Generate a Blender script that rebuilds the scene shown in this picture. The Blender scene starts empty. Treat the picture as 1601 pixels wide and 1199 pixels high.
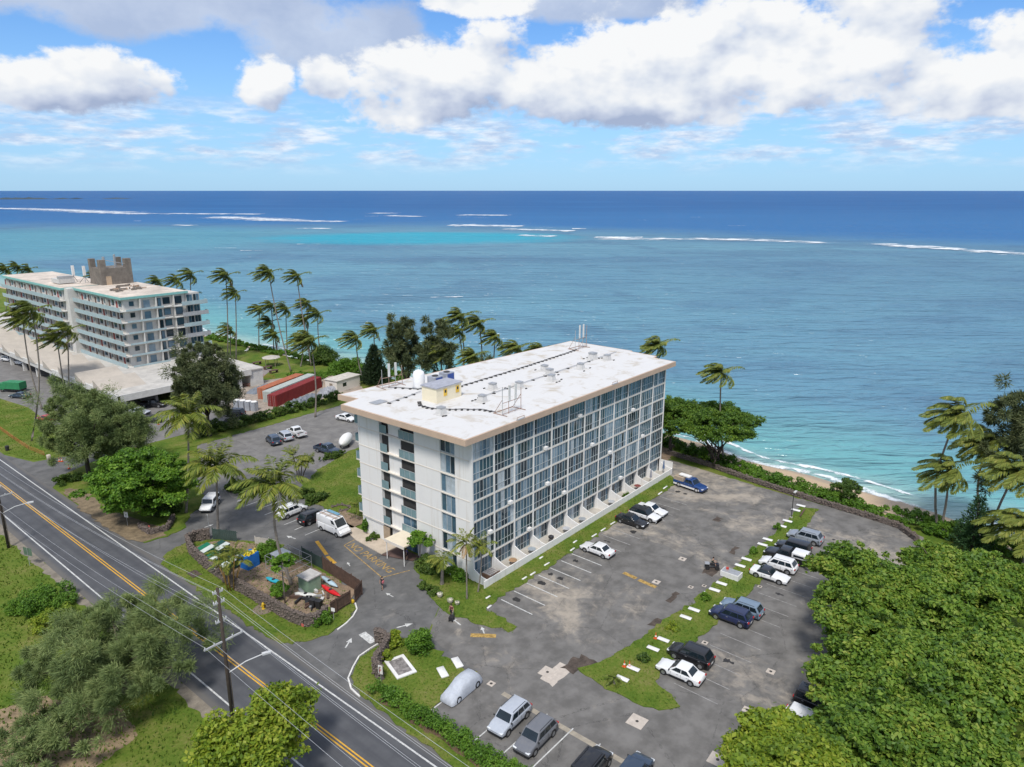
import bpy, bmesh, math, random
import numpy as np
from mathutils import Vector, Matrix
R = random.Random(11)
rng = np.random.default_rng(11)
sc = bpy.context.scene
COL = sc.collection
rad = math.radians
# ------------------------------------------------------------------ camera (world: X along the glass facade, Y along the end wall, metres)
CAMX, CAMY, CAMZ = -59.78, -56.19, 48.0
HEAD = rad(39.8); FPX = 1125.0; PITCH = math.atan(302 / FPX)
cd = bpy.data.cameras.new('camera'); cam = bpy.data.objects.new('camera', cd); COL.objects.link(cam)
cam.location = (CAMX, CAMY, CAMZ); cam.rotation_euler = (math.pi / 2 - PITCH, 0, HEAD - math.pi / 2)
cd.sensor_width = 36; cd.lens = 36 * FPX / 1601; cd.clip_start = 1; cd.clip_end = 120000
sc.camera = cam
FWD = np.array([math.cos(HEAD), math.sin(HEAD)]); RGT = np.array([math.sin(HEAD), -math.cos(HEAD)])
# survey of the photograph: where does the sight line through a pixel meet the level z, or the upright plane through a ground point
def ray(px, py):
    u = (px - 800.5) / FPX; v = (py - 599.5) / FPX; s, c = math.sin(PITCH), math.cos(PITCH)
    f = c - v * s; h = FWD * f + RGT * u
    return np.array([h[0], h[1], -(s + v * c)])
def P(px, py, z=0.0):
    d = ray(px, py); t = (z - CAMZ) / d[2]
    return np.array([CAMX, CAMY, CAMZ]) + t * d
def up_at(px, py, b):
    d = ray(px, py); t = ((b[0] - CAMX) * FWD[0] + (b[1] - CAMY) * FWD[1]) / (d[0] * FWD[0] + d[1] * FWD[1])
    return np.array([CAMX, CAMY, CAMZ]) + t * d
def mpp(b):
    s, c = math.sin(PITCH), math.cos(PITCH)
    q = (b[0] - CAMX) * FWD[0] + (b[1] - CAMY) * FWD[1]
    return (q * c + (CAMZ - b[2]) * s) / FPX

# ------------------------------------------------------------------ node helper
class NT:
    def __init__(s, tree): s.t = tree; s.t.nodes.clear()
    def n(s, typ, **kw):
        o = s.t.nodes.new('ShaderNode' + typ)
        for k, v in kw.items(): setattr(o, k, v)
        return o
    def put(s, sock, v):
        if v is None: return
        if isinstance(v, bpy.types.NodeSocket): s.t.links.new(v, sock)
        else:
            if hasattr(sock, 'default_value'):
                try: sock.default_value = v
                except Exception: sock.default_value = (*v, 1)
    def m(s, op, a, b=None, c=None, clamp=False):
        o = s.n('Math', operation=op, use_clamp=clamp)
        for i, v in enumerate((a, b, c)):
            if v is not None: s.put(o.inputs[i], v)
        return o.outputs[0]
    def smooth(s, x, a, b, lo=0.0, hi=1.0):
        o = s.n('MapRange', interpolation_type='SMOOTHSTEP'); s.put(o.inputs['Value'], x)
        for k, v in (('From Min', a), ('From Max', b), ('To Min', lo), ('To Max', hi)): s.put(o.inputs[k], v)
        return o.outputs['Result']
    def noise(s, vec, scale, detail=4, rough=.55, dist=0.0):
        o = s.n('TexNoise'); s.put(o.inputs['Vector'], vec)
        for k, v in (('Scale', scale), ('Detail', detail), ('Roughness', rough), ('Distortion', dist)): o.inputs[k].default_value = v
        return o.outputs['Fac']
    def voro(s, vec, scale, feature='F1'):
        o = s.n('TexVoronoi', feature=feature); s.put(o.inputs['Vector'], vec); o.inputs['Scale'].default_value = scale
        return o.outputs['Distance']
    def ramp(s, f, stops, interp='LINEAR'):
        o = s.n('ValToRGB'); s.put(o.inputs[0], f); e = o.color_ramp; e.interpolation = interp
        while len(e.elements) < len(stops): e.elements.new(.5)
        for k, (p, c) in enumerate(stops): e.elements[k].position = p; e.elements[k].color = (*c, 1)
        return o.outputs[0]
    def mix(s, f, a, b, mode='MIX'):
        o = s.n('MixRGB', blend_type=mode); s.put(o.inputs[0], f); s.put(o.inputs[1], a); s.put(o.inputs[2], b)
        return o.outputs[0]
    def xyz(s, x, y, z=0.0):
        o = s.n('CombineXYZ')
        for i, v in enumerate((x, y, z)): s.put(o.inputs[i], v)
        return o.outputs[0]
    def sep(s, v):
        o = s.n('SeparateXYZ'); s.put(o.inputs[0], v); return o.outputs
    def vmul(s, v, k):
        o = s.n('VectorMath', operation='MULTIPLY'); s.put(o.inputs[0], v); o.inputs[1].default_value = k; return o.outputs[0]
    def bump(s, h, strength, dist):
        o = s.n('Bump'); s.put(o.inputs['Height'], h); o.inputs['Strength'].default_value = strength; o.inputs['Distance'].default_value = dist
        return o.outputs[0]

# ------------------------------------------------------------------ sky: daylight with trade-wind cumulus, soft sun behind a cloud
SUN_EL = rad(56); SUN_DIR = np.array([-.86, -.51]); SUN_DIR = SUN_DIR / np.linalg.norm(SUN_DIR)
world = bpy.data.worlds.new('World'); sc.world = world; world.use_nodes = True
w = NT(world.node_tree)
sky = w.n('TexSky', sky_type='NISHITA', sun_disc=False, sun_elevation=SUN_EL, sun_rotation=math.atan2(SUN_DIR[0], SUN_DIR[1]))
sky.altitude = 30; sky.air_density = 1.0; sky.dust_density = .3; sky.ozone_density = 2.0
SKYK = 0.10
world.cycles.sampling_method = 'MANUAL'; world.cycles.sample_map_resolution = 256
tc = w.n('TexCoord').outputs['Generated']
dx, dy, dz = w.sep(tc)
ff = w.m('ADD', w.m('MULTIPLY', dx, math.cos(HEAD)), w.m('MULTIPLY', dy, math.sin(HEAD)))
rr = w.m('SUBTRACT', w.m('MULTIPLY', dx, math.sin(HEAD)), w.m('MULTIPLY', dy, math.cos(HEAD)))
A = w.m('MULTIPLY', w.m('ARCTAN2', rr, ff), 5.73)
El = w.m('MULTIPLY', w.m('ARCSINE', dz), 5.73)
def ell(a0, e0, ra, re):
    da = w.m('DIVIDE', w.m('SUBTRACT', A, a0), ra); de = w.m('SUBTRACT', El, e0)
    de = w.m('DIVIDE', de, w.smooth(de, -.001, .001, re * .62, re))
    return w.m('SUBTRACT', 1.0, w.m('ADD', w.m('MULTIPLY', da, da), w.m('MULTIPLY', de, de)))
def cl_noise(oa, oe, seed, k=1.0):
    v = w.xyz(w.m('ADD', A, oa), w.m('MULTIPLY', w.m('ADD', El, oe), 1.5), seed)
    return w.noise(v, 1.9 * k, 8, .60)
bil = cl_noise(0, 0, 3.3)
def sh_noise(oa, oe): return w.noise(w.xyz(w.m('ADD', A, oa), w.m('MULTIPLY', w.m('ADD', El, oe), 1.5), 3.3), 1.9, 4, .5)
sh0 = sh_noise(0, 0); sh1 = sh_noise(-.09, .13)
def biggest(items):
    o = None
    for it in items:
        g = ell(*it); o = g if o is None else w.m('MAXIMUM', o, g)
    return o
white_env = biggest([(-.40, .70, 1.0, .42), (1.8, .84, 1.75, .56), (.55, .68, .9, .42), (3.2, .72, 1.3, .42), (-2.95, .62, .58, .26), (-1.78, .68, .24, .28), (-1.35, .72, .22, .22), (-.3, 1.32, .5, .2)])
wide = w.m('MULTIPLY', w.m('SUBTRACT', w.noise(w.xyz(w.m('MULTIPLY', A, .28), w.m('MULTIPLY', El, .55), 5.5), 1.0, 2, .5), .52), 7.0)
out = w.m('MAXIMUM', w.smooth(El, 1.4, 1.9), w.smooth(w.m('ABSOLUTE', A), 3.6, 4.4))
white_env = w.m('ADD', w.m('MULTIPLY', white_env, w.m('SUBTRACT', 1.0, out)), w.m('MULTIPLY', wide, out))
grey_env = biggest([(-2.5, 1.22, 1.5, .42), (-1.35, 1.02, .75, .34), (.55, 1.30, .9, .24), (3.1, 1.36, 1.4, .22)])
grey_env = w.m('ADD', w.m('MULTIPLY', grey_env, w.m('SUBTRACT', 1.0, out)), w.m('MULTIPLY', w.m('SUBTRACT', .4, wide), w.m('MULTIPLY', out, .6)))
dW = w.m('ADD', w.m('MULTIPLY', w.m('MAXIMUM', white_env, -1.0), .85), w.m('MULTIPLY', w.m('SUBTRACT', bil, .49), 3.6))
mW = w.smooth(dW, -.04, .44)
lit = w.m('ADD', w.m('MULTIPLY', w.m('SUBTRACT', sh0, sh1), 2.7), w.m('ADD', .66, w.m('MULTIPLY', w.m('SUBTRACT', dW, .3), -.10)))
under = w.smooth(w.m('SUBTRACT', El, w.m('MULTIPLY', bil, .30)), .30, .66, -.42, .16)
lit = w.m('ADD', lit, under, clamp=True)
cW = w.ramp(lit, [(0, (.34, .41, .57)), (.30, (.50, .56, .69)), (.55, (.66, .705, .78)), (.88, (.83, .84, .85))])
bg2 = cl_noise(7.0, 0, 9.1, .8)
dG = w.m('ADD', w.m('MULTIPLY', w.m('MAXIMUM', grey_env, -1.0), .75), w.m('MULTIPLY', w.m('SUBTRACT', bg2, .46), 2.4))
mG = w.m('MULTIPLY', w.smooth(dG, .0, .55), .86)
cG = w.ramp(bg2, [(.3, (.58, .64, .75)), (.62, (.41, .48, .63))])
lowv = w.xyz(w.m('MULTIPLY', A, 1.0), w.m('MULTIPLY', El, 4.2), 21.7)
low = w.noise(lowv, 2.1, 6, .6)
band = w.m('MULTIPLY', w.smooth(El, .08, .30), w.smooth(El, .72, .42))
mL = w.m('MULTIPLY', w.m('MULTIPLY', w.smooth(low, .38, .62), band), .95)
lowc = w.ramp(w.noise(lowv, 5.0, 4, .6), [(.38, (.44, .56, .76)), (.62, (.76, .82, .90))])
haze_f = w.m('MULTIPLY', w.smooth(El, 1.35, 0.0), .62)
k = .80 / SKYK
blue = w.mix(haze_f, w.mix(1.0, sky.outputs[0], (.50, .76, 1.08, 1), 'MULTIPLY'), (.34 * k, .57 * k, .86 * k, 1))
def up(col): return w.mix(1.0, col, (k, k, k, 1), 'MULTIPLY')
c1 = w.mix(mL, blue, up(lowc)); c2 = w.mix(mG, c1, up(cG)); c3 = w.mix(mW, c2, up(cW))
bg = w.n('Background'); w.put(bg.inputs[0], c3); bg.inputs[1].default_value = SKYK
w.t.links.new(bg.outputs[0], w.n('OutputWorld').inputs[0])
sl = bpy.data.lights.new('sun', 'SUN'); sl.energy = 2.4; sl.angle = rad(11); sl.color = (1, .96, .90)
so = bpy.data.objects.new('sun', sl); COL.objects.link(so)
so.rotation_euler = Vector((SUN_DIR[0] * math.cos(SUN_EL), SUN_DIR[1] * math.cos(SUN_EL), math.sin(SUN_EL))).to_track_quat('Z', 'Y').to_euler()
sc.view_settings.view_transform = 'Standard'; sc.view_settings.look = 'None'; sc.view_settings.gamma = 1
sc.view_settings.use_curve_mapping = False; sc.view_settings.exposure = 0.50
sc.cycles.use_adaptive_sampling = True; sc.cycles.max_bounces = 6; sc.cycles.transparent_max_bounces = 12; sc.cycles.use_denoising = True

# ------------------------------------------------------------------ materials
MATS = {}
def newmat(name):
    m = bpy.data.materials.new(name); m.use_nodes = True; t = NT(m.node_tree)
    o = t.n('OutputMaterial'); b = t.n('BsdfPrincipled'); t.t.links.new(b.outputs[0], o.inputs[0])
    return m, t, b, o
def mat(name, col, rough=.6, metal=0.0, spec=.5, ns=1.5, var=.18, bump=0.0, bs=8.0, coat=0.0):
    if name in MATS: return MATS[name]
    m, t, b, o = newmat(name)
    g = t.n('NewGeometry').outputs['Position']
    n1 = t.noise(g, ns, 6, .6); n2 = t.noise(g, ns * 7, 4, .6)
    f = t.m('ADD', t.m('MULTIPLY', n1, .7), t.m('MULTIPLY', n2, .3))
    lo = tuple(c * (1 - var * 1.6) for c in col); hi = tuple(min(1, c * (1 + var * 1.2)) for c in col)
    t.put(b.inputs['Base Color'], t.ramp(f, [(.28, lo), (.72, hi)]))
    b.inputs['Roughness'].default_value = rough; b.inputs['Metallic'].default_value = metal; b.inputs['Specular IOR Level'].default_value = spec
    if coat: b.inputs['Coat Weight'].default_value = coat; b.inputs['Coat Roughness'].default_value = .06
    if bump: t.put(b.inputs['Normal'], t.bump(t.noise(g, bs, 5, .6), bump, .05))
    MATS[name] = m; return m
def paint(name, col, rough=.28): return mat('paint_' + name, col, rough, 0.0, .5, .7, .06, 0, 8, .6)
def leaf(name, cols, trans=.28, rough=.55, big=.35):
    if name in MATS: return MATS[name]
    m, t, b, o = newmat(name)
    g = t.n('NewGeometry'); n = t.noise(g.outputs['Position'], big, 3, .5)
    f = t.m('ADD', t.m('MULTIPLY', g.outputs['Random Per Island'], .62), t.m('MULTIPLY', t.smooth(n, .3, .7), .38))
    c = t.ramp(f, [(i / (len(cols) - 1), x) for i, x in enumerate(cols)])
    t.put(b.inputs['Base Color'], c); b.inputs['Roughness'].default_value = rough; b.inputs['Specular IOR Level'].default_value = .3
    tr = t.n('BsdfTranslucent'); t.put(tr.inputs[0], t.mix(1.0, c, (1.25, 1.35, .6, 1), 'MULTIPLY'))
    mx = t.n('MixShader'); mx.inputs[0].default_value = trans
    t.t.links.new(b.outputs[0], mx.inputs[1]); t.t.links.new(tr.outputs[0], mx.inputs[2]); t.t.links.new(mx.outputs[0], o.inputs[0])
    MATS[name] = m; return m
def glass(name, col, rough=.06, spec=.6):
    return mat(name, col, rough, 0, spec, .6, .25)

# ------------------------------------------------------------------ mesh and object helpers
class MB:
    def __init__(s): s.v = []; s.f = []; s.mi = []; s.cur = 0
    def add(s, vs, fs):
        o = len(s.v); s.v += [tuple(map(float, p)) for p in vs]
        for f in fs: s.f.append(tuple(i + o for i in f)); s.mi.append(s.cur)
        return s
    def box(s, x0, x1, y0, y1, z0, z1):
        return s.add([(x0, y0, z0), (x1, y0, z0), (x1, y1, z0), (x0, y1, z0), (x0, y0, z1), (x1, y0, z1), (x1, y1, z1), (x0, y1, z1)],
                     [(3, 2, 1, 0), (4, 5, 6, 7), (0, 1, 5, 4), (1, 2, 6, 5), (2, 3, 7, 6), (3, 0, 4, 7)])
    def cbox(s, c, d, rz=0.0):
        cx, cy, cz = c; a, b, h = d[0] / 2, d[1] / 2, d[2] / 2; co, si = math.cos(rz), math.sin(rz)
        vs = [(cx + x * co - y * si, cy + x * si + y * co, cz + z) for z in (-h, h) for x, y in ((-a, -b), (a, -b), (a, b), (-a, b))]
        return s.add(vs, [(3, 2, 1, 0), (4, 5, 6, 7), (0, 1, 5, 4), (1, 2, 6, 5), (2, 3, 7, 6), (3, 0, 4, 7)])
    def prism(s, poly, z0, z1):
        n = len(poly)
        if sum(poly[i][0] * poly[(i + 1) % n][1] - poly[(i + 1) % n][0] * poly[i][1] for i in range(n)) < 0: poly = poly[::-1]
        vs = [(x, y, z0) for x, y in poly] + [(x, y, z1) for x, y in poly]
        return s.add(vs, [tuple(range(n))[::-1], tuple(range(n, 2 * n))] + [(i, (i + 1) % n, n + (i + 1) % n, n + i) for i in range(n)])
    def sheet(s, poly, z):
        n = len(poly)
        if sum(poly[i][0] * poly[(i + 1) % n][1] - poly[(i + 1) % n][0] * poly[i][1] for i in range(n)) < 0: poly = poly[::-1]
        return s.add([(x, y, z) for x, y in poly], [tuple(range(n))])
    def tube(s, pts, r, n=6, cap=True):
        pts = [Vector(p) for p in pts]; rs = r if isinstance(r, (list, tuple)) else [r] * len(pts); vs = []; fs = []
        for i, p in enumerate(pts):
            d = (pts[min(i + 1, len(pts) - 1)] - pts[max(i - 1, 0)]).normalized()
            a = d.orthogonal().normalized() if abs(d.z) > .95 else d.cross(Vector((0, 0, 1))).normalized()
            b = d.cross(a)
            vs += [p + (a * math.cos(2 * math.pi * k / n) + b * math.sin(2 * math.pi * k / n)) * rs[i] for k in range(n)]
        for i in range(len(pts) - 1):
            for k in range(n): fs.append((i * n + k, i * n + (k + 1) % n, (i + 1) * n + (k + 1) % n, (i + 1) * n + k))
        if cap: fs += [tuple(range(n))[::-1], tuple(range((len(pts) - 1) * n, len(pts) * n))]
        return s.add(vs, fs)
    def lathe(s, c, prof, n=14):
        vs = []; fs = []
        for r, z in prof: vs += [(c[0] + r * math.cos(2 * math.pi * k / n), c[1] + r * math.sin(2 * math.pi * k / n), c[2] + z) for k in range(n)]
        for i in range(len(prof) - 1):
            for k in range(n): fs.append((i * n + k, i * n + (k + 1) % n, (i + 1) * n + (k + 1) % n, (i + 1) * n + k))
        fs += [tuple(range(n))[::-1], tuple(range((len(prof) - 1) * n, len(prof) * n))]
        return s.add(vs, fs)
    def mesh(s, name, mats, smooth=False, sharp=None):
        me = bpy.data.meshes.new(name); me.from_pydata(s.v, [], s.f)
        for m_ in (mats if isinstance(mats, (list, tuple)) else [mats]): me.materials.append(m_)
        if any(s.mi): me.polygons.foreach_set('material_index', s.mi)
        if smooth:
            me.shade_smooth()
            if sharp: me.set_sharp_from_angle(angle=rad(sharp))
        me.update(); return me
    def obj(s, name, mats, parent=None, smooth=False, sharp=None, loc=None):
        return link(name, s.mesh(name, mats, smooth, sharp), parent, loc)
def link(name, me, parent=None, loc=None, rz=None):
    o = bpy.data.objects.new(name, me); COL.objects.link(o)
    if parent is not None: o.parent = parent
    if loc is not None: o.location = loc
    if rz is not None: o.rotation_euler = (0, 0, rz)
    return o
def tag(o, label=None, cat=None, group=None, kind=None):
    if label: o['label'] = label
    if cat: o['category'] = cat
    if group: o['group'] = group
    if kind: o['kind'] = kind
    return o
def thing(name, label, cat, loc=(0, 0, 0), rz=0.0, group=None):
    o = bpy.data.objects.new(name, None); COL.objects.link(o); o.location = loc; o.rotation_euler = (0, 0, rz); o.empty_display_size = .5
    return tag(o, label, cat, group)
def quads_mesh(name, V, mats, n=4):
    """V: (k, n, 3) array of separate n-gons"""
    k = len(V); me = bpy.data.meshes.new(name); me.vertices.add(k * n); me.vertices.foreach_set('co', np.ascontiguousarray(V, dtype=np.float32).ravel())
    me.loops.add(k * n); me.loops.foreach_set('vertex_index', np.arange(k * n, dtype=np.int32))
    me.polygons.add(k); me.polygons.foreach_set('loop_start', np.arange(0, k * n, n, dtype=np.int32))
    for m_ in (mats if isinstance(mats, (list, tuple)) else [mats]): me.materials.append(m_)
    me.update(calc_edges=True); me.validate(); return me
# ------------------------------------------------------------------ ground materials
def m_grass():
    m, t, b, o = newmat('grass'); g = t.n('NewGeometry').outputs['Position']
    n = t.m('ADD', t.m('MULTIPLY', t.noise(g, .22, 6, .62), .62), t.m('MULTIPLY', t.noise(g, 3.2, 5, .7), .38))
    c = t.ramp(n, [(.28, (.036, .075, .010)), (.42, (.080, .140, .016)), (.51, (.122, .168, .025)), (.58, (.170, .185, .045)), (.70, (.25, .205, .10))])
    t.put(b.inputs['Base Color'], c); b.inputs['Roughness'].default_value = .9; b.inputs['Specular IOR Level'].default_value = .15
    t.put(b.inputs['Normal'], t.bump(t.noise(g, 9, 5, .7), .7, .15)); return m
def m_asphalt(name, base, worn, stain, amt, sc1=.06, crack=True):
    m, t, b, o = newmat(name); g = t.n('NewGeometry').outputs['Position']
    big = t.noise(g, sc1, 7, .62, .6); mid = t.noise(g, .5, 6, .6); fine = t.noise(g, 14, 3, .7)
    c = t.mix(t.smooth(mid, .3, .72), base, worn)
    st = t.m('MULTIPLY', t.smooth(t.m('ADD', t.m('MULTIPLY', big, .72), t.m('MULTIPLY', t.noise(g, .55, 7, .68, .8), .28)), .60 - amt, .70 - amt * .6), .78)
    c = t.mix(st, c, stain)
    dk = t.smooth(t.noise(t.vmul(g, (1, 1, 1)), .16, 6, .65, .4), .60, .74)
    c = t.mix(t.m('MULTIPLY', dk, .55), c, tuple(x * .45 for x in base))
    if crack:
        v = t.voro(t.vmul(g, (1, 1, 0)), .11, 'DISTANCE_TO_EDGE'); wv = t.m('ADD', v, t.m('MULTIPLY', t.m('SUBTRACT', t.noise(g, 1.1, 5, .7), .5), .10))
        c = t.mix(t.m('MULTIPLY', t.smooth(t.m('ABSOLUTE', wv), .005, .0), .4), c, (.015, .015, .016))
    c = t.mix(t.m('MULTIPLY', fine, .35), c, t.mix(1.0, c, (.6, .6, .6, 1), 'MULTIPLY'))
    t.put(b.inputs['Base Color'], c); b.inputs['Roughness'].default_value = .88; b.inputs['Specular IOR Level'].default_value = .25
    t.put(b.inputs['Normal'], t.bump(fine, .25, .02)); return m
def m_road():
    m, t, b, o = newmat('road_asphalt'); g = t.n('NewGeometry').outputs['Position']; x, y, z = t.sep(g)
    streak = t.noise(t.xyz(t.m('MULTIPLY', x, 1.6), t.m('MULTIPLY', y, .02), 0), 1.0, 5, .6); mid = t.noise(g, .3, 6, .6)
    lane = t.m('ABSOLUTE', t.m('SUBTRACT', t.m('ABSOLUTE', t.m('ADD', x, 28.2)), 1.85))
    tr = t.smooth(t.m('ABSOLUTE', t.m('SUBTRACT', lane, .8)), .55, .1)
    c = t.mix(t.smooth(mid, .3, .7), (.066, .068, .075), (.098, .100, .107))
    c = t.mix(t.m('MULTIPLY', tr, .5), c, (.056, .058, .066)); c = t.mix(t.m('MULTIPLY', t.smooth(streak, .5, .8), .5), c, (.125, .122, .118))
    sh = t.smooth(t.m('ABSOLUTE', t.m('ADD', x, 28.2)), 4.0, 4.7); c = t.mix(t.m('MULTIPLY', sh, .75), c, (.135, .125, .112))
    t.put(b.inputs['Base Color'], c); b.inputs['Roughness'].default_value = .8; t.put(b.inputs['Normal'], t.bump(t.noise(g, 14, 3, .7), .2, .02)); return m
def m_sand():
    m, t, b, o = newmat('sand'); g = t.n('NewGeometry').outputs['Position']; x, y, z = t.sep(g)
    n = t.m('ADD', t.m('MULTIPLY', t.noise(g, .25, 6, .6), .6), t.m('MULTIPLY', t.noise(g, 4, 4, .7), .4))
    c = t.ramp(n, [(.3, (.42, .30, .18)), (.7, (.60, .45, .30))])
    wet = t.smooth(t.m('ADD', z, t.m('MULTIPLY', t.noise(g, .12, 4, .6), .9)), -1.25, -1.95)
    c = t.mix(t.m('MULTIPLY', wet, .8), c, (.33, .27, .21))
    t.put(b.inputs['Base Color'], c); b.inputs['Roughness'].default_value = .85; t.put(b.inputs['Normal'], t.bump(t.noise(g, 3, 5, .7), .5, .12)); return m
def m_ocean():
    m, t, b, o = newmat('sea_water'); g = t.n('NewGeometry').outputs['Position']; x, y, z = t.sep(g)
    q = t.m('ADD', t.m('MULTIPLY', t.m('SUBTRACT', x, CAMX), FWD[0]), t.m('MULTIPLY', t.m('SUBTRACT', y, CAMY), FWD[1]))
    r = t.m('ADD', t.m('MULTIPLY', t.m('SUBTRACT', x, CAMX), RGT[0]), t.m('MULTIPLY', t.m('SUBTRACT', y, CAMY), RGT[1]))
    off = t.m('SUBTRACT', x, 66.0)                                  # metres off the beach
    reefn = t.noise(t.xyz(t.m('MULTIPLY', r, .0022), t.m('MULTIPLY', q, .0042), 0), 1.0, 7, .6, .5)
    patch = t.noise(t.xyz(t.m('MULTIPLY', r, .012), t.m('MULTIPLY', q, .012), 4), 1.0, 6, .62, .4)
    # sea bed: sand close in, mixed reef flat, breaker line, then deep water
    qq = t.m('ADD', q, t.m('MULTIPLY', t.m('SUBTRACT', reefn, .5), 420))
    flat = t.mix(t.smooth(reefn, .34, .66), (.086, .200, .305), (.128, .292, .378))
    flat = t.mix(t.m('MULTIPLY', t.smooth(patch, .50, .62), .45), flat, (.065, .150, .245)); pf = t.noise(t.xyz(t.m('MULTIPLY', r, .028), t.m('MULTIPLY', q, .05), 6), 1.0, 6, .68, .6); flat = t.mix(t.m('MULTIPLY', t.smooth(pf, .54, .64), .32), flat, (.055, .130, .215))
    tq = t.m('SUBTRACT', 1.0, t.m('ADD', t.m('POWER', t.m('DIVIDE', t.m('ADD', r, 105.0), 210.0), 2.0), t.m('POWER', t.m('DIVIDE', t.m('SUBTRACT', q, 815.0), 135.0), 2.0)))
    tq2 = t.m('SUBTRACT', 1.0, t.m('ADD', t.m('POWER', t.m('DIVIDE', t.m('ADD', r, 480.0), 330.0), 2.0), t.m('POWER', t.m('DIVIDE', t.m('SUBTRACT', q, 800.0), 330.0), 2.0)))
    flat = t.mix(t.m('MULTIPLY', t.smooth(tq2, .0, .9), .55), flat, (.075, .30, .375))
    flat = t.mix(t.m('MULTIPLY', t.smooth(t.m('ADD', tq, t.m('MULTIPLY', t.m('SUBTRACT', patch, .5), .9)), .05, .8), .85), flat, (.010, .34, .46))
    edge = t.m('SUBTRACT', 1050.0, t.m('MULTIPLY', t.smooth(r, -150, 550), 390.0))
    deepf = t.smooth(t.m('SUBTRACT', qq, edge), -130, 230)
    deep = t.mix(t.smooth(q, 900, 2600), (.022, .140, .345), (.008, .098, .285))
    deep = t.mix(t.m('MULTIPLY', t.smooth(t.noise(t.xyz(t.m('MULTIPLY', r, .0015), t.m('MULTIPLY', q, .004), 8), 1, 5, .6), .45, .7), .5), deep, (.020, .150, .37))
    c = t.mix(deepf, flat, deep)
    near = t.m('ADD', off, t.m('MULTIPLY', t.m('SUBTRACT', patch, .5), 26))
    c = t.mix(t.smooth(near, 60, 12), c, (.135, .360, .380)); c = t.mix(t.smooth(near, 16, -1), c, (.34, .46, .42))
    wv = t.noise(t.xyz(t.m("MULTIPLY", r, .10), t.m('MULTIPLY', q, .30), 2), 1.0, 3, .55, .5)
    wv2 = t.noise(t.xyz(t.m('MULTIPLY', r, .020), t.m('MULTIPLY', q, .060), 5), 1.0, 5, .6, .4)
    h = t.m('ADD', t.m('MULTIPLY', wv, 2.6), t.m('ADD', t.m('MULTIPLY', wv2, 5.0), t.m('MULTIPLY', t.noise(t.xyz(t.m('MULTIPLY', r, .005), t.m('MULTIPLY', q, .022), 9), 1.0, 4, .6, .3), 9.0)))
    nrm = t.bump(h, 1.0, 1.1); di = t.n('BsdfDiffuse'); t.put(di.inputs[0], c); t.put(di.inputs['Normal'], nrm); gl = t.n('BsdfGlossy'); gl.inputs['Roughness'].default_value = .2; t.put(gl.inputs['Normal'], nrm)
    lw = t.n('LayerWeight'); lw.inputs[0].default_value = .35; t.put(lw.inputs['Normal'], nrm); fac = t.smooth(lw.outputs['Facing'], .15, 1.0, .05, .24)   # wind-roughened sea: glint stays well below a mirror's
    mx = t.n('MixShader'); t.put(mx.inputs[0], fac); t.t.links.new(di.outputs[0], mx.inputs[1]); t.t.links.new(gl.outputs[0], mx.inputs[2]); t.t.links.new(mx.outputs[0], o.inputs[0]); return m
def m_foam(name, thr, sr, sq):
    m, t, b, o = newmat(name); g = t.n('NewGeometry').outputs['Position']; x, y, z = t.sep(g); uv = t.n('UVMap').outputs[0]
    u, v, _ = t.sep(uv)
    q = t.m('ADD', t.m('MULTIPLY', x, FWD[0]), t.m('MULTIPLY', y, FWD[1])); r = t.m('ADD', t.m('MULTIPLY', x, RGT[0]), t.m('MULTIPLY', y, RGT[1]))
    n = t.noise(t.xyz(t.m('MULTIPLY', r, sr), t.m('MULTIPLY', q, sq), 1), 1.0, 8, .68, .4)
    e = t.m('SUBTRACT', 1.0, t.m('POWER', t.m('ABSOLUTE', t.m('SUBTRACT', t.m('MULTIPLY', v, 2.0), 1.0)), 1.6))
    e2 = t.smooth(t.m('MULTIPLY', u, t.m('SUBTRACT', 1.0, u)), 0, .08)
    a = t.smooth(t.m('ADD', n, t.m('MULTIPLY', t.m('SUBTRACT', t.m('MULTIPLY', e, e2), .5), .34)), thr - .04, thr + .20)
    b.inputs['Base Color'].default_value = (.82, .86, .88, 1); b.inputs['Roughness'].default_value = .9
    t.put(b.inputs['Alpha'], a); return m
GRASS = m_grass(); SAND = m_sand()
LOT = m_asphalt('lot_asphalt', (.128, .122, .115), (.205, .196, .185), (.46, .40, .325), .090)
LOTW = m_asphalt('entrance_asphalt', (.112, .111, .110), (.170, .167, .163), (.27, .25, .225), .02)
LOTB = m_asphalt('back_lot_asphalt', (.165, .158, .152), (.235, .226, .215), (.32, .29, .25), .02)
DIRT = mat('bare_dirt', (.26, .185, .125), .95, ns=.8, var=.4, bump=.4)
GRAVEL = mat('yard_gravel', (.34, .285, .235), .95, ns=.5, var=.35, bump=.5)
CONC = mat('concrete', (.46, .43, .38), .85, ns=.8, var=.2, bump=.1)
LINE_W = mat('line_white', (.56, .56, .54), .7, ns=3.5, var=.4); LINE_Y = mat('line_yellow', (.66, .36, .035), .7, ns=2.5, var=.22); LINE_YF = mat('line_yellow_faded', (.42, .27, .08), .85, ns=2.5, var=.6)

def rough(poly, amp=.2, step=.7):
    o = []; n = len(poly); amp = min(amp, .17)
    for i in range(n):
        a, b_ = np.array(poly[i], float), np.array(poly[(i + 1) % n], float); L = np.linalg.norm(b_ - a); k = max(1, int(L / step)) if L < 200 else 1
        for j in range(k): o.append(tuple(a + (b_ - a) * j / k + (rng.normal(0, amp, 2) if j or k > 1 else 0)))
    return o
def struct(name, mb, m, parent=None):
    o = mb.obj(name, m, parent)
    return tag(o, kind='structure') if parent is None else o

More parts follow.
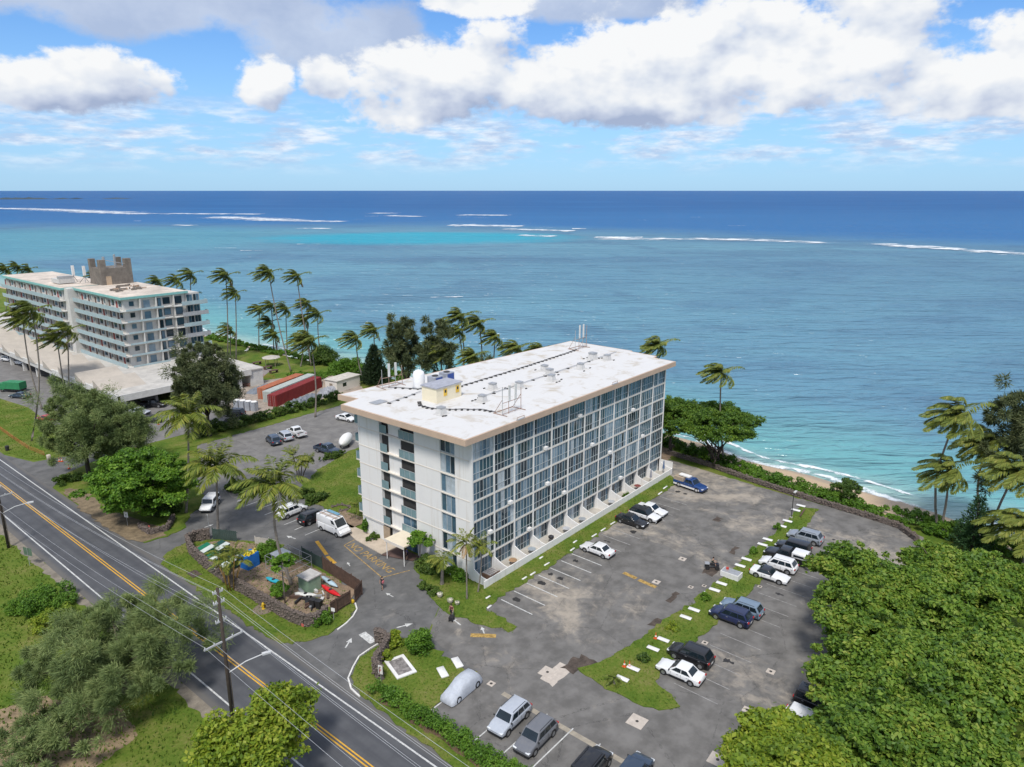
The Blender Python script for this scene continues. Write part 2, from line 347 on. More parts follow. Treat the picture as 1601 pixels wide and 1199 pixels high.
# ------------------------------------------------------------------ land, beach, sea
ys = [-3000, -400, -120, -60, -40, -28, -17, 0, 12, 40, 60, 100, 165, 300, 600, 1500]
shore = dict(zip(ys, [-100, 48, 58, 62.5, 65.3, 68.5, 70.2, 71.8, 73.5, 74, 72, 66, 65, 67, 60, 20]))
ysd = np.concatenate([[-3000, -400], np.arange(-120, 300, 4.0), [300, 420, 600, 1500]])
xs = np.interp(ysd, ys, [shore[k] for k in ys]) + np.array([.9 * math.sin(v * .13) + .6 * math.sin(v * .31 + 1) for v in ysd])
edge_land = np.interp(ysd, [-3000, -60, -36, -20, 0, 12, 60, 105, 150, 300, 1500], [-110, 53, 54.5, 57, 62, 62, 63, 59.5, 58, 58, 12])
g = MB(); g.sheet([(-4000, -3000)] + [(a, b_) for a, b_ in zip(edge_land, ysd)] + [(-4000, 1500)], 0.0)
struct('ground', g, GRASS)
b = MB(); vs = []
prof = [(0, .004), (.18, -.45), (.5, -1.2), (.8, -1.95), (1.0, -2.5), (1.8, -4.2)]
for a, s_, y_ in zip(edge_land, xs, ysd):
    for f_, z_ in prof: vs.append((a + (s_ - a) * f_ - (.05 if f_ == 0 else 0), y_, z_ + (.0 if f_ in (0, 1) else .12 * math.sin(y_ * .4 + f_ * 9))))
k = len(prof)
b.add(vs, [(i * k + j, i * k + j + 1, (i + 1) * k + j + 1, (i + 1) * k + j) for i in range(len(ysd) - 1) for j in range(k - 1)])
o = struct('beach', b, SAND); o.data.shade_smooth()
g = MB(); SEA = -2.5
g.add([(-200, -30000, SEA), (90000, -90000, SEA), (90000, 90000, SEA), (-60000, 90000, SEA), (-60000, 1400, SEA)], [(0, 1, 2, 3, 4)])
ocean = struct('ocean', g, m_ocean())
def ribbon(name, pts, wid, m, parent, z=SEA + .25, hump=.5, step=None):
    pts = [np.array(p[:2]) for p in pts]; L = [0]
    for a, c in zip(pts, pts[1:]): L.append(L[-1] + np.linalg.norm(c - a))
    n = 28; tt = np.linspace(0, L[-1], n); px_ = np.interp(tt, L, [p[0] for p in pts]); py_ = np.interp(tt, L, [p[1] for p in pts])
    mb = MB(); vs = []; uvs = []
    for i in range(n):
        d = np.array([px_[min(i + 1, n - 1)] - px_[max(i - 1, 0)], py_[min(i + 1, n - 1)] - py_[max(i - 1, 0)]]); d /= np.linalg.norm(d) + 1e-9; nn = np.array([-d[1], d[0]])
        ww = wid * (.7 + .6 * R.random())
        for j in range(5):
            f_ = j / 4; p = np.array([px_[i], py_[i]]) + nn * ww * (f_ - .5); vs.append((p[0], p[1], z + hump * (1 - (2 * f_ - 1) ** 2))); uvs.append((i / (n - 1), f_))
    fs = [(i * 5 + j, i * 5 + j + 1, (i + 1) * 5 + j + 1, (i + 1) * 5 + j) for i in range(n - 1) for j in range(4)]
    mb.add(vs, fs); o = mb.obj(name, m, parent); o.data.shade_smooth(); ul = o.data.uv_layers.new(name='UVMap')
    for lp in o.data.loops: ul.data[lp.index].uv = uvs[lp.vertex_index]
    return o
FOAM = m_foam('breaker_foam', .57, .045, .09); FOAMS = m_foam('shore_foam', .56, .30, .30)
for pts, wpx in (([(915, 372), (1000, 374), (1100, 374), (1200, 376), (1322, 382)], 5), ([(1350, 381), (1450, 387), (1601, 398), (1700, 405)], 7), ([(-60, 325), (60, 327), (110, 329), (200, 333)], 2.6), ([(120, 331), (240, 335)], 2.4),
                 ([(250, 334), (420, 335)], 2.0), ([(330, 339), (465, 345)], 4), ([(390, 344), (545, 347)], 2.6), ([(272, 352), (300, 353)], 1.6), ([(465, 357), (520, 358)], 2), ([(588, 333), (612, 334)], 1.8), ([(600, 337), (662, 339)], 1.6),
                 ([(715, 336), (800, 337)], 2.4), ([(695, 352), (825, 354)], 4), ([(785, 358), (905, 362)], 3.4), ([(810, 368), (872, 370)], 3), ([(893, 358), (918, 358)], 2.2), ([(925, 371), (1010, 372)], 3)):
    w_ = [P(x_, y_, SEA) for x_, y_ in pts]; q = np.mean([(p[0] - CAMX) * FWD[0] + (p[1] - CAMY) * FWD[1] for p in w_])
    ribbon('breaking_wave', w_, 1.2 * wpx * q * q / (48 * FPX), FOAM, ocean, hump=.35)
for k_ in range(16):
    qd = R.uniform(330, 1500); rd = R.uniform(-.62, .70) * qd; c_ = np.array([CAMX, CAMY]) + FWD * qd + RGT * rd
    if c_[0] > 120: L_ = R.uniform(3, 8) * (1 + qd / 900); ribbon('whitecap', [c_ - RGT * L_, c_ + RGT * L_ + FWD * R.uniform(-3, 3)], R.uniform(1.5, 3) * (1 + qd / 700), FOAM, ocean, hump=.2)
sh = [(np.interp(v, ysd, xs), v) for v in np.arange(-110, 290, 3.0)]
for k0, (o1, wd) in enumerate(((.4, 3.6), (4.2, 2.4))):
    for i in range(0, len(sh) - 24, 23): ribbon('wash_of_foam', [(x_ + o1 + .8 * math.sin(y_ * .21 + k0), y_) for x_, y_ in sh[i:i + 24]], wd, FOAMS, ocean, z=SEA + .06, hump=.12)
hl = MB()
for u0, u1, h_ in ((-25, 62, 17), (70, 96, 9), (100, 112, 8), (150, 190, 10)):
    a = P(u0, 303.2, SEA); c = P(u1, 303.2, SEA); dd = 5200.0
    pa = np.array([CAMX, CAMY]) + (a[:2] - [CAMX, CAMY]) / np.linalg.norm(a[:2] - [CAMX, CAMY]) * dd; pc = np.array([CAMX, CAMY]) + (c[:2] - [CAMX, CAMY]) / np.linalg.norm(c[:2] - [CAMX, CAMY]) * dd
    n = 16; away = FWD * 160
    rows = [[(*(pa + (pc - pa) * i / n + away * s_), SEA - 1 + (h_ * (.45 + .55 * R.random()) * math.sin(math.pi * i / n) ** .5 if s_ == .5 else 0)) for i in range(n + 1)] for s_ in (0, .5, 1)]
    o0 = len(hl.v); hl.add([p for r_ in rows for p in r_], [(j * (n + 1) + i, j * (n + 1) + i + 1, (j + 1) * (n + 1) + i + 1, (j + 1) * (n + 1) + i) for j in range(2) for i in range(n)])
struct('far_headland', hl, mat('far_rock', (.045, .07, .085), .9))

# ------------------------------------------------------------------ roads, lots, kerbed grass
road = struct('road', MB().sheet([(-33.2, -600), (-23.2, -600), (-23.2, 900), (-33.2, 900)], .012), m_road())
for x_, w_ in ((-24.55, .17), (-31.9, .17)):
    MB().sheet([(x_ - w_ / 2, -600), (x_ + w_ / 2, -600), (x_ + w_ / 2, 900), (x_ - w_ / 2, 900)], .017).obj('edge_line', LINE_W, road)
for x_ in (-28.02, -28.34):
    MB().sheet([(x_ - .07, -600), (x_ + .07, -600), (x_ + .07, 900), (x_ - .07, 900)], .017).obj('centre_line', LINE_Y, road)
lot = struct('parking_lot', MB().sheet(rough([(-20.9, -80), (-4, -80), (2, -52), (12, -43), (50, -41.5), (51.5, -38), (52.6, -18), (54.5, 1), (50, 3.5), (0, 3.5), (-12, -4), (-13, -12.6), (-20.9, -12.6)], .1), .010), LOT)
lotw = struct('entrance_lot', MB().sheet([(-23.4, -12.4), (-11.9, -12.2), (-11.9, -3.9), (-.2, 3.3), (-.2, 28), (8, 56), (-6, 60), (-12, 58), (-23.4, 60)], .006), LOTW)
lotb = struct('back_lot', MB().sheet(rough([(-6, 47), (8, 44), (45, 48), (45, 77), (3, 77), (-5, 58)], .1), .014), LOTB)
lotl = struct('neighbour_lot', MB().sheet([(-9.5, 84), (22, 84), (28, 100), (28, 109), (9, 112), (9, 260), (-12, 260), (-11.5, 145), (-9.5, 130), (-10.8, 112)], .008), LOTB)
struct('neighbour_driveway', MB().sheet([(-23.4, 74), (-19.2, 79.5), (-14, 82), (-8, 81), (-8, 90), (-12, 96), (-15, 88.5), (-21, 90), (-23.4, 99)], .0125), LOTW)
struct('building_yard', MB().sheet(rough([(18, 83), (50, 83), (53, 96), (47, 107), (33, 112), (28, 104), (20, 96)], .3), .018), GRAVEL)
struct('paved_terrace', MB().sheet([P(345, 572)[:2], P(395, 568)[:2], P(425, 578)[:2], P(410, 590)[:2], P(370, 596)[:2]], .02), mat('terrace_paving', (.25, .22, .21), .9))
def island(name, poly, z=.09, m=GRASS, amp=.17):
    rp = rough(poly, amp); return struct(name, MB().prism(rp, -.03, z), m)
ISL = dict(
    road_verge=[(-23.5, 34.8), (-23.5, 9), (-22.4, 6.2), (-19, 4.7), (-16, 5.0), (-13.6, 6.3), (-12.8, 8.2), (-10.4, 14.5), (-10.4, 28.5), (-15.5, 36.2), (-18.6, 38.2), (-21.5, 37)],
    sign_lawn=[(-19.2, -1.2), (-22.0, -3.2), (-22.9, -6), (-23.6, -20), (-23.6, -70), (-20.7, -70), (-20.7, -13), (-18.3, -12.7), (-13.7, -12.3), (-13.2, -8.6), (-13.5, -3), (-15, -1.2)],
    facade_verge=[(-.3, 9.0), (-2.4, 8.6), (-4.9, 3.2), (-7.4, -1.7), (-6.9, -5.3), (-5.6, -10.9), (-4.2, -10.7), (-3.6, -5.3), (42, -5.2), (46.5, -4.2), (47.8, -2.2), (0, -2.2), (0, 0)],
    lot_median=[(-5.9, -20.1), (-4.0, -21.3), (2.7, -22.5), (17.6, -23.9), (38.9, -24.6), (49.2, -24.4), (50.0, -26.8), (36.1, -28.0), (16.0, -28.2), (6.7, -27.4), (-.9, -26.9), (-2.8, -27.2), (-3.4, -30.0), (-4.6, -31.2), (-6.1, -29.8), (-6.6, -25)],
    back_lawn=[(1.0, 26.5), (1.3, 40.8), (10, 46.8), (19.5, 50.2), (46, 52), (46, 23), (2.8, 23)],
    hedge_strip=[(2, 75.5), (46, 76.5), (47, 83.5), (10, 84), (-2, 82), (-3, 78)],
    tree_bed=[(-22.2, 42.6), (-23.4, 56), (-22.3, 73), (-19, 78.4), (-13, 80), (-5.5, 79), (-4.5, 70), (-7.0, 58), (-8.4, 52.5), (-10, 48.6), (-13, 47), (-16.2, 42.9), (-19.4, 41.8)],
    neighbour_verge=[(-22.8, 99.5), (-20.5, 91), (-15.2, 89), (-12.4, 96.5), (-11.3, 112), (-10.2, 130), (-12, 145), (-13, 260), (-22.8, 260)],
)
for nm, poly in ISL.items(): island(nm, poly)
struct('enclosure_floor', MB().sheet(rough([(-19.4, 9), (-11, 9), (-11, 28), (-15.5, 35.5), (-18.8, 36)], .2), .1), DIRT)
struct('dry_patch', MB().sheet(rough([P(-40, 1120)[:2], P(60, 1090)[:2], P(190, 1105)[:2], P(215, 1150)[:2], P(130, 1215)[:2], P(-40, 1215)[:2]], .4), .006), mat('dry_grass', (.27, .20, .12), .95, ns=1.2, var=.4, bump=.4))
struct('planting_bed', MB().sheet(rough([(-.4, 23.8), (-2.0, 26.0), (-1.2, 30.5), (2.5, 29.5), (2.6, 23.8)], .12), .1), DIRT)
struct('shoulder_dirt', MB().sheet(rough([(-23.6, 45), (-22.4, 42.8), (-19, 42.4), (-18.6, 46), (-20.6, 56), (-20.4, 70), (-22.5, 72.5), (-23.7, 60)], .35), .097), mat('verge_litter', (.20, .15, .09), .95, ns=.9, var=.45, bump=.3))
struct('hedge_soil', MB().sheet(rough([(-22.3, -8), (-20.9, -8), (-20.9, -31), (-22.0, -31)], .3), .097), mat('leaf_litter', (.13, .085, .05), .95, ns=1.5, var=.5, bump=.4))
struct('sea_path', MB().sheet(rough([(49, -1.5), (54.4, 1.2), (62, 4), (62, 22), (49, 22)], .3), .016), DIRT)
struct('entrance_walk', MB().prism([(-.1, 26), (-1.0, 26), (-2.6, 20.4), (-3.0, 14.3), (-.1, 14.3)], -.02, .1), mat('walk_concrete', (.50, .42, .33), .85, ns=.8, var=.15))
struct('entrance_mat', MB().sheet([(-3.2, 14.1), (-1.6, 9.6), (-.1, 9.6), (-.1, 14.1)], .11), mat('brick_red_paving', (.115, .07, .06), .9))
struct('shoulder_left', MB().sheet(rough([(-33.0, -60), (-34.3, -60), (-34.1, 120), (-33.0, 120)], .25), .009), mat('shoulder_grit', (.22, .19, .15), .95, ns=1, var=.3))
def kerb(pts, w_=.16, h_=.11):
    mb = MB()
    for a, c in zip(pts, pts[1:]):
        d = np.array(c) - np.array(a); L = np.linalg.norm(d); mb.cbox(((a[0] + c[0]) / 2, (a[1] + c[1]) / 2, h_ / 2 + .01), (L + .02, w_, h_), math.atan2(d[1], d[0]))
    return struct('kerb', mb, mat('kerb_paint', (.70, .68, .64), .8, ns=2, var=.2))
kerb([(-14.9, -1.05), (-16, -.95), (-17.5, -.95), (-19.1, -1.1), (-20.6, -2.0), (-22.1, -3.1), (-22.9, -4.6), (-23.1, -6.2)])
kerb([(-12.9, 7.4), (-13.6, 6.2), (-14.8, 5.4), (-16.1, 4.9), (-17.6, 4.6)])
# painted markings and inset concrete
def strip(parent, a, c, wid, m, z=.019, name='painted_line'):
    a = np.array(a, float); c = np.array(c, float); d = (c - a) / np.linalg.norm(c - a); n_ = np.array([-d[1], d[0]]) * wid / 2
    return MB().sheet([tuple(a + n_), tuple(c + n_), tuple(c - n_), tuple(a - n_)], z).obj(name, m, parent)
for i in range(19):
    x_ = -1.0 + i * 2.47; strip(lot, (x_, -5.5), (x_ - .1, -10.4), .15, LINE_W if i < 8 else mat('line_worn', (.30, .29, .28), .8, ns=2, var=.4))
for i in range(17): strip(lot, (-1.5 + i * 2.75, -28.9), (-1.6 + i * 2.75, -33.6), .10, mat('line_worn', (.30, .29, .28)))
for i in range(9): strip(lotw if i < 0 else lot, (-20.2, -12.9 - 2.98 * i - (2.9 if i else 0)), (-13.2, -12.9 - 2.98 * i - (2.9 if i else 0)), .12, LINE_W, .021)
strip(lot, (-13.7, -16.6), (-13.7, -44), .55, mat('patch_concrete', (.33, .29, .23), .9), .0155, 'trench_patch')
for i in range(8): strip(lotw, (-6.3, 27.2 + i * 2.62), (-.6, 27.2 + i * 2.62), .12, LINE_W, .0105)
for a, c in (((14.0, -13.6), (13.8, -15.6)), ((13.7, -16.0), (13.5, -18.6))): strip(lot, a, c, .62, LINE_YF, .0195, 'speed_bump')
for a, c in (((-8.5, 17.2), (-8.0, 19.6)), ((-7.8, 20.0), (-6.3, 24.4))): strip(lotw, a, c, .5, LINE_Y, .0105, 'speed_bump')
for k_ in range(30):
    x_, y_ = (-1 + 2.47 * R.randint(0, 17) + 1.2, R.uniform(-9.4, -6.4)) if k_ < 14 else ((R.uniform(-18, -15), -14 - 2.98 * R.randint(0, 6)) if k_ < 20 else (-.2 + 2.75 * R.randint(0, 15), R.uniform(-32.6, -30)))
    r_ = R.uniform(.18, .6); struct('oil_stain', MB().sheet([(x_ + r_ * R.uniform(.5, 1.2) * math.cos(a_), y_ + 1.2 * r_ * R.uniform(.5, 1.2) * math.sin(a_)) for a_ in np.linspace(0, 6.0, 12)], .0225 + k_ * .0003), mat('oil_dark', (.035, .033, .032), .6, ns=3, var=.4))
NP = [(-2.6, 20.6), (-4.6, 20.4), (-6.9, 9.6), (-3.4, 8.2)]
for a, c in zip(NP, NP[1:]): strip(lotw, a, c, .13, LINE_YF, .0108)
def letters(txt, loc, rz, size, m, parent, sx=1.0):
    c = bpy.data.curves.new('lettering', 'FONT'); c.body = txt; c.size = size; c.materials.append(m); c.align_x = 'CENTER'; 
    to = bpy.data.objects.new('lettering', c); COL.objects.link(to); bpy.context.view_layer.update(); me = bpy.data.meshes.new_from_object(to); bpy.data.objects.remove(to)
    o = link('lettering', me, parent, loc, rz); o.scale = (sx, 1, 1); return o
letters('NO PARKING', (-5.0, 14.9, .0125), rad(-97), 1.75, LINE_YF, lotw, .98)
def arrow(parent, c, ang, s_=1.0, z=.0112):
    co, si = math.cos(ang), math.sin(ang); pts = [(-1, -.09), (.1, -.09), (.1, -.38), (1, 0), (.1, .38), (.1, .09), (-1, .09)]
    MB().sheet([(c[0] + (x_ * co - y_ * si) * s_, c[1] + (x_ * si + y_ * co) * s_) for x_, y_ in pts], z).obj('arrow_marking', LINE_W, parent)
for px_, py_, an, s_ in ((712, 971, 80, 1.0), (633, 978, -25, .95), (545, 1005, 30, .9), (455, 840, 100, .9), (327, 822, 0, .7), (545, 882, 70, .6), (609, 930, 90, .7), (755, 985, 55, .7)):
    p = P(px_, py_); arrow(lot if p[0] > -11.9 and p[1] < -5 else lotw, p, rad(an), s_, .0125)
strip(lotw, P(566, 990)[:2], P(584, 1004)[:2], .9, LINE_W, .0108, 'stop_bar')
strip(lot, (-8.7, -7.6), (-7.0, -9.9), .7, LINE_YF, .0195, 'speed_bump')
PADW = mat('utility_pad', (.50, .44, .38), .9, ns=2, var=.15)
for px_, py_, s_ in ((856, 1051, 1.5), (996, 1128, 1.6), (1122, 1188, 1.5), (768, 1069, .7), (1102, 1005, .6), (1205, 1050, .8), (1168, 1110, .8), (1067, 874, .9), (1026, 910, .9), (1188, 917, .5), (1080, 918, .6), (1101, 916, .5)):
    p = P(px_, py_); pad = MB().cbox((p[0], p[1], .02), (s_, s_, .035), .05).obj('utility_pad', PADW); tag(pad, kind='structure'); MB().lathe((p[0], p[1], .038), [(.16, 0), (.16, .012)], 8).obj('cover', mat('iron_cover', (.05, .045, .04), .7), pad)
for kk, (px_, py_, s_, t_) in enumerate(((871, 1054, 3.4, 1.6), (1110, 893, 2.2, 1.5), (1052, 934, 2.6, .7), (1030, 975, 2.0, 1.6), (897, 1040, 2.6, 1.6), (1122, 812, 1.5, 1.0), (765, 945, .1, .1), (1148, 860, 2.3, .7), (915, 1035, 1.6, 2.2))):
    p = P(px_, py_); struct('asphalt_patch', MB().sheet(rough([(p[0] - s_ / 2, p[1] - t_ / 2), (p[0] + s_ / 2, p[1] - t_ / 2), (p[0] + s_ / 2, p[1] + t_ / 2), (p[0] - s_ / 2, p[1] + t_ / 2)], .12, .5), .0160 + .0006 * kk), mat('patch_dark', (.085, .065, .052), .95, ns=1.2, var=.5) if s_ != 3.4 else PADW)
# grass blades standing in tufts on the near lawns (uncountable)
def inpoly(pts, poly):
    x_, y_ = pts[:, 0], pts[:, 1]; c = np.zeros(len(pts), bool); n = len(poly); j = n - 1
    for i in range(n):
        xi, yi = poly[i]; xj, yj = poly[j]; hit = ((yi > y_) != (yj > y_)) & (x_ < (xj - xi) * (y_ - yi) / (yj - yi + 1e-12) + xi); c ^= hit; j = i
    return c
GT = leaf('grass_blade', [(.04, .085, .010), (.09, .160, .018), (.140, .20, .026), (.21, .215, .05)], .2, .7, .25)
allq = []
LEFTV = [(-34.4, -25), (-34.4, 110), (-62, 110), (-62, -25)]
for poly, dens, hh in [(ISL[k_], 14, .13) for k_ in ('road_verge', 'sign_lawn', 'facade_verge', 'lot_median', 'back_lawn', 'neighbour_verge')] + [(LEFTV, 7, .30)]:
    pa = np.array(poly); pa[:, 1] = np.clip(pa[:, 1], -45, 140); lo, hi = pa.min(0), pa.max(0); n = int(dens * (hi[0] - lo[0]) * (hi[1] - lo[1]))
    p = rng.uniform(lo, hi, (n, 2)); p = p[inpoly(p, [tuple(v) for v in pa])]; n = len(p)
    an = rng.uniform(0, 6.28, n); wd = rng.uniform(.05, .13, n); h_ = hh * rng.uniform(.5, 1.3, n); dx_, dy_ = np.cos(an) * wd, np.sin(an) * wd; ln = rng.normal(0, .09, (n, 2))
    z0 = .08 if poly is not LEFTV else 0
    q = np.stack([np.c_[p[:, 0] - dx_, p[:, 1] - dy_, np.full(n, z0)], np.c_[p[:, 0] + dx_, p[:, 1] + dy_, np.full(n, z0)], np.c_[p[:, 0] + dx_ * .4 + ln[:, 0], p[:, 1] + dy_ * .4 + ln[:, 1], z0 + h_]], 1)
    allq.append(q)
tag(link('grass_blades', quads_mesh('grass_blades', np.concatenate(allq), GT, 3)), 'short green grass blades on the lawns and verges', 'grass', kind='stuff')
# ------------------------------------------------------------------ main apartment building
def m_wall():
    m, t, b, o = newmat('wall_white'); g = t.n('NewGeometry').outputs['Position']
    st = t.noise(t.vmul(g, (1.6, 1.6, .10)), 1.0, 6, .65); n = t.noise(g, .5, 5, .6)
    c = t.mix(t.m('MULTIPLY', t.smooth(st, .52, .74), .5), (.78, .765, .74), (.56, .50, .42)); c = t.mix(t.m('MULTIPLY', t.smooth(n, .5, .75), .3), c, (.66, .655, .65))
    t.put(b.inputs['Base Color'], c); b.inputs['Roughness'].default_value = .75; MATS['wall_white'] = m; return m
WHITE = m_wall(); TAN = mat('trim_tan', (.53, .39, .29), .75, ns=.6, var=.08); CREAM = mat('band_cream', (.74, .68, .60), .75, ns=.7, var=.07)
ALU = mat('aluminium_frame', (.52, .56, .57), .45, .3, ns=2, var=.08); RAILG = mat('railing_glass', (.20, .30, .32), .12, ns=1.2, var=.15)
DARK = mat('dark_interior', (.045, .042, .040), .8); WOODB = mat('stair_wall', (.30, .24, .18), .8, ns=1.2, var=.15)
PANES = [glass('pane_dark', (.020, .040, .056)), glass('pane_teal', (.050, .105, .140)), glass('pane_blue', (.11, .19, .255)), glass('pane_curtain', (.24, .33, .40), .15), glass('pane_pale', (.46, .52, .56), .2)]
ROOFW = None
def m_roof():
    m, t, b, o = newmat('roof_membrane'); g = t.n('NewGeometry').outputs['Position']; x, y, z = t.sep(g)
    n = t.noise(g, .35, 7, .65, .6); n2 = t.noise(g, 2.2, 5, .7)
    c = t.mix(t.smooth(n, .50, .70), (.62, .61, .595), (.47, .42, .35)); c = t.mix(t.m('MULTIPLY', t.smooth(n2, .55, .8), .35), c, (.48, .465, .44))
    seam = t.m('ABSOLUTE', t.m('SUBTRACT', t.m('FRACT', t.m('MULTIPLY', y, .5)), .5)); c = t.mix(t.m('MULTIPLY', t.smooth(seam, .016, .0), .6), c, (.5, .49, .47))
    t.put(b.inputs['Base Color'], c); b.inputs['Roughness'].default_value = .8; return m
bld = thing('apartment_building', 'long white seven storey apartment block with a grid of glass windows and flat white roof', 'building')
FL = [0, 2.65, 5.35, 8.05, 10.75, 13.45, 16.15, 18.85]; BAY = 48.5 / 12; LX = 48.5; WY = 21.7
MB().box(.45, LX - .1, .75, WY - .05, 0, 18.8).obj('core', DARK, bld)
roof = MB().prism([(-2.1, -1.0), (50.3, -1.0), (50.5, 3.2), (52.0, 3.6), (52.4, 8.8), (53.0, 9.2), (53.1, 23.0), (.5, 26.6), (.9, 22.8), (-2.3, 22.2)], 18.92, 19.70).obj('roof', TAN, bld)
MB().sheet([(-1.85, -.75), (50.05, -.75), (50.25, 3.4), (51.75, 3.8), (52.15, 9.0), (52.75, 9.4), (52.85, 22.8), (.75, 26.3), (1.15, 22.6), (-2.05, 22.0)], 19.706).obj('roof_membrane', m_roof(), roof)
# glass facade (y = 0): columns, floor bands, 12 bays x 7 storeys of six-light windows
for i in range(13):
    x = i * BAY; MB().box(x - .10, x + .10, -.14, .34, 0, 18.85).obj('column', WHITE, bld)
for z in FL[1:7]: MB().box(0, LX, -.09, .34, z - .10, z + .10).obj('floor_band', CREAM, bld)
NP_ = 6; fw = BAY - .20; pw = fw / NP_
def frame_mesh(h):
    mb = MB()
    for i in range(NP_ + 1): mb.box(-fw / 2 + i * pw - .03, -fw / 2 + i * pw + .03, -.05, .03, 0, h)
    mb.box(-fw / 2, fw / 2, -.06, .03, 0, .07); mb.box(-fw / 2, fw / 2, -.06, .03, h - .07, h); mb.box(-fw / 2, fw / 2, -.045, .02, h * .36 - .03, h * .36 + .03)
    return mb.mesh('window_frame', ALU)
pane_me = [MB().box(-pw / 2, pw / 2, 0, .02, +.03, 2.47).mesh('pane', p) for p in PANES]
pane_low = [MB().box(-pw / 2, pw / 2, 0, .02, .03, 2.48).mesh('pane', p) for p in PANES]
fm_up, fm_low = frame_mesh(2.50), frame_mesh(2.51); far = [MB() for _ in PANES]; npane = 0
for bay in range(12):
    for fl in range(7):
        lowf = fl == 0; z = .0 if lowf else FL[fl] + .10; y = .55 if lowf else .0
        wobj = link('window', fm_low if lowf else fm_up, bld, ((bay + .5) * BAY, y, z))
        mood = R.choices([0, 1, 2, 3], [3, 4, 3, 1.4])[0]
        for k in range(NP_):
            t_ = R.choices(range(5), [[5, 3, 1, .4, .2], [2, 5, 3, .6, .2], [1, 3, 5, 1.2, .4], [1, 2, 3, 3, 1.5]][mood])[0]
            if bay == 0 and fl == 6: t_ = [4, 4, 3, 2, 3, 4][k]
            xo = -fw / 2 + (k + .5) * pw
            if npane < 300: link('pane', (pane_low if lowf else pane_me)[t_], wobj, (xo, .0, 0)); npane += 1
            else: far[t_].box((bay + .5) * BAY + xo - pw / 2, (bay + .5) * BAY + xo + pw / 2, y, y + .02, z + .03, z + 2.47)
fm = MB(); mats_ = PANES
for t_, f_ in enumerate(far): fm.cur = t_; fm.add(f_.v, f_.f)
tag(fm.obj('glazing', mats_, bld), kind='stuff')
for bay, fl, k in ((1, 3, 5), (3, 5, 4), (4, 2, 5), (6, 4, 3), (7, 3, 5), (9, 5, 2), (5, 6, 4), (2, 1, 5), (8, 1, 4), (10, 3, 1), (0, 2, 5), (3, 3, 5)):
    MB().box(0, .62, -.42, .05, 0, .40).obj('air_conditioner', WHITE, bld, loc=(bay * BAY + .2 + k * pw * .8, 0.0, FL[fl] + .2))
# end wall (x = 0), seen sections along y
def panel(y0, y1, x0=-.02, x1=.45, m=WHITE, z0=0, z1=18.85):
    for f0, f1 in zip(FL, FL[1:]):
        a, c = max(f0, z0), min(f1, z1)
        if c - a > .1: MB().box(x0, x1, y0, y1, a + .03, c - .03).obj('wall_panel', m, bld)
panel(17.15, 21.7); panel(13.28, 15.72, .35, .6); panel(5.46, 10.22); panel(0.13, 2.87)
for z in FL[1:7]:
    MB().box(-.05, .44, -.0, 21.75, z - .075, z + .075).obj('floor_band', CREAM, bld)
for fl in range(7):
    f0, f1 = FL[fl] + .09, FL[fl + 1] - .09
    # bedroom window column
    wb = MB(); y0, y1 = 2.9, 5.44
    for y in (y0, y0 + .85, y0 + 1.7, y1): wb.box(.10, .2, y - .04, y + .04, f0 + .1, f1 - .05)
    wb.box(.10, .2, y0, y1, f0, f0 + .12); wb.box(.10, .2, y0, y1, f1 - .1, f1)
    wo = wb.obj('window', ALU, bld)
    for k in range(3): MB().box(.16, .18, y0 + .04 + k * .85, y0 + .81 + k * .85, f0 + .12, f1 - .1).obj('pane', PANES[[0, 3, 1, 2, 4][(k * 2 + fl) % 5] if k != 1 else [3, 4, 3, 3, 4, 2, 1][fl]], wo)
    # narrow stair slot and open corridor with glass rails
    MB().box(1.6, 1.7, 15.7, 17.2, f0, f1).obj('stair_wall', WOODB, bld)
    if fl >= 1:
        MB().box(.02, .07, 15.76, 17.12, f0 + .0, f0 + 1.15).obj('railing_panel', RAILG, bld)
        rb = MB(); [rb.box(-.03, .01, 10.26 + k * .98, 10.30 + k * .98, f0, f0 + 1.2) for k in range(4)]; rb.box(-.04, .02, 10.24, 13.26, f0 + 1.16, f0 + 1.22)
        ro = rb.obj('railing', ALU, bld)
        for k in range(3): MB().box(-.012, .012, 10.31 + k * .98, 11.23 + k * .98, f0 + .05, f0 + 1.15).obj('railing_panel', RAILG, ro)
        MB().box(.4, 3.4, 10.24, 13.26, f0 - .02, f0 + .02).obj('corridor_floor', CREAM, bld)
    if fl == 1 or fl == 0:
        go = MB().box(.30, .36, 10.24, 10.34, f0, f1).box(.30, .36, 11.7, 11.8, f0, f1).obj('window', ALU, bld)
        for k in range(3): MB().box(.32, .34, 10.26 + k, 11.24 + k, f0, f1).obj('pane', PANES[2 if k else 1], go)
    else:
        MB().box(3.0, 3.1, 10.24, 13.26, f0, f1).obj('corridor_wall', mat('corridor_paint', (.42, .39, .35), .85), bld)
        MB().add([(.5, 10.3, f0 + .1), (3.0, 10.3, f0 + 1.5), (3.0, 10.3, f0 + 1.75), (.5, 10.3, f0 + .35)], [(0, 1, 2, 3), (3, 2, 1, 0)]).obj('stair_string', WOODB, bld)
MB().box(.3, .45, 0, 21.7, 18.4, 18.86).obj('top_band', WHITE, bld)
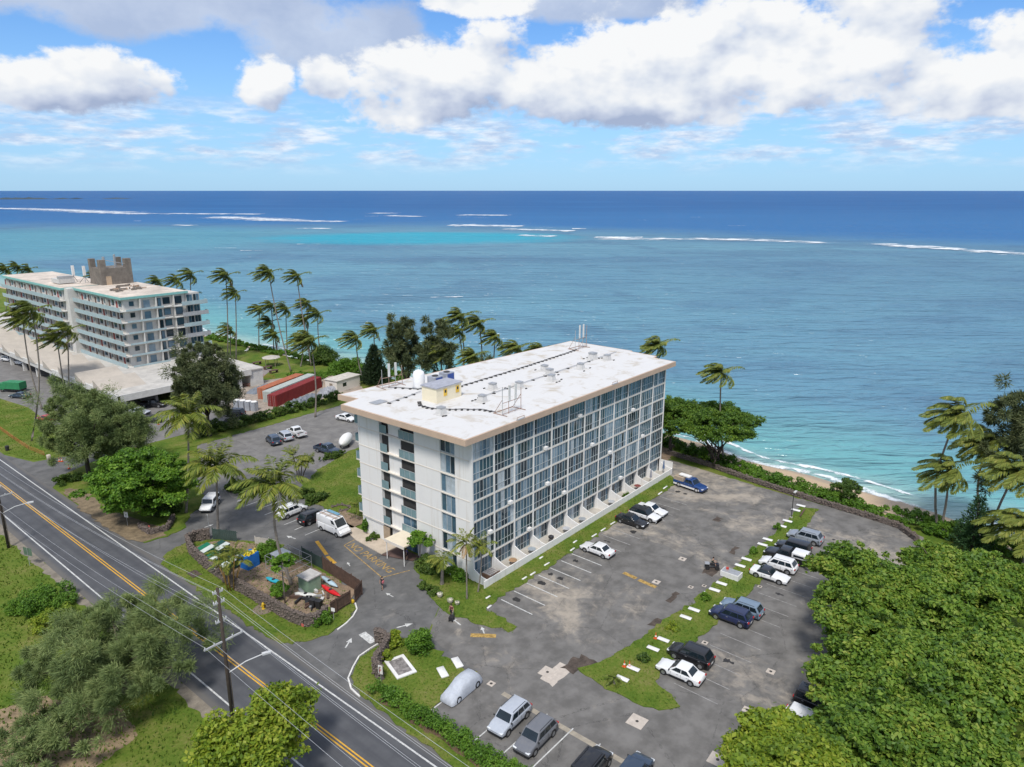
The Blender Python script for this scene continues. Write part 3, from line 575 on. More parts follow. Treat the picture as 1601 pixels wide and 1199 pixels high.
# balconies on the inland side
for fl in range(1, 7):
    for x0 in (.6, 12.6, 24.6, 36.6):
        bo = MB().box(x0, x0 + 3.6, 21.7, 23.3, FL[fl] - .16, FL[fl] + .02).obj('balcony', CREAM, bld)
        for a in ((x0 + .02, x0 + .05, 21.75, 23.25), (x0 + 3.55, x0 + 3.58, 21.75, 23.25), (x0 + .06, x0 + 1.78, 23.22, 23.26), (x0 + 1.84, x0 + 3.54, 23.22, 23.26)):
            MB().box(*a, FL[fl] + .06, FL[fl] + 1.15).obj('railing_panel', RAILG, bo)
        MB().box(x0, x0 + .06, 23.2, 23.28, FL[fl], FL[fl] + 1.2).box(x0 + 1.78, x0 + 1.84, 23.2, 23.28, FL[fl], FL[fl] + 1.2).box(x0 + 3.54, x0 + 3.6, 23.2, 23.28, FL[fl], FL[fl] + 1.2).obj('railing_post', ALU, bo)
MB().box(.4, LX, 21.66, 21.74, 0, 18.85).obj('side_wall', WHITE, bld); MB().box(LX - .1, LX + .02, .13, 21.7, 0, 18.85).obj('sea_wall_end', WHITE, bld)
# entrance canopy with columns
ca = MB().prism([(-3.3, 13.1), (.0, 13.1), (.0, 9.3), (-3.3, 9.3)], 2.75, 2.92).obj('entrance_canopy', mat('canopy_cream', (.74, .65, .50), .8, ns=1, var=.08), bld)
MB().box(-3.36, -3.31, 9.25, 13.15, 2.55, 2.96).obj('valance', CREAM, ca)
for y in (12.9, 9.5): MB().tube([(-3.15, y, 0), (-3.15, y, 2.75)], .06, 8).obj('post', WHITE, ca)
MB().box(-.14, -.03, 15.8, 17.1, 0, 2.4).obj('entrance_door', mat('door_beige', (.40, .31, .22), .7), bld)
MB().tube([(-.25, 14.6, 2.75), (-.25, 21.4, 2.75)], .05, 6).obj('conduit', mat('pipe_grey', (.38, .38, .37), .6), bld)
MB().box(-.9, -.05, 1.2, 4.6, .02, .75).obj('planter', CREAM, bld)
# ground-floor patios: long white wall, curved dividers
pw_ = MB()
MB().box(-.55, LX + .1, -2.42, -2.28, 0, 1.05).obj('patio_wall', WHITE, bld)
for i in range(13):
    x = i * BAY; n = 8
    prof = [(0, 0), (-2.28, 0), (-2.28, 1.05)] + [(-2.28 + 2.28 * k / n, 1.05 + .75 * (1 - math.cos(math.pi / 2 * k / n))) for k in range(1, n + 1)]
    mb = MB(); vs = [(x - .06, y, z) for y, z in prof] + [(x + .06, y, z) for y, z in prof]; k = len(prof)
    mb.add(vs, [tuple(range(k)), tuple(range(k, 2 * k))[::-1]] + [((j + 1) % k, j, k + j, k + (j + 1) % k) for j in range(k)]).obj('patio_divider', WHITE, bld)
MB().box(.1, LX, -2.28, .5, .0, .03).obj('patio_floor', CONC, bld)
MB().box(LX + .02, LX + .14, -2.42, -.2, 0, 2.2).obj('patio_end_wall', WHITE, bld)
# things on the patios
SHED = mat('brown_cover', (.22, .13, .08), .8); 
t = thing('storage_bench', 'brown slatted bench with white boards on it, first patio by the corner palms', 'bench', (1.9, -1.3, .03))
MB().box(-.95, .95, -.7, .7, .1, .95).obj('frame', SHED, t)
for k in range(5): MB().box(-.85 + k * .36, -.6 + k * .36, -.66, .66, .955, 1.03).obj('slat', mat('pale_board', (.55, .50, .45), .8), t)
for k in range(4): MB().box((-.95, .87)[k % 2], (-.87, .95)[k % 2], (-.7, .62)[k // 2], (-.62, .7)[k // 2], 0, .1).obj('leg', SHED, t)
def patio_table(x, y, lab, col):
    t = thing('patio_table', lab, 'table', (x, y, .03)); m = mat('patio_' + str(col), col, .6)
    MB().lathe((0, 0, .68), [(.55, 0), (.58, .02), (.55, .05)], 14).obj('tabletop', m, t); MB().tube([(0, 0, .02), (0, 0, .68)], .04, 6).obj('pedestal', m, t); MB().lathe((0, 0, 0), [(.3, 0), (.28, .03), (.05, .05)], 10).obj('base', m, t)
for bx, lab, col in ((1, 'low wooden table on the second patio from the corner palms', (.35, .22, .12)), (2, 'grey glass table on the third patio from the corner palms', (.33, .37, .40)), (4, 'pale grey table on the fifth patio from the corner palms', (.45, .46, .48)), (5, 'grey table on the middle patio of the glass facade', (.30, .32, .34)), (7, 'steel table on the patio left of the potted garden', (.42, .43, .44)), (9, 'dark red round table on the patio near the sea end', (.20, .05, .04))):
    patio_table(bx * BAY + 2.3, -1.25, lab, col)
def umbrella(x, y, lab, col):
    t = thing('closed_umbrella', lab, 'umbrella', (x, y, .03)); m = mat('umbrella_' + str(col), col, .8)
    MB().tube([(0, 0, .05), (0, 0, 2.5)], .03, 6).obj('pole', ALU, t); MB().lathe((0, 0, 0), [(.3, 0), (.28, .07), (.06, .1)], 10).obj('base', CONC, t)
    vs = [(.06, 2.45), (.10, 2.2), (.17, 1.5), (.22, 1.0), (.15, .98)]; MB().lathe((0, 0, 0), [(r_, z) for r_, z in vs][::-1], 9).obj('canopy', m, t)
umbrella(10 * BAY + 2.2, -1.5, 'closed grey patio umbrella near the sea end of the facade', (.28, .28, .32)); umbrella(11 * BAY + 3.2, -1.2, 'folded blue umbrella on the last patio beside the sea', (.10, .16, .28))
t = thing('grill', 'black covered grill with tools on the fourth patio from the corner palms', 'grill', (3 * BAY + 2.6, -1.3, .03))
MB().lathe((0, 0, .55), [(.3, 0), (.42, .15), (.40, .35), (.2, .48), (.03, .5)], 12).obj('lid', mat('grill_black', (.03, .03, .035), .4), t)
for a in (0, 2.1, 4.2): MB().tube([(.2 * math.cos(a), .2 * math.sin(a), .6), (.38 * math.cos(a), .38 * math.sin(a), 0)], .025, 5).obj('leg', DARK, t)
t = thing('planter_box', 'long planter box of green plants on the ninth patio', 'planter', (8 * BAY + 2.2, -1.5, .03)); MB().box(-1.1, 1.1, -.3, .3, 0, .5).obj('box', SHED, t)
PLANTER_TOP = t
# roof equipment
RZ = 19.71; GREY = mat('galvanised', (.42, .43, .44), .5, .4, ns=2, var=.15); RUST = mat('rusty_pipe', (.33, .21, .16), .8, ns=2, var=.3); LGREY = mat('vent_grey', (.55, .54, .52), .7, ns=2, var=.12)
ph = thing('roof_hut', 'cream roof hut with grey top and two yellow framed openings', 'hut', (6.4, 12.4, RZ))
MB().box(0, 4.9, 0, 2.9, 0, 2.05).obj('wall', mat('hut_cream', (.78, .70, .52), .8, ns=1, var=.06), ph); MB().box(-.15, 5.05, -.15, 3.05, 2.05, 2.2).obj('roof_cap', mat('hut_top', (.36, .37, .42), .7, ns=1.5, var=.2), ph)
for x in (1.7, 4.1):
    w_ = MB().box(x - .33, x + .33, -.05, -.003, .75, 1.75).obj('window_frame', mat('yellow_frame', (.72, .46, .06), .7), ph); MB().box(x - .17, x + .17, -.06, -.052, 1.2, 1.6).obj('opening', DARK, w_)
t = thing('water_tank', 'white upright water tank beside the roof hut', 'tank', (10.4, 20.2, RZ))
MB().lathe((0, 0, .15), [(.85, 0), (.88, .1), (.88, 2.0), (.75, 2.35), (.35, 2.6), (.05, 2.65)], 20).obj('vessel', mat('tank_white', (.80, .80, .80), .45, ns=1, var=.05), t, True, 40)
MB().lathe((0, 0, 0), [(1.0, 0), (1.0, .14)], 16).obj('plinth', GREY, t); MB().tube([(.9, .5, 0), (.9, .5, 3.0), (.2, .3, 3.0), (.2, .3, 2.6)], .035, 6).obj('pipe', WHITE, t)
for i, (x, y, lab) in enumerate(((12.2, 18.6, 'blue faced grey cooling unit next to the white tank'), (15.0, 19.0, 'blue faced grey cooling unit farther from the white tank'))):
    t = thing('cooling_unit', lab, 'cooling unit', (x, y, RZ)); MB().box(-.9, .9, -.75, .75, .25, 1.75).obj('casing', mat('unit_grey', (.33, .35, .40), .6), t)
    MB().box(-.55, .75, -.80, -.755, .5, 1.6).obj('blue_panel', mat('unit_blue', (.02, .06, .26), .5), t); MB().lathe((0, 0, 1.75), [(.5, 0), (.48, .1), (.1, .1)], 12).obj('fan', DARK, t)
    for a in (-.7, .7): MB().box(a - .06, a + .06, -.7, .7, 0, .25).obj('foot', GREY, t)
vn = ['near the inland corner', 'nearest the facade antennas', 'right of the roof hut', 'behind the facade antennas', 'on the middle of the roof', 'in front of the middle pair', 'behind the middle pair', 'beyond the middle of the roof', 'largest one near the sea end', 'small one near the sea end']
for i, (x, y) in enumerate(((3.5, 8.6), (11.2, 8.3), (16.9, 11.4), (20, 8.9), (30.8, 12.4), (26.5, 7.8), (29.3, 10.2), (35.6, 8.6), (42.6, 10.9), (43.8, 8.7))):
    t = thing('roof_vent', 'grey box roof vent with flared cap ' + vn[i], 'roof vent', (x, y, RZ), R.uniform(-.1, .1)); s_ = 1.25 if i == 8 else 1
    MB().add([(a * .55 * s_, c * .55 * s_, 0) for a, c in ((-1, -1), (1, -1), (1, 1), (-1, 1))] + [(a * .4 * s_, c * .4 * s_, .8 * s_) for a, c in ((-1, -1), (1, -1), (1, 1), (-1, 1))], [(3, 2, 1, 0), (4, 5, 6, 7), (0, 1, 5, 4), (1, 2, 6, 5), (2, 3, 7, 6), (3, 0, 4, 7)]).obj('hood', LGREY, t)
    MB().box(-.46 * s_, .46 * s_, -.46 * s_, .46 * s_, .8 * s_, .98 * s_).obj('cap', GREY, t); MB().box(-.9, .9, -.7, .7, 0, .05).obj('curb', LGREY, t)
    for k in range(3): MB().cbox((R.uniform(-1.5, 1.5), R.choice((-1, 1)) * R.uniform(.9, 1.4), .06), (.35, .18, .12)).obj('support_block', DARK, t)
def antenna_frame(name, lab, x, y, L, h, seed, rz=0.0):
    r_ = random.Random(seed); t = thing(name, lab, 'antenna', (x, y, RZ), rz)
    for k in range(4):
        xx = L * k / 3; MB().tube([(xx, 0, 0), (xx, 0, h * (.75 + .25 * r_.random()))], .045, 6).obj('post', RUST if k % 2 else GREY, t)
        if k % 3: MB().box(xx - .16, xx + .16, -.2, -.05, h * .45, h * .98).obj('antenna_panel', mat('antenna_white', (.62, .62, .60), .6), t)
    for z in (.15, h * .42): MB().tube([(0, 0, z), (L, 0, z)], .04, 6).obj('rail', RUST, t)
    for k in (0, 3): MB().tube([(L * k / 3, 0, h * .55), (L * k / 3 + .1, 1.5, .05)], .035, 6).obj('brace', RUST, t); MB().tube([(L * k / 3, -.8, .06), (L * k / 3, 1.6, .06)], .05, 6).obj('foot', RUST, t)
    MB().tube([(0, 1.5, .06), (L, 1.5, .06)], .05, 6).obj('rail', RUST, t)
antenna_frame('antenna_frame', 'rack of antenna poles at the inland back corner of the roof', 6.6, 24.0, 3.6, 3.7, 1, -.1); antenna_frame('antenna_frame', 'rack of rusty antenna poles at the facade edge of the roof', 8.0, 1.9, 3.8, 3.9, 2); antenna_frame('antenna_frame', 'rack of tall antenna poles at the sea end of the roof', 46.6, 17.4, 3.6, 4.6, 3)
def cable_run(lab, pts, step, m):
    t = thing('cable_run', lab, 'cable', (0, 0, RZ)); L = [0]
    for a, c in zip(pts, pts[1:]): L.append(L[-1] + math.dist(a, c))
    n = max(2, int(L[-1] / step)); X = np.interp(np.linspace(0, L[-1], n * 2 + 1), L, [p[0] for p in pts]); Y = np.interp(np.linspace(0, L[-1], n * 2 + 1), L, [p[1] for p in pts])
    MB().tube([(a, c, .16 + .03 * math.sin(i)) for i, (a, c) in enumerate(zip(X, Y))], .055, 5).obj('cable', m, t)
    for i in range(0, n * 2, 2):
        a = math.atan2(Y[i + 1] - Y[i], X[i + 1] - X[i]); MB().cbox((X[i], Y[i], .07), (.28, .55, .13), a).obj('support_block', DARK, t)
CAB = mat('cable_black', (.06, .06, .065), .7)
cable_run('black cable on blocks running from the hut to the sea end antennas', [(11.4, 15.6), (15.6, 15.9), (30, 16.2), (44, 17.0), (47, 17.3)], 1.15, CAB)
arc = [(5.2 + 0, 14.6), (4.2, 13.4), (4.0, 11.5), (4.9, 9.4), (6.6, 7.4), (8.0, 5.6), (8.4, 3.4)]
cable_run('black cable curving on blocks round the roof hut', arc, .8, CAB)
cable_run('grey conduit running along the middle of the roof', [(12, 9.6), (22, 9.9), (40, 10.3), (50, 10.7)], 3.0, GREY)
cable_run('grey conduit in front of the white tank', [(2.2, 17.4), (6.0, 17.9), (9.0, 18.3)], 1.5, GREY)
cable_run('black cables looping from the tank to the back antennas', [(10.4, 18.8), (9.2, 20.5), (8.3, 22.3), (7.3, 23.6)], 1.0, CAB)
tag(MB().box(.6, 2.6, 18.2, 19.7, RZ, RZ + .12).obj('roof_hatch', GREY), 'flat grey roof hatch near the inland corner', 'hatch')
for x, lab in ((8.4, 'small gutter bracket on the roof edge left of the facade'), (31.0, 'small gutter bracket on the roof edge mid facade')):
    t = thing('gutter_bracket', lab, 'bracket', (x, -.85, RZ)); MB().tube([(-.7, 0, .05), (-.7, 0, .35), (.7, 0, .35), (.7, 0, .05)], .04, 5).obj('rail', RUST, t); MB().box(-.8, .8, -.12, .12, 0, .06).obj('base', GREY, t)

# ------------------------------------------------------------------ neighbouring block with teal balconies, on its parking podium
nb = thing('neighbour_block', 'weathered white apartment block with pale teal balconies and brown stair tower', 'building')
TEAL = mat('teal_rail', (.36, .46, .48), .7, ns=1, var=.12); TEALF = mat('teal_fascia', (.22, .48, .45), .7, ns=1, var=.12); OFFW = mat('weathered_white', (.60, .585, .55), .85, ns=.6, var=.16)
ROOFT = mat('stained_roof', (.60, .52, .44), .9, ns=.25, var=.32); BRN = mat('tower_brown', (.19, .165, .14), .9, ns=.8, var=.3)
Z0 = 4.3; FH = 2.88
def tower(x0, x1, y0, y1, nf):
    MB().box(x0 + 1.5, x1, y0 + 1.2, y1, 0, Z0 + FH * nf).obj('wall', OFFW, nb)
    rf = MB().box(x0 + .6, x1 + .6, y0 + .2, y1 + .3, Z0 + FH * nf, Z0 + FH * nf + .55).obj('roof', TEALF, nb); MB().box(x0 + .8, x1 + .4, y0 + .4, y1 + .1, Z0 + FH * nf + .55, Z0 + FH * nf + .62).obj('roof_surface', ROOFT, rf)
    for f_ in range(nf):
        z = Z0 + FH * f_
        bo = MB().box(x0, x0 + 1.55, y0, y1, z - .18, z).obj('balcony', OFFW, nb); MB().box(x0 - .02, x0 + .06, y0, y1, z - .1, z + .95).obj('railing', TEAL, bo)
        bo = MB().box(x0 + 1.55, x1 - 3.5, y0, y0 + 1.25, z - .18, z).obj('balcony', OFFW, nb); MB().box(x0 + 1.55, x0 + 11, y0 - .02, y0 + .06, z - .1, z + .35).obj('railing', TEAL, bo)
        n = int((y1 - y0) / 4.4)
        for k in range(n):
            yy = y0 + 2.2 + k * 4.4
            wo = MB().box(x0 + 1.42, x0 + 1.5, yy, yy + 1.5, z + .9, z + 2.25).obj('window', DARK, nb); MB().box(x0 + 1.40, x0 + 1.42, yy + .06, yy + .72, z + .96, z + 2.19).obj('pane', PANES[(k + f_) % 3], wo); MB().box(x0 + 1.40, x0 + 1.42, yy + .78, yy + 1.44, z + .96, z + 2.19).obj('pane', PANES[(k * 2 + f_) % 4], wo)
            MB().box(x0 + 1.42, x0 + 1.49, yy + 2.3, yy + 3.15, z, z + 2.1).obj('door', mat('door_dark', (.16, .10, .08), .7) if (k * 3 + f_) % 5 else mat('door_red', (.32, .06, .05), .7), nb)
            if k % 2: MB().box(x0 + .9, x0 + 1.5, yy + 3.7, yy + 3.82, z, z + FH - .18).obj('divider', OFFW, nb)
tower(14.2, 31.5, 132.6, 163.5, 6); tower(11.6, 26.2, 164.5, 213, 6)
MB().box(13.2, 16.5, 162.4, 165.5, 0, Z0 + FH * 6 + .5).obj('pier', OFFW, nb)
for f_ in range(6):
    z = Z0 + FH * f_
    MB().box(31.5, 35.3, 133.4, 140, z - .1, z + FH - .1).obj('wall', mat('recess_wall', (.52, .50, .47), .85), nb)
    for k in range(2):
        wo = MB().box(31.7 + k * 1.8, 33.3 + k * 1.8, 133.3, 133.38, z + .35, z + 2.45).obj('window', OFFW, nb); MB().box(31.76 + k * 1.8, 32.46 + k * 1.8, 133.26, 133.3, z + .42, z + 2.38).obj('pane', PANES[(k + f_) % 2], wo); MB().box(32.54 + k * 1.8, 33.24 + k * 1.8, 133.26, 133.3, z + .42, z + 2.38).obj('pane', PANES[(f_) % 3], wo)
    bo = MB().box(27.5, 36.6, 131.6, 133.35, z - .2, z).obj('balcony', OFFW, nb); MB().box(29.5, 36.6, 131.55, 131.62, z - .05, z + .9).obj('railing', TEAL if f_ % 2 else mat('rail_grey', (.36, .37, .38), .7), bo); MB().box(36.55, 36.62, 131.62, 133.3, z - .05, z + .9).obj('railing', TEAL, bo)
    for xa, xb, za in ((17.0, 18.3, .9), (24.2, 25.1, .05), (25.6, 27.4, .5), (28.6, 30.6, .3)):
        wo = MB().box(xa, xb, 133.68, 133.79, z + za, z + 2.25).obj('window' if za > .1 else 'door', DARK if za < .8 else OFFW, nb); MB().box(xa + .08, xb - .08, 133.64, 133.68, z + za + .08, z + 2.17).obj('pane', PANES[int(xa + f_) % 3], wo)
    for xa in (19.4, 23.4, 28.0): MB().box(xa, xa + .18, 132.65, 133.8, z, z + FH - .2).obj('divider', OFFW, nb)
    wo = MB().box(20.5, 22.3, 133.7, 133.78, z + .1, z + 2.2).obj('window', OFFW, nb); MB().box(20.6, 22.2, 133.66, 133.7, z + .2, z + 2.1).obj('pane', PANES[3 if f_ % 2 else 2], wo)
# podium car park with raked canopies
pod = MB().box(1.6, 33, 107, 260, 3.3, 4.15).obj('podium_roof', mat('podium_concrete', (.50, .475, .435), .85, ns=.4, var=.2), nb)
for k in range(13):
    y = 114 + k * 10.5; MB().add([(1.0, y, 4.15), (10.5, y, 4.15), (10.5, y + 5.4, 6.1), (1.0, y + 5.4, 6.1), (1.0, y + 5.4, 4.15), (10.5, y + 5.4, 4.15)], [(0, 1, 2, 3), (2, 5, 4, 3), (0, 3, 4), (1, 5, 2)]).obj('raked_canopy', mat('canopy_tan', (.46, .41, .35), .85, ns=.4, var=.12), pod)
for x in (2.2, 16, 30): MB().box(x, x + .8, 107.3, 108.1, 0, 3.3).obj('column', OFFW, nb)
for k in range(15): MB().box(1.9, 2.7, 108 + k * 10.3, 108.8 + k * 10.3, 0, 3.3).obj('column', OFFW, nb)
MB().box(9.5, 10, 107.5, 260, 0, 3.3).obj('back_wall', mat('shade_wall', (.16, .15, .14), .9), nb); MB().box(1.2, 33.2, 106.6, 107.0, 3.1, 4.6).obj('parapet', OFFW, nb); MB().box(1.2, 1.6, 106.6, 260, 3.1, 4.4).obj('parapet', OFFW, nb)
MB().box(33, 36.5, 107, 131, 0, 4.1).obj('annexe', OFFW, nb); MB().box(32.8, 36.7, 106.8, 131.2, 4.1, 4.4).obj('annexe_roof', mat('podium_concrete', (.62, .57, .50)), nb)
RT = Z0 + FH * 6 + .62
b_ = up_at(178, 437, (24, 160)); tb = MB().box(22, 30.5, 161.5, 169.5, RT - .6, RT + 4.6).obj('stair_tower', BRN, nb); MB().box(23.2, 24.6, 161.42, 161.5, RT, RT + 2.4).obj('tower_door', mat('tower_door', (.48, .36, .25), .8), tb)
for x0, x1, y0, y1 in ((22, 23.6, 161.5, 163.2), (28.8, 30.5, 161.5, 163.2), (22, 23.4, 168, 169.5), (29, 30.5, 168, 169.5)): MB().box(x0, x1, y0, y1, RT + 4.6, RT + 7.0).obj('tower_horn', BRN, tb)
MB().tube([(26, 162, RT + 4.6), (26.4, 162, RT + 8.4)], .12, 6).tube([(27.5, 165, RT + 4.6), (27.5, 165, RT + 8.0)], .3, 6).tube([(24.5, 165, RT + 4.6), (24.5, 165, RT + 7.6)], .35, 6).tube([(24, 162, RT + 6.8), (30, 162, RT + 5.2)], .1, 6).obj('tower_pipe', GREY, tb)
for k, (x, y) in enumerate(((20, 176), (21.5, 172), (23.5, 169.9))):
    t = thing('mobile_antenna', ['leftmost', 'middle', 'rightmost'][k] + ' white panel antenna on the neighbouring roof', 'antenna', (x, y, RT)); MB().tube([(0, 0, 0), (0, 0, 4.2)], .09, 6).obj('mast', GREY, t); MB().box(-.35, .35, -.3, .1, 2.1, 4.8).obj('panel', WHITE, t); MB().tube([(0, 0, 1.8), (1.2, 1.0, 0)], .06, 5).tube([(0, 0, 1.8), (-1.2, 1.0, 0)], .06, 5).obj('brace', DARK, t)
t = thing('air_handler', 'pale boxy air handler on the neighbouring roof', 'air handler', (17, 176, RT)); MB().box(-2, 2, -3, 3, .2, 1.4).obj('casing', LGREY, t); MB().box(-1.8, 1.8, -2.8, -1.2, 1.4, 2.2).obj('duct', GREY, t)
t = thing('debris_heap', 'heap of dark brown roofing debris beside the stair tower', 'debris', (23, 150, RT + .02))
for k in range(26): MB().cbox((R.uniform(-4, 5), R.uniform(-6, 6), .25), (R.uniform(.4, 2.2), R.uniform(.15, .5), R.uniform(.2, .6)), R.uniform(0, 3)).obj('plank', BRN if k % 3 else mat('debris_pale', (.45, .33, .24), .9), t)
# ------------------------------------------------------------------ vegetation
BARK = mat('bark', (.115, .085, .065), .9, ns=3, var=.35, bump=.5); PALMB = mat('palm_bark', (.23, .20, .17), .9, ns=5, var=.3, bump=.5); BARKD = mat('bark_dark', (.055, .042, .034), .9, ns=3, var=.3, bump=.5)
L_ALM = leaf('leaf_almond', [(0.036, 0.090, 0.011), (0.078, 0.177, 0.016), (0.138, 0.262, 0.024), (0.219, 0.345, 0.038)])
L_MILO = leaf('leaf_milo', [(0.035, 0.082, 0.014), (0.076, 0.154, 0.019), (0.131, 0.226, 0.027), (0.207, 0.291, 0.038), (0.306, 0.333, 0.061)])
L_YEL = leaf('leaf_yellow_green', [(0.073, 0.128, 0.014), (0.146, 0.225, 0.019), (0.243, 0.307, 0.027), (0.348, 0.360, 0.047)])
L_IRON = leaf('leaf_ironwood', [(0.069, 0.104, 0.039), (0.127, 0.178, 0.061), (0.201, 0.257, 0.087), (0.304, 0.343, 0.132)], .15, .7)
L_IROND = leaf('leaf_ironwood_dark', [(0.040, 0.060, 0.029), (0.081, 0.105, 0.046), (0.130, 0.153, 0.064), (0.202, 0.205, 0.091)], .15, .7)
L_HEL = leaf('leaf_heliotrope', [(0.029, 0.072, 0.011), (0.065, 0.138, 0.016), (0.117, 0.203, 0.022), (0.194, 0.277, 0.030)])
L_NAU = leaf('leaf_naupaka', [(0.036, 0.087, 0.011), (0.073, 0.165, 0.016), (0.121, 0.232, 0.022), (0.170, 0.285, 0.032)])
L_HEDGE = leaf('leaf_hedge', [(0.023, 0.051, 0.011), (0.049, 0.099, 0.016), (0.089, 0.150, 0.024), (0.146, 0.195, 0.038)])
L_PINE = leaf('leaf_pine', [(0.013, 0.030, 0.014), (0.029, 0.054, 0.022), (0.049, 0.078, 0.030)], .1, .7)
L_PALM = leaf('leaf_palm', [(0.066, 0.093, 0.026), (0.127, 0.166, 0.036), (0.201, 0.235, 0.047), (0.306, 0.293, 0.073)], .2, .5)
L_PALMG = leaf('leaf_palm_green', [(0.065, 0.099, 0.019), (0.130, 0.177, 0.027), (0.211, 0.240, 0.038), (0.324, 0.300, 0.061)], .2, .5)
L_DEAD = leaf('leaf_dead', [(0.259, 0.165, 0.081), (0.421, 0.285, 0.149), (0.551, 0.390, 0.216)], .2, .8)
def unit(v): return v / (np.linalg.norm(v, axis=-1, keepdims=True) + 1e-9)
def leaf_quads(C, N, size, aspect=.62, droop=None):
    """C centres (k,3), N normals, rhombic leaves"""
    k = len(C); a = unit(np.cross(N, rng.normal(size=(k, 3)))) if droop is None else droop; b = unit(np.cross(N, a)); s_ = (size * rng.uniform(.65, 1.35, k))[:, None]
    return np.stack([C - a * s_ * .5, C + b * s_ * aspect * .5, C + a * s_ * .5, C - b * s_ * aspect * .5], 1)
def clump_leaves(cl, per, size, flat=.6, up=.9, aspect=.62):
    cl = np.asarray(cl, float); k = len(cl); idx = np.repeat(np.arange(k), np.maximum(4, (per * (cl[:, 3] / cl[:, 3].mean()) ** 2)).astype(int)); n = len(idx)
    d = unit(rng.normal(size=(n, 3))); r_ = rng.uniform(.35, 1, n) ** .6; off = d * r_[:, None] * cl[idx, 3:4]; off[:, 2] *= flat
    N = unit(d * .6 + np.array([0, 0, up]) + rng.normal(0, .75, (n, 3))); off = off * (1 + np.abs(rng.normal(0, .22, (n, 1))))
    return leaf_quads(cl[idx, :3] + off, N, size, aspect)
def ell_clumps(c, rad3, n, r, low=-.35, fill=.25, jit=.12):
    d = unit(rng.normal(size=(n * 3, 3))); d = d[d[:, 2] > low][:n]; jit = max(jit, .16); k = np.where(rng.random(len(d)) < fill, rng.uniform(.35, .8, len(d)), rng.uniform(.84, 1.06, len(d)))
    p = np.array(c) + d * k[:, None] * np.array(rad3) * (1 + rng.normal(0, jit, (len(d), 1))); rr_ = r * rng.uniform(.45, 1.35, len(d))
    d2 = unit(rng.normal(size=(n, 3))); d2 = d2[d2[:, 2] > low * .5]; p2 = np.array(c) + d2 * rng.uniform(1.02, 1.24, (len(d2), 1)) * np.array(rad3)      # sprigs standing out of the crown
    return np.r_[np.c_[p, rr_], np.c_[p2, r * rng.uniform(.22, .5, len(d2))]]
def trunk_mb(base, fork, ends, r0, n=7, wob=.3):
    mb = MB(); base = np.array(base, float); fork = np.array(fork, float); m_ = (base + fork) / 2 + np.array([R.uniform(-wob, wob), R.uniform(-wob, wob), 0])
    mb.tube([base - [0, 0, .1], base + [0, 0, .3], m_, fork], [r0 * 1.35, r0 * 1.1, r0 * .9, r0 * .75], n)
    for e in ends:
        e = np.array(e, float); mid = fork + (e - fork) * .5 + np.array([R.uniform(-wob, wob), R.uniform(-wob, wob), abs(R.gauss(0, wob))])
        mb.tube([fork - (fork - base) * .06, fork + (mid - fork) * .5, mid, e], [r0 * .6, r0 * .45, r0 * .3, r0 * .1], 5)
    return mb
def tree(name, lab, cat, base, crown, mcrown, nlimb=9, r0=.3, bark=BARK, fork=.4, group=None, cl=None, forks=1):
    base = np.array(base, float); t = thing(name, lab, cat, tuple(base), 0, group); V = crown - base
    c = V.reshape(-1, 3).mean(0)
    ends = V[rng.integers(0, len(V), nlimb), 0] if cl is None else (np.asarray(cl)[rng.integers(0, len(cl), nlimb), :3] - base)
    trunk_mb((0, 0, 0), (c[0] * .25, c[1] * .25, max(.6, c[2] * fork)), ends, r0).obj('trunk', bark, t, True)
    link('crown', quads_mesh('crown', V, mcrown), t); return t
def broad(name, lab, base, c, rad3, ncl, r, per, size, m, cat='tree', low=-.35, fill=.25, flat=.6, lobes=0, **kw):
    if lobes:                                                        # uneven crown: several overlapping boughs of different size
        cl = []; rad3 = np.array(rad3)
        for i in range(lobes):
            a = 6.283 * i / lobes + R.uniform(-.5, .5); k_ = R.uniform(.40, .62); o_ = np.array([math.cos(a), math.sin(a), 0]) * rad3 * R.uniform(.42, .62) + np.array([0, 0, R.uniform(-.45, .3) * rad3[2]])
            cl.append(ell_clumps(np.array(c) + o_, rad3 * np.array([k_, k_, k_ * 1.15]), int(ncl / lobes), r, low - .25, fill))
        cl.append(ell_clumps(np.array(c) + [0, 0, .25 * rad3[2]], rad3 * .5, int(ncl / lobes), r, low, fill)); cl = np.concatenate(cl)
    else: cl = ell_clumps(c, rad3, ncl, r, low, fill)
    cl = cl[cl[:, 2] > .5]; return tree(name, lab, cat, base, clump_leaves(cl, per, size, flat), m, cl=cl, **kw)
# near broadleaf trees: the big canopy at lower right stands on the lawn beyond the second lot
def crown_at(px, py, z): p = P(px, py, z); return p
BIG = [('spreading_tree', 'broad green canopy tree overhanging the right lot', (1392, 938, 5.6), (8.2, 8.2, 3.3), 150, L_MILO), ('spreading_tree', 'green canopy tree at the right edge below the pine', (1510, 915, 5.4), (7.6, 7.6, 3.6), 140, L_MILO),
       ('spreading_tree', 'green canopy tree in the middle of the lower right thicket', (1412, 1062, 6.0), (7.4, 7.4, 3.8), 150, L_MILO), ('spreading_tree', 'green canopy tree at the right edge mid thicket', (1560, 1050, 6.0), (7.2, 7.2, 3.8), 130, L_MILO),
       ('spreading_tree', 'green canopy tree at the bottom right corner', (1480, 1165, 6.5), (6.6, 6.6, 3.8), 130, L_MILO), ('spreading_tree', 'yellow green tree at the bottom edge over the parked white car', (1240, 1205, 6.2), (4.6, 4.6, 2.8), 90, L_YEL),
       ('spreading_tree', 'fresh green tree between the yellow one and the thicket', (1365, 1150, 5.6), (4.6, 4.6, 3.2), 90, L_MILO)]
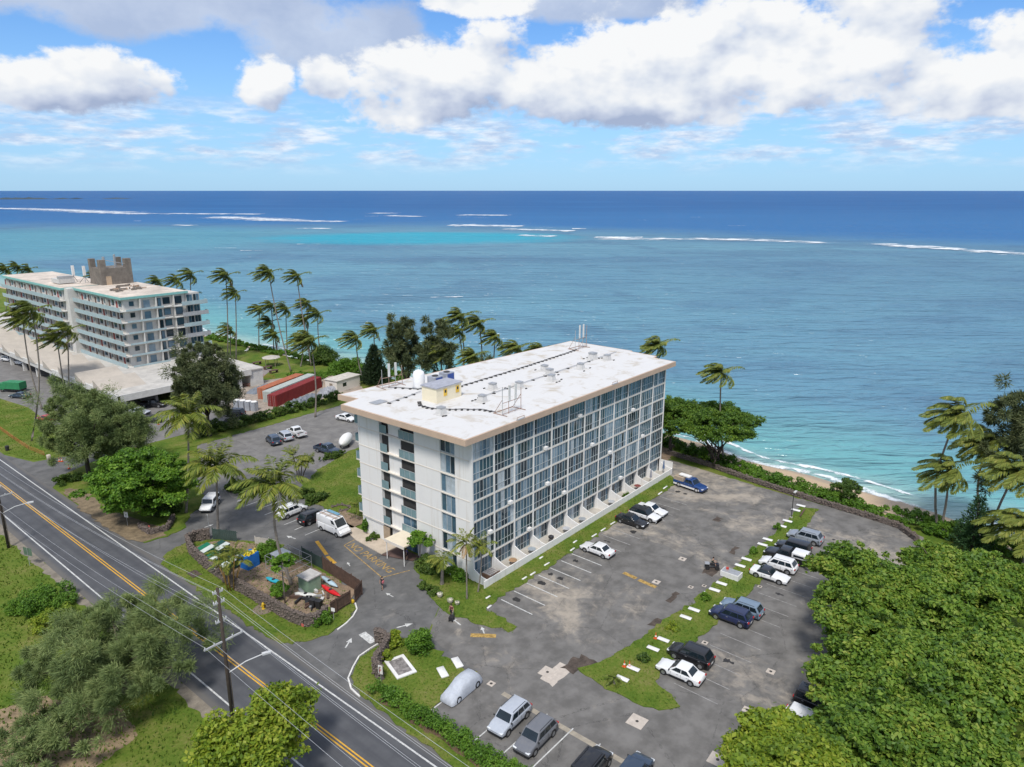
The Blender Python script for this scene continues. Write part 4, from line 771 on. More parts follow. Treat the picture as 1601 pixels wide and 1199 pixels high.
for nm, lab, (px, py, z), rd, ncl, m in BIG:
    c = P(px, py, z); broad(nm, lab, (c[0], c[1], 0), c, rd, int(ncl * 1.5), 1.0, 150, .42, m, nlimb=18, r0=.32, low=-.2, fill=.35, flat=.5, lobes=8 if m is L_MILO else 6)
c = P(404, 1150, 5.2); broad('leafy_tree', 'bright yellow green tree at the bottom edge in front of the utility pole', (c[0], c[1], 0), c, (4.4, 3.8, 2.8), 100, .9, 95, .38, L_YEL, nlimb=12, r0=.2, lobes=6)
b = P(243, 806); c = up_at(222, 752, b); broad('almond_tree', 'round bright green tree in a low stone ring at the entrance', b, c, (6.0, 6.0, 3.7), 170, 1.1, 150, .42, L_ALM, nlimb=12, r0=.35, low=-.75, flat=.38)
# wind-combed ironwoods: drooping needle sprays
def spray(cl, per, length, wid, wind=(-.35, .25, -.25)):
    cl = np.asarray(cl, float); idx = np.repeat(np.arange(len(cl)), per); n = len(idx); d = unit(rng.normal(size=(n, 3))); off = d * rng.uniform(.2, 1, (n, 1)) * cl[idx, 3:4]
    a = unit(d * np.array([.7, .7, .5]) + np.array(wind) + np.array([0, 0, .25]) + rng.normal(0, .35, (n, 3))); C = cl[idx, :3] + off * np.array([1, 1, 1.15]); N = unit(rng.normal(size=(n, 3)) + [0, 0, .8])
    b_ = unit(np.cross(N, a)); L = length * rng.uniform(.6, 1.4, (n, 1)); W = wid * rng.uniform(.7, 1.3, (n, 1))
    return np.stack([C, C + a * L * .5 + b_ * W, C + a * L, C + a * L * .5 - b_ * W], 1)
def iron(lab, base, c, rad3, ncl, r, per, m, length=.8, wid=.055, low=-.6, fill=.35, **kw):
    cl = ell_clumps(c, rad3, ncl, r, low, fill, .32); cl[:, 3] *= rng.uniform(.55, 1.15, len(cl)); return tree('ironwood_tree', lab, 'tree', base, spray(cl, per, length, wid), m, cl=cl, **kw)
b = P(160, 1110); b = P(175, 1120); c = P(188, 1022, 4.4)
iron('large feathery grey green ironwood beside the road at lower left', (c[0], c[1], 0), c, (7.0, 6.4, 3.4), 120, 1.35, 760, L_IRON, .5, .022, low=-.45, r0=.35, nlimb=16)
c = P(60, 1165, 2.6); iron('low sparse ironwood at the lower left corner', (c[0], c[1], 0), c, (4.0, 3, 1.5), 50, .6, 200, L_IRON, .4, .03, r0=.15, nlimb=9)
b = P(140, 745); c = up_at(128, 668, b); iron('dense dark ironwood left of the round bright tree', b, c, (4.8, 4.8, 5.6), 130, 1.4, 480, L_IRON, .55, .035, low=-.9, r0=.4, bark=BARKD)
b = P(195, 735); c = up_at(192, 672, b); iron('paler ironwood touching the round bright tree', b, c, (3.6, 3.6, 4.0), 80, 1.3, 440, L_IRON, .55, .035, low=-.9, r0=.3, bark=BARKD)
b = P(328, 682); c = up_at(323, 605, b); iron('tall dark ironwood between the two parking lots', b, c, (5.0, 5.0, 7.2), 160, 1.2, 330, L_IROND, .55, .06, low=-.9, r0=.4, bark=BARKD)
b = P(640, 640); c = up_at(631, 545, b); iron('leaning dark ironwood behind the roof, left of the pair', b, c, (3.0, 3.0, 6.0), 46, .95, 210, L_IROND, .9, .07, low=-.8, r0=.35, bark=BARKD)
b = P(697, 640); c = up_at(682, 548, b); iron('leaning dark ironwood behind the roof, right of the pair', b, c, (3.6, 3.6, 5.6), 52, .95, 210, L_IROND, .9, .07, low=-.8, r0=.35, bark=BARKD)
b = P(752, 620); c = up_at(752, 578, b); iron('low grey ironwood just behind the long roof edge', b, c, (2.6, 2.6, 3.2), 26, .9, 190, L_IROND, .9, .07, low=-.8, r0=.3, bark=BARKD)
b = P(1640, 830); c = up_at(1596, 690, b); iron('tall ironwood reaching in from the right edge over the sea', b, c, (4.6, 4.6, 6.0), 60, 1.0, 210, L_IROND, .8, .055, low=-.9, r0=.4, bark=BARKD)
# spreading beach trees at the sea end of the lot
b = P(1112, 722); c = up_at(1112, 664, b); cl = ell_clumps(c, (7.4, 7.0, 3.0), 150, 1.0, -.12, .3); t = thing('beach_tree', 'wide domed beach tree with many bent trunks beside the sea lot', 'tree', tuple(b))
mb = MB()
for k in range(7):
    a = np.array([R.uniform(-2.4, 2.4), R.uniform(-1.8, 1.8), 0]); tmb = trunk_mb(a, a * 1.5 + np.array([R.uniform(-1, 1), R.uniform(-1, 1), 2.3]), [cl[i, :3] - b for i in rng.integers(0, len(cl), 4)], .17, 6, .35); mb.add(tmb.v, tmb.f)
mb.obj('trunk', BARKD, t, True); link('crown', quads_mesh('crown', clump_leaves(cl - np.r_[b, 0], 190, .34, .55), L_HEL), t)
b = P(1048, 705); c = up_at(1050, 655, b); broad('beach_tree', 'smaller dark beach tree against the sea end of the building', b, c, (4.4, 4.4, 3.6), 80, 1.0, 170, .34, L_HEL, r0=.3, nlimb=9, bark=BARKD, low=-.3)
b = P(1330, 783); c = up_at(1326, 764, b); broad('beach_shrub', 'small windswept shrub tree standing on the sand', b, c, (1.9, 1.9, 1.0), 26, .5, 90, .30, L_HEDGE, r0=.12, nlimb=6, bark=BARKD)
# conifers
def conifer(lab, base, h, r, m, tiers, per, droop=.1, ln=.5):
    t = thing('norfolk_pine' if tiers < 16 else 'cypress_tree', lab, 'tree', tuple(base)); MB().tube([(0, 0, -.1), (0, 0, h * .5), (0, 0, h * .98)], [.2, .13, .03], 7).obj('trunk', BARKD, t, True); V = []
    for i in range(tiers):
        f_ = i / tiers; z = h * (.08 + .9 * f_); rr_ = r * (1 - f_) ** .8 + .12; nb_ = max(5, int(11 * (1 - f_ * .5)))
        for k in range(nb_):
            a = 6.283 * k / nb_ + i; n = int(per * (.3 + rr_ / r)); s_ = rng.uniform(.1, 1, n); p = np.c_[np.cos(a) * s_ * rr_, np.sin(a) * s_ * rr_, z - droop * s_ * rr_ + .25 * s_ ** 2 * rr_] + rng.normal(0, .09, (n, 3))
            d = unit(np.array([math.cos(a), math.sin(a), .5]) + rng.normal(0, .5, (n, 3))); N = unit(rng.normal(size=(n, 3)) + [0, 0, .6]); b_ = unit(np.cross(N, d)); V.append(np.stack([p, p + d * ln * .5 + b_ * .07, p + d * ln, p + d * ln * .5 - b_ * .07], 1))
    link('crown', quads_mesh('crown', np.concatenate(V), m), t)
b = P(1518, 862); conifer('young tiered pine beside the leaning palms on the beach', b, 8.6, 2.6, leaf('leaf_norfolk', [(0.019, 0.051, 0.019), (0.039, 0.093, 0.030), (0.068, 0.132, 0.041)], .1, .7), 13, 34)
b = P(587, 600); conifer('dense black green conical tree behind the inland roof corner', b, 10.5, 3.6, L_PINE, 24, 60, .25, .75)
# coconut palms: shared fronds bent by the trade wind
WIND = unit(np.array([-.80, .42, -.05]))
def frond(az, elev, wind, L, seed, m, nl=32):
    r_ = np.random.default_rng(seed); d = np.array([math.cos(az) * math.cos(elev), math.sin(az) * math.cos(elev), math.sin(elev)]); p = np.zeros(3); pts = [p.copy()]; n = 14; st = L / n
    for i in range(n):
        f_ = i / n; d = unit(d + np.array([0, 0, -.105]) * (.5 + f_) + WIND * wind * .15 * (.35 + f_)); p = p + d * st; pts.append(p.copy())
    pts = np.array(pts); V = []
    for i in range(n):
        w0, w1 = .035 * (1 - i / n) + .008, .035 * (1 - (i + 1) / n) + .008; s_ = unit(np.cross(pts[i + 1] - pts[i], [0, 0, 1.0])); V.append([pts[i] - s_ * w0, pts[i] + s_ * w0, pts[i + 1] + s_ * w1, pts[i + 1] - s_ * w1])
    tt = np.linspace(.10, .99, nl)
    for t_ in tt:
        i = min(n - 1, int(t_ * n)); c = pts[i] + (pts[i + 1] - pts[i]) * (t_ * n - i); fd = unit(pts[i + 1] - pts[i]); sd = unit(np.cross(fd, [0, 0, 1.0])); ln = L * .26 * (math.sin(math.pi * min(1, t_ * .93 + .12)) ** .6 + .12)
        for sg in (-1, 1):
            dr = unit(sd * sg * .85 + fd * .55 + np.array([0, 0, -.38]) + WIND * wind * .55 + r_.normal(0, .10, 3)); w_ = unit(np.cross(dr, [0, 0, 1.0]) + r_.normal(0, .25, 3)) * .085; e = c + dr * ln + np.array([0, 0, -.08 * ln]); V.append([c - w_ * .6, c + dr * ln * .5 - w_, e, c + dr * ln * .5 + w_])
    return quads_mesh('frond', np.array(V), m)
def frond_bank(wind, m, L=3.9):
    bank = []
    for k in range(8):
        for j, el in enumerate((1.15, .55, -.05)): bank.append(frond(6.283 * (k + .33 * j) / 8, el + R.uniform(-.15, .15), wind, L * (.82, 1, .92)[j], 100 + k * 3 + j, m))
    return bank
BANK_W = frond_bank(1.9, L_PALM, 4.3); BANK_C = frond_bank(.35, L_PALMG, 4.2); BANK_D = [frond(6.283 * k / 4, -.7, .2, 3.0, 300 + k, L_DEAD) for k in range(4)]
NUT = MB().lathe((0, 0, -.16), [(.02, 0), (.14, .08), (.15, .18), (.02, .32)], 7).mesh('coconut', mat('coconut', (.20, .17, .06), .7), True)
def palm(lab, bpx, cpx, bank=None, s_=1.0, bow=.0, dead=0, group='coconut palms', r=.16, base=None, z=0.0, name='coconut_palm', nuts=3):
    bank = bank or BANK_W; b = P(bpx[0], bpx[1], z) if base is None else np.array(base, float); top = up_at(cpx[0], cpx[1], b); t = thing(name, lab, 'palm tree', tuple(b), 0, group); v = top - b
    side = np.array([RGT[0], RGT[1], 0]) * bow; pts = [v * f_ + side * math.sin(math.pi * f_) for f_ in (0, .04, .2, .4, .6, .8, 1.0)]; pts[0] = pts[0] - np.array([0, 0, .15])
    MB().tube(pts, [r * 1.7, r * 1.35, r * 1.05, r, r * .92, r * .85, r * .8], 8).obj('trunk', PALMB, t, True)
    for i, me in enumerate(bank):
        if R.random() < .08: continue
        o = link('frond', me, t, tuple(v + np.array([0, 0, R.uniform(-.1, .1)])), R.uniform(-.12, .12)); k = s_ * R.uniform(.85, 1.12); o.scale = (k, k, k)
    for i in range(dead): o = link('dead_frond', BANK_D[i % 4], t, tuple(v + np.array([0, 0, -.15])), R.uniform(-.4, .4)); o.scale = (s_, s_, s_)
    for i in range(nuts): a = i * 2.1; link('coconut', NUT, t, tuple(v + np.array([.25 * math.cos(a), .25 * math.sin(a), -.25])))
    return t
palm('green coconut palm with straight trunk by the stone bin enclosure', (341, 836), (338, 728), BANK_C, 1.35, r=.17)
palm('coconut palm with curved leaning trunk rising inside the bin enclosure', (456, 915), (429, 757), BANK_C, 1.25, -.9, r=.17)
palm('coconut palm rising behind the round bright tree', (291, 802), (294, 647), BANK_C, 1.3, .2)
palm('thin palm with hanging dead fronds at the near building corner', (730, 937), (729, 847), [m_ for i, m_ in enumerate(BANK_C) if i % 2], .62, 0, 4, r=.09, nuts=0)
palm('second thin palm by the building corner, closer to the white patio wall', (747, 926), (752, 852), [m_ for i, m_ in enumerate(BANK_C) if i % 2 == 0], .55, .2, 2, r=.08, nuts=0)
palm('short stout palm between the canopy and the building corner', (691, 914), (692, 873), [m_ for i, m_ in enumerate(BANK_C) if i % 3], .58, 0, 0, r=.2, nuts=0)
palm('small palm on the planting bed beside the parked van', (558, 812), (557, 790), [m_ for i, m_ in enumerate(BANK_C) if i % 2], .45, 0, 0, r=.07, nuts=0)
palm('tallest bending palm left of the neighbouring lot', (49, 690), (50, 486), s_=1.25, bow=1.5); palm('tall palm just behind the tallest bending palm', (64, 606), (36, 499), s_=1.2, bow=-.8, base=P(66, 640))
palm('palm in front of the podium, left of two', (102, 620), (89, 530), s_=1.3); palm('palm in front of the podium, right of two', (108, 618), (106, 516), s_=1.25)
PL = [('palm showing its crown over the far left of the neighbouring roof', (8, 500), (9, 421)), ('palm crown second from left above the neighbouring roof', (27, 498), (27, 417)), ('palm crown third from left above the neighbouring roof', (46, 497), (45, 421)), ('single palm crown just left of the brown stair tower', (147, 500), (147, 431)),
      ('palm crown right of the brown stair tower', (248, 520), (247, 440)), ('palm behind the right end of the neighbouring roof', (275, 528), (276, 438)), ('tall palm rising past the right end of the neighbouring block', (306, 560), (298, 429)), ('shorter palm at the end of the neighbouring block', (299, 555), (295, 462)),
      ('tall straight palm on the shore lawn, left of all', (356, 561), (353, 431)), ('palm leaning beside the tall straight one on the shore lawn', (369, 562), (368, 458)), ('short young palm on the shore lawn', (360, 557), (360, 516)), ('tallest leaning palm crossing the shore lawn', (455, 581), (420, 426)),
      ('tall slender palm standing right of the leaning one', (487, 572), (464, 432)), ('left palm of the shore grove', (405, 541), (406, 485)), ('high palm in the middle of the shore grove', (433, 547), (424, 478)), ('low palm in the middle of the shore grove', (428, 545), (422, 504)), ('smallest palm of the shore grove', (432, 548), (429, 523)),
      ('right palm of the left shore grove', (449, 544), (447, 484)), ('left palm of the right shore grove', (484, 548), (480, 474)), ('right palm of the right shore grove', (500, 549), (497, 491)), ('lower palm of the right shore grove', (482, 549), (476, 500)), ('bushy palm in front of the shore groves', (470, 573), (470, 530)),
      ('palm with tall trunk standing by the tarpaulins', (493, 652), (485, 533)), ('palm with thick crown left of the black conical tree', (569, 598), (556, 529)), ('palm rising behind the black conical tree', (592, 592), (585, 516)), ('low palm in front of the dark ironwood pair', (694, 640), (690, 548)),
      ('upper left palm behind the roof centre', (724, 610), (720, 495)), ('lower left palm behind the roof centre', (726, 612), (717, 518)), ('tall palm behind the roof centre', (752, 605), (749, 505)), ('right palm behind the roof centre', (776, 606), (775, 526)), ('wide palm close behind the roof edge', (744, 640), (741, 556)),
      ('palm half hidden behind the long roof edge', (806, 610), (808, 544)), ('palm barely showing above the long roof edge', (844, 605), (846, 547)), ('lone palm beyond the sea end of the roof', (1020, 640), (1030, 540)), ('wind blown palm above the domed beach tree', (1132, 722), (1128, 582)),
      ('tallest bent palm on the right beach', (1466, 828), (1500, 648)), ('second bent palm on the right beach', (1531, 812), (1545, 690)), ('dark low palm crown left of the tallest bent palm', (1470, 830), (1483, 735)), ('palm leaning out of the frame on the right beach', (1538, 860), (1590, 735)), ('drooping low palm at the right edge', (1600, 885), (1601, 822))]
for i, (lab, b, c) in enumerate(PL):
    p0 = P(*b); palm(lab, b, c, s_=R.uniform(1.05, 1.3) if i < 35 else R.uniform(1.35, 1.5), bow=R.uniform(-.6, .6) if i < 35 else (-1.6, -.8, .3, -.4, .2)[i - 35], dead=1 if i % 4 == 0 else 0)
# clumping palms, papayas, shrubs
b = P(362, 922); t = thing('clumping_palm', 'clump of golden stemmed palms by the stone wall along the road', 'palm tree', tuple(b))
GOLD = mat('golden_stem', (.45, .26, .07), .6, ns=3, var=.3)
for k in range(8):
    a = k * .8; e = np.array([math.cos(a) * 1.5 + .2, math.sin(a) * 1.1, 4.3 + R.uniform(-.6, .9)]); MB().tube([(math.cos(a) * .45, math.sin(a) * .45, 0), tuple(e * [.6, .6, .5]), tuple(e)], [.075, .06, .045], 6).obj('stem', GOLD, t, True)
    for j in range(5): o = link('frond', BANK_C[(k * 5 + j * 4) % 24], t, tuple(e)); o.scale = (.5, .5, .55)
for lab, bp, cp, sc_ in (('papaya tree inside the bin enclosure', (446, 944), (440, 878), .42), ('lush papaya by the entrance canopy', (656, 884), (657, 845), .5), ('small papaya beside the grey rubble in the enclosure', (443, 935), (436, 921), .3)):
    b = P(*bp); top = up_at(*cp, b); t = thing('papaya_tree', lab, 'tree', tuple(b)); v = top - b; MB().tube([(0, 0, -.1), tuple(v * .5), tuple(v)], [.1, .08, .06], 7).obj('trunk', PALMB, t, True)
    cl = ell_clumps(v, (sc_ * 3, sc_ * 3, sc_ * 1.6), 22, sc_ * .9, -.6, .3); link('crown', quads_mesh('crown', clump_leaves(cl, 70, .3, .5), L_ALM), t)
b = P(469, 752); t = thing('fan_palm', 'fan palm with several stems at the edge of the back lawn', 'palm tree', tuple(b))
for k in range(4):
    e = up_at(458 + k * 8, 712 + (k % 2) * 12, b) - b; MB().tube([(k * .25 - .4, 0, 0), tuple(e * .5), tuple(e)], .09, 6).obj('stem', BARK, t)
    for j in range(7): o = link('frond', BANK_C[(k * 7 + j * 3) % 24], t, tuple(e)); o.scale = (.7, .7, .65)
def bush(lab, p, rd, m=L_HEDGE, ncl=18, size=.24, name='bush', per=110, cat='bush'):
    c = np.array([p[0], p[1], rd[2] * .55]); cl = ell_clumps(c, np.array(rd) * .8, ncl, min(rd) * .42, -.7, .4); return tag(link(name, quads_mesh(name, clump_leaves(cl, per, size, .8), m)), lab, cat)
bush('round clipped bush beside the bin enclosure', P(420, 872), (1.5, 1.5, 1.6), L_ALM, 34, .2); bush('tall leafy shrub on the sign lawn', P(657, 1018), (1.3, 1.3, 1.6), L_NAU, 26); bush('shrub beside the wooden gate of the enclosure', P(504, 975), (1.3, .8, 1.0), L_NAU); bush('yellow green plant inside the sign wall', P(601, 1032), (.7, .7, .9), L_YEL, 10); bush('plant behind the lava rock sign wall', P(618, 1008), (.9, .9, 1.1), L_YEL, 12)
bush('dark bush next to the parked white car at the lawn', P(497, 783), (2.2, 1.0, 1.0), L_HEDGE, 26); bush('flowering bush at the head of the entrance stalls', P(478, 776), (1.6, .9, .9), L_HEDGE); bush('leafy plants at the foot of the entrance canopy', P(672, 893), (1.2, 2.4, 1.2), L_HEDGE, 30); bush('banana like plant by the end wall', P(576, 832), (.9, .9, 1.5), L_NAU, 14); bush('low dark groundcover by the end wall', P(585, 842), (1.5, .8, .5), L_HEDGE, 14)
bush('shrubs at the foot of the near building corner', P(712, 903), (.9, 2.0, 1.1), L_NAU, 22); bush('dark low bed along the drive at the corner', P(672, 925), (.8, 2.2, .6), L_HEDGE, 20); bush('clipped green mound beside the road by the ironwoods', P(110, 752), (2.6, 1.8, .9), L_HEDGE, 30); bush('hedge bend at the edge of the back lot', P(366, 768), (1.6, 3.0, 1.0), L_HEDGE, 30, per=90); bush('hedge run at the edge of the back lot', P(395, 762), (3.4, 1.4, 1.0), L_HEDGE, 30, per=90)
bush('shrub row along the back lawn', P(520, 716), (3.2, 1.0, .8), L_HEDGE, 26); bush('shadowy undergrowth below the round bright tree', P(258, 800), (3.0, 2.6, 1.2), L_HEDGE, 40); bush('rounded bush on the shore lawn', P(508, 568), (4.0, 4.0, 3.0), L_HEDGE, 60, .4); bush('bright shrubs right of the shore lawn', P(540, 580), (5, 3, 2.2), L_NAU, 50, .4); bush('small bush beside the neighbouring terrace', P(366, 582), (1.8, 1.8, 1.6), L_HEDGE, 20, .35)
bush('weedy bright green bush on the left roadside', P(62, 950), (4.0, 3.0, 1.5), L_NAU, 46, .22, per=140); bush('second weedy bush on the left roadside', P(90, 975), (2.6, 2.2, 1.2), L_YEL, 30, .22)
for i, (px, py) in enumerate(((1215, 828), (1177, 865), (1102, 938), (1050, 984), (1006, 1032))): bush(['agave like plant', 'leafy plant', 'yellow leafed plant', 'spiky cycad plant', 'low green plant'][i] + ' on the lot median ' + ['near the sea', 'beside the white pickup cap', 'by the navy car', 'before the orange cone', 'near its foot'][i], P(px, py), (.6, .6, .6), (L_NAU, L_NAU, L_NAU, L_YEL, L_HEDGE)[i], 8, .22)
palm('tiny palm at the foot of the lot median', (961, 1070), (960, 1058), [m_ for i, m_ in enumerate(BANK_C) if i % 2], .27, r=.1, nuts=0)
# hedges along a line
def hedge(lab, pts, wid, hgt, m, size=.26, dens=16, name='hedge', z=0.0, per=75, amp=.25):
    L = [0]
    for a, c in zip(pts, pts[1:]): L.append(L[-1] + math.dist(a, c))
    n = int(L[-1] * wid * dens / 10); s_ = rng.uniform(0, L[-1], n); x = np.interp(s_, L, [p[0] for p in pts]); y = np.interp(s_, L, [p[1] for p in pts])
    hh = hgt * (1 + amp * np.sin(s_ * .7) * .5 + rng.normal(0, .12, n)); o = rng.uniform(-1, 1, n) * wid / 2; dx = np.gradient(np.interp(np.linspace(0, L[-1], 50), L, [p[0] for p in pts])).mean(); dy = np.gradient(np.interp(np.linspace(0, L[-1], 50), L, [p[1] for p in pts])).mean(); l_ = math.hypot(dx, dy)
    zz = z + hh * rng.uniform(.25, .9, n) * (1 - (np.abs(o) / wid * 1.2) ** 2); cl = np.c_[x - dy / l_ * o, y + dx / l_ * o, zz, np.full(n, .42) * rng.uniform(.7, 1.3, n)]
    return tag(link(name, quads_mesh(name, clump_leaves(cl, per, size, .7), m)), lab, 'hedge')
hedge('bright green beach hedge along the lava wall of the lot', [(63, 9), (61.5, 2), (59.5, -7), (57.3, -15), (56.0, -22), (55, -29), (54.2, -35)], 4.2, 1.7, L_NAU, .30, 26, z=-.3)
hedge('beach hedge behind the thicket at right', [(54, -36.5), (53.5, -44), (52.5, -52), (51, -62)], 5, 2.2, L_NAU, .32, 22)
hedge('low hedge along the neighbouring beach', [(58.5, 178), (58, 150), (59.5, 125), (61, 108)], 3.2, 1.4, L_NAU, .42, 14); hedge('thick hedge on the sand behind the building', [(61, 104), (62, 85), (62, 60), (62, 30)], 5, 2.0, L_NAU, .42, 12)
hedge('green creeper slope beside the building yard', [(44, 108), (52, 100), (58, 92)], 6, 1.0, L_NAU, .35, 14)
hedge('dark hedge between the back lot and the building yard', [(5, 79.5), (18, 80), (30, 80.2), (41, 80.6)], 2.6, 2.4, L_HEDGE, .3, 30); hedge('bright hedge along the road in front of the lower stalls', [(-21.5, -6.5), (-21.4, -12), (-21.2, -19), (-21.0, -26), (-20.9, -34)], 1.5, 1.25, L_NAU, .2, 60)
hedge('shrubs hiding the trunk of the dark ironwood', [(6, 84), (12, 82)], 4, 2, L_HEDGE, .3, 16)
V = clump_leaves(np.c_[rng.uniform(-.95, .95, 14), rng.uniform(-.22, .22, 14), rng.uniform(.5, .75, 14), np.full(14, .22)], 30, .14); link('plants', quads_mesh('plants', V, L_NAU), PLANTER_TOP)['kind'] = 'stuff'
# ------------------------------------------------------------------ vehicles
TYRE = mat('tyre_rubber', (.018, .018, .019), .8); RIM = mat('alloy_rim', (.45, .46, .47), .35, .7, ns=3, var=.1); CGL = glass('car_glass', (.012, .020, .026), .05, .7); TRIM = mat('black_trim', (.022, .022, .024), .6)
LAMP = mat('headlight_glass', (.70, .72, .74), .15); TAIL = mat('tail_light_red', (.38, .015, .012), .25); PLATE = mat('number_plate', (.68, .68, .66), .6)
def bev(me, w_=.05, seg=2):
    bm = bmesh.new(); bm.from_mesh(me); bmesh.ops.remove_doubles(bm, verts=bm.verts, dist=.0005)
    es = [e for e in bm.edges if len(e.link_faces) == 2 and e.calc_face_angle(0) > .45]
    if es: bmesh.ops.bevel(bm, geom=es, offset=w_, segments=seg, profile=.6, affect='EDGES')
    bm.to_mesh(me); bm.free(); me.shade_smooth(); me.set_sharp_from_angle(angle=rad(50)); return me
#            L     W    zb   nose hood belt  roof  cabin x: ws base, ws top, rear top, rear base  wheel r
SPEC = dict(sedan=(4.85, 1.84, .22, .66, .82, .93, 1.45, .95, .18, -.95, -1.65, .33), suv=(4.75, 1.90, .26, .78, 1.02, 1.08, 1.72, 1.15, .55, -1.75, -2.22, .37), wagon=(4.85, 1.86, .24, .70, .90, .98, 1.60, 1.05, .40, -1.85, -2.32, .35),
            coupe=(4.80, 1.90, .20, .64, .84, .92, 1.38, .55, -.05, -.95, -1.50, .35), boxy=(4.60, 1.86, .30, .82, 1.06, 1.12, 1.82, 1.00, .72, -2.02, -2.22, .39), pickup=(5.60, 1.95, .30, .86, 1.10, 1.14, 1.84, 1.20, .62, -.55, -.85, .40), van=(5.60, 2.00, .28, .95, 1.30, 1.42, 2.50, 1.95, 1.10, -2.70, -2.78, .36))
_cm = {}
def body_mesh(kind):
    L, W, zb, nose, hood, belt, rf, x0, x1, x2, x3, wr = SPEC[kind]; h = L / 2; hw = W / 2
    tail = dict(sedan=.95, coupe=.94).get(kind, belt)
    st = [(-h, zb + .14, tail * .80, .86), (-h + .10, zb + .04, tail * .97, .95), (-h + .5, zb, tail, 1.0), (x3, zb, belt, 1.0), (0, zb, belt, 1.0), (x0, zb, belt * .99, 1.0), (x0 + .35, zb, hood, .99), (h - .55, zb, (hood + nose) / 2 + .06, .97), (h - .12, zb + .05, nose, .92), (h, zb + .14, nose * .84, .80)]
    if kind == 'pickup': st = [(-.9, zb, belt, 1.0)] + st[4:]
    mb = MB(); vs = []
    for x, z0, z1, k in st:
        w_ = hw * k; m_ = z0 + (z1 - z0) * .5
        vs += [(x, w_ * .90, z0), (x, w_ * .985, z0 + .12), (x, w_, m_), (x, w_ * .97, z1 - .08), (x, w_ * .86, z1), (x, 0, z1 + .015), (x, -w_ * .86, z1), (x, -w_ * .97, z1 - .08), (x, -w_, m_), (x, -w_ * .985, z0 + .12), (x, -w_ * .90, z0)]
    k = 11; fs = [(i * k + j, i * k + j + 1, (i + 1) * k + j + 1, (i + 1) * k + j) for i in range(len(st) - 1) for j in range(k - 1)] + [(i * k + k - 1, i * k, (i + 1) * k, (i + 1) * k + k - 1) for i in range(len(st) - 1)]
    fs += [tuple(range(k))[::-1], tuple(range((len(st) - 1) * k, len(st) * k))]
    mb.add(vs, fs)
    return mb
def cab_pts(kind):
    L, W, zb, nose, hood, belt, rf, x0, x1, x2, x3, wr = SPEC[kind]; wb = W / 2 * .95; wt = W / 2 * (.80 if kind not in ('van', 'boxy') else .90)
    return wb, wt, belt - .02, rf, x0, x1, x2, x3
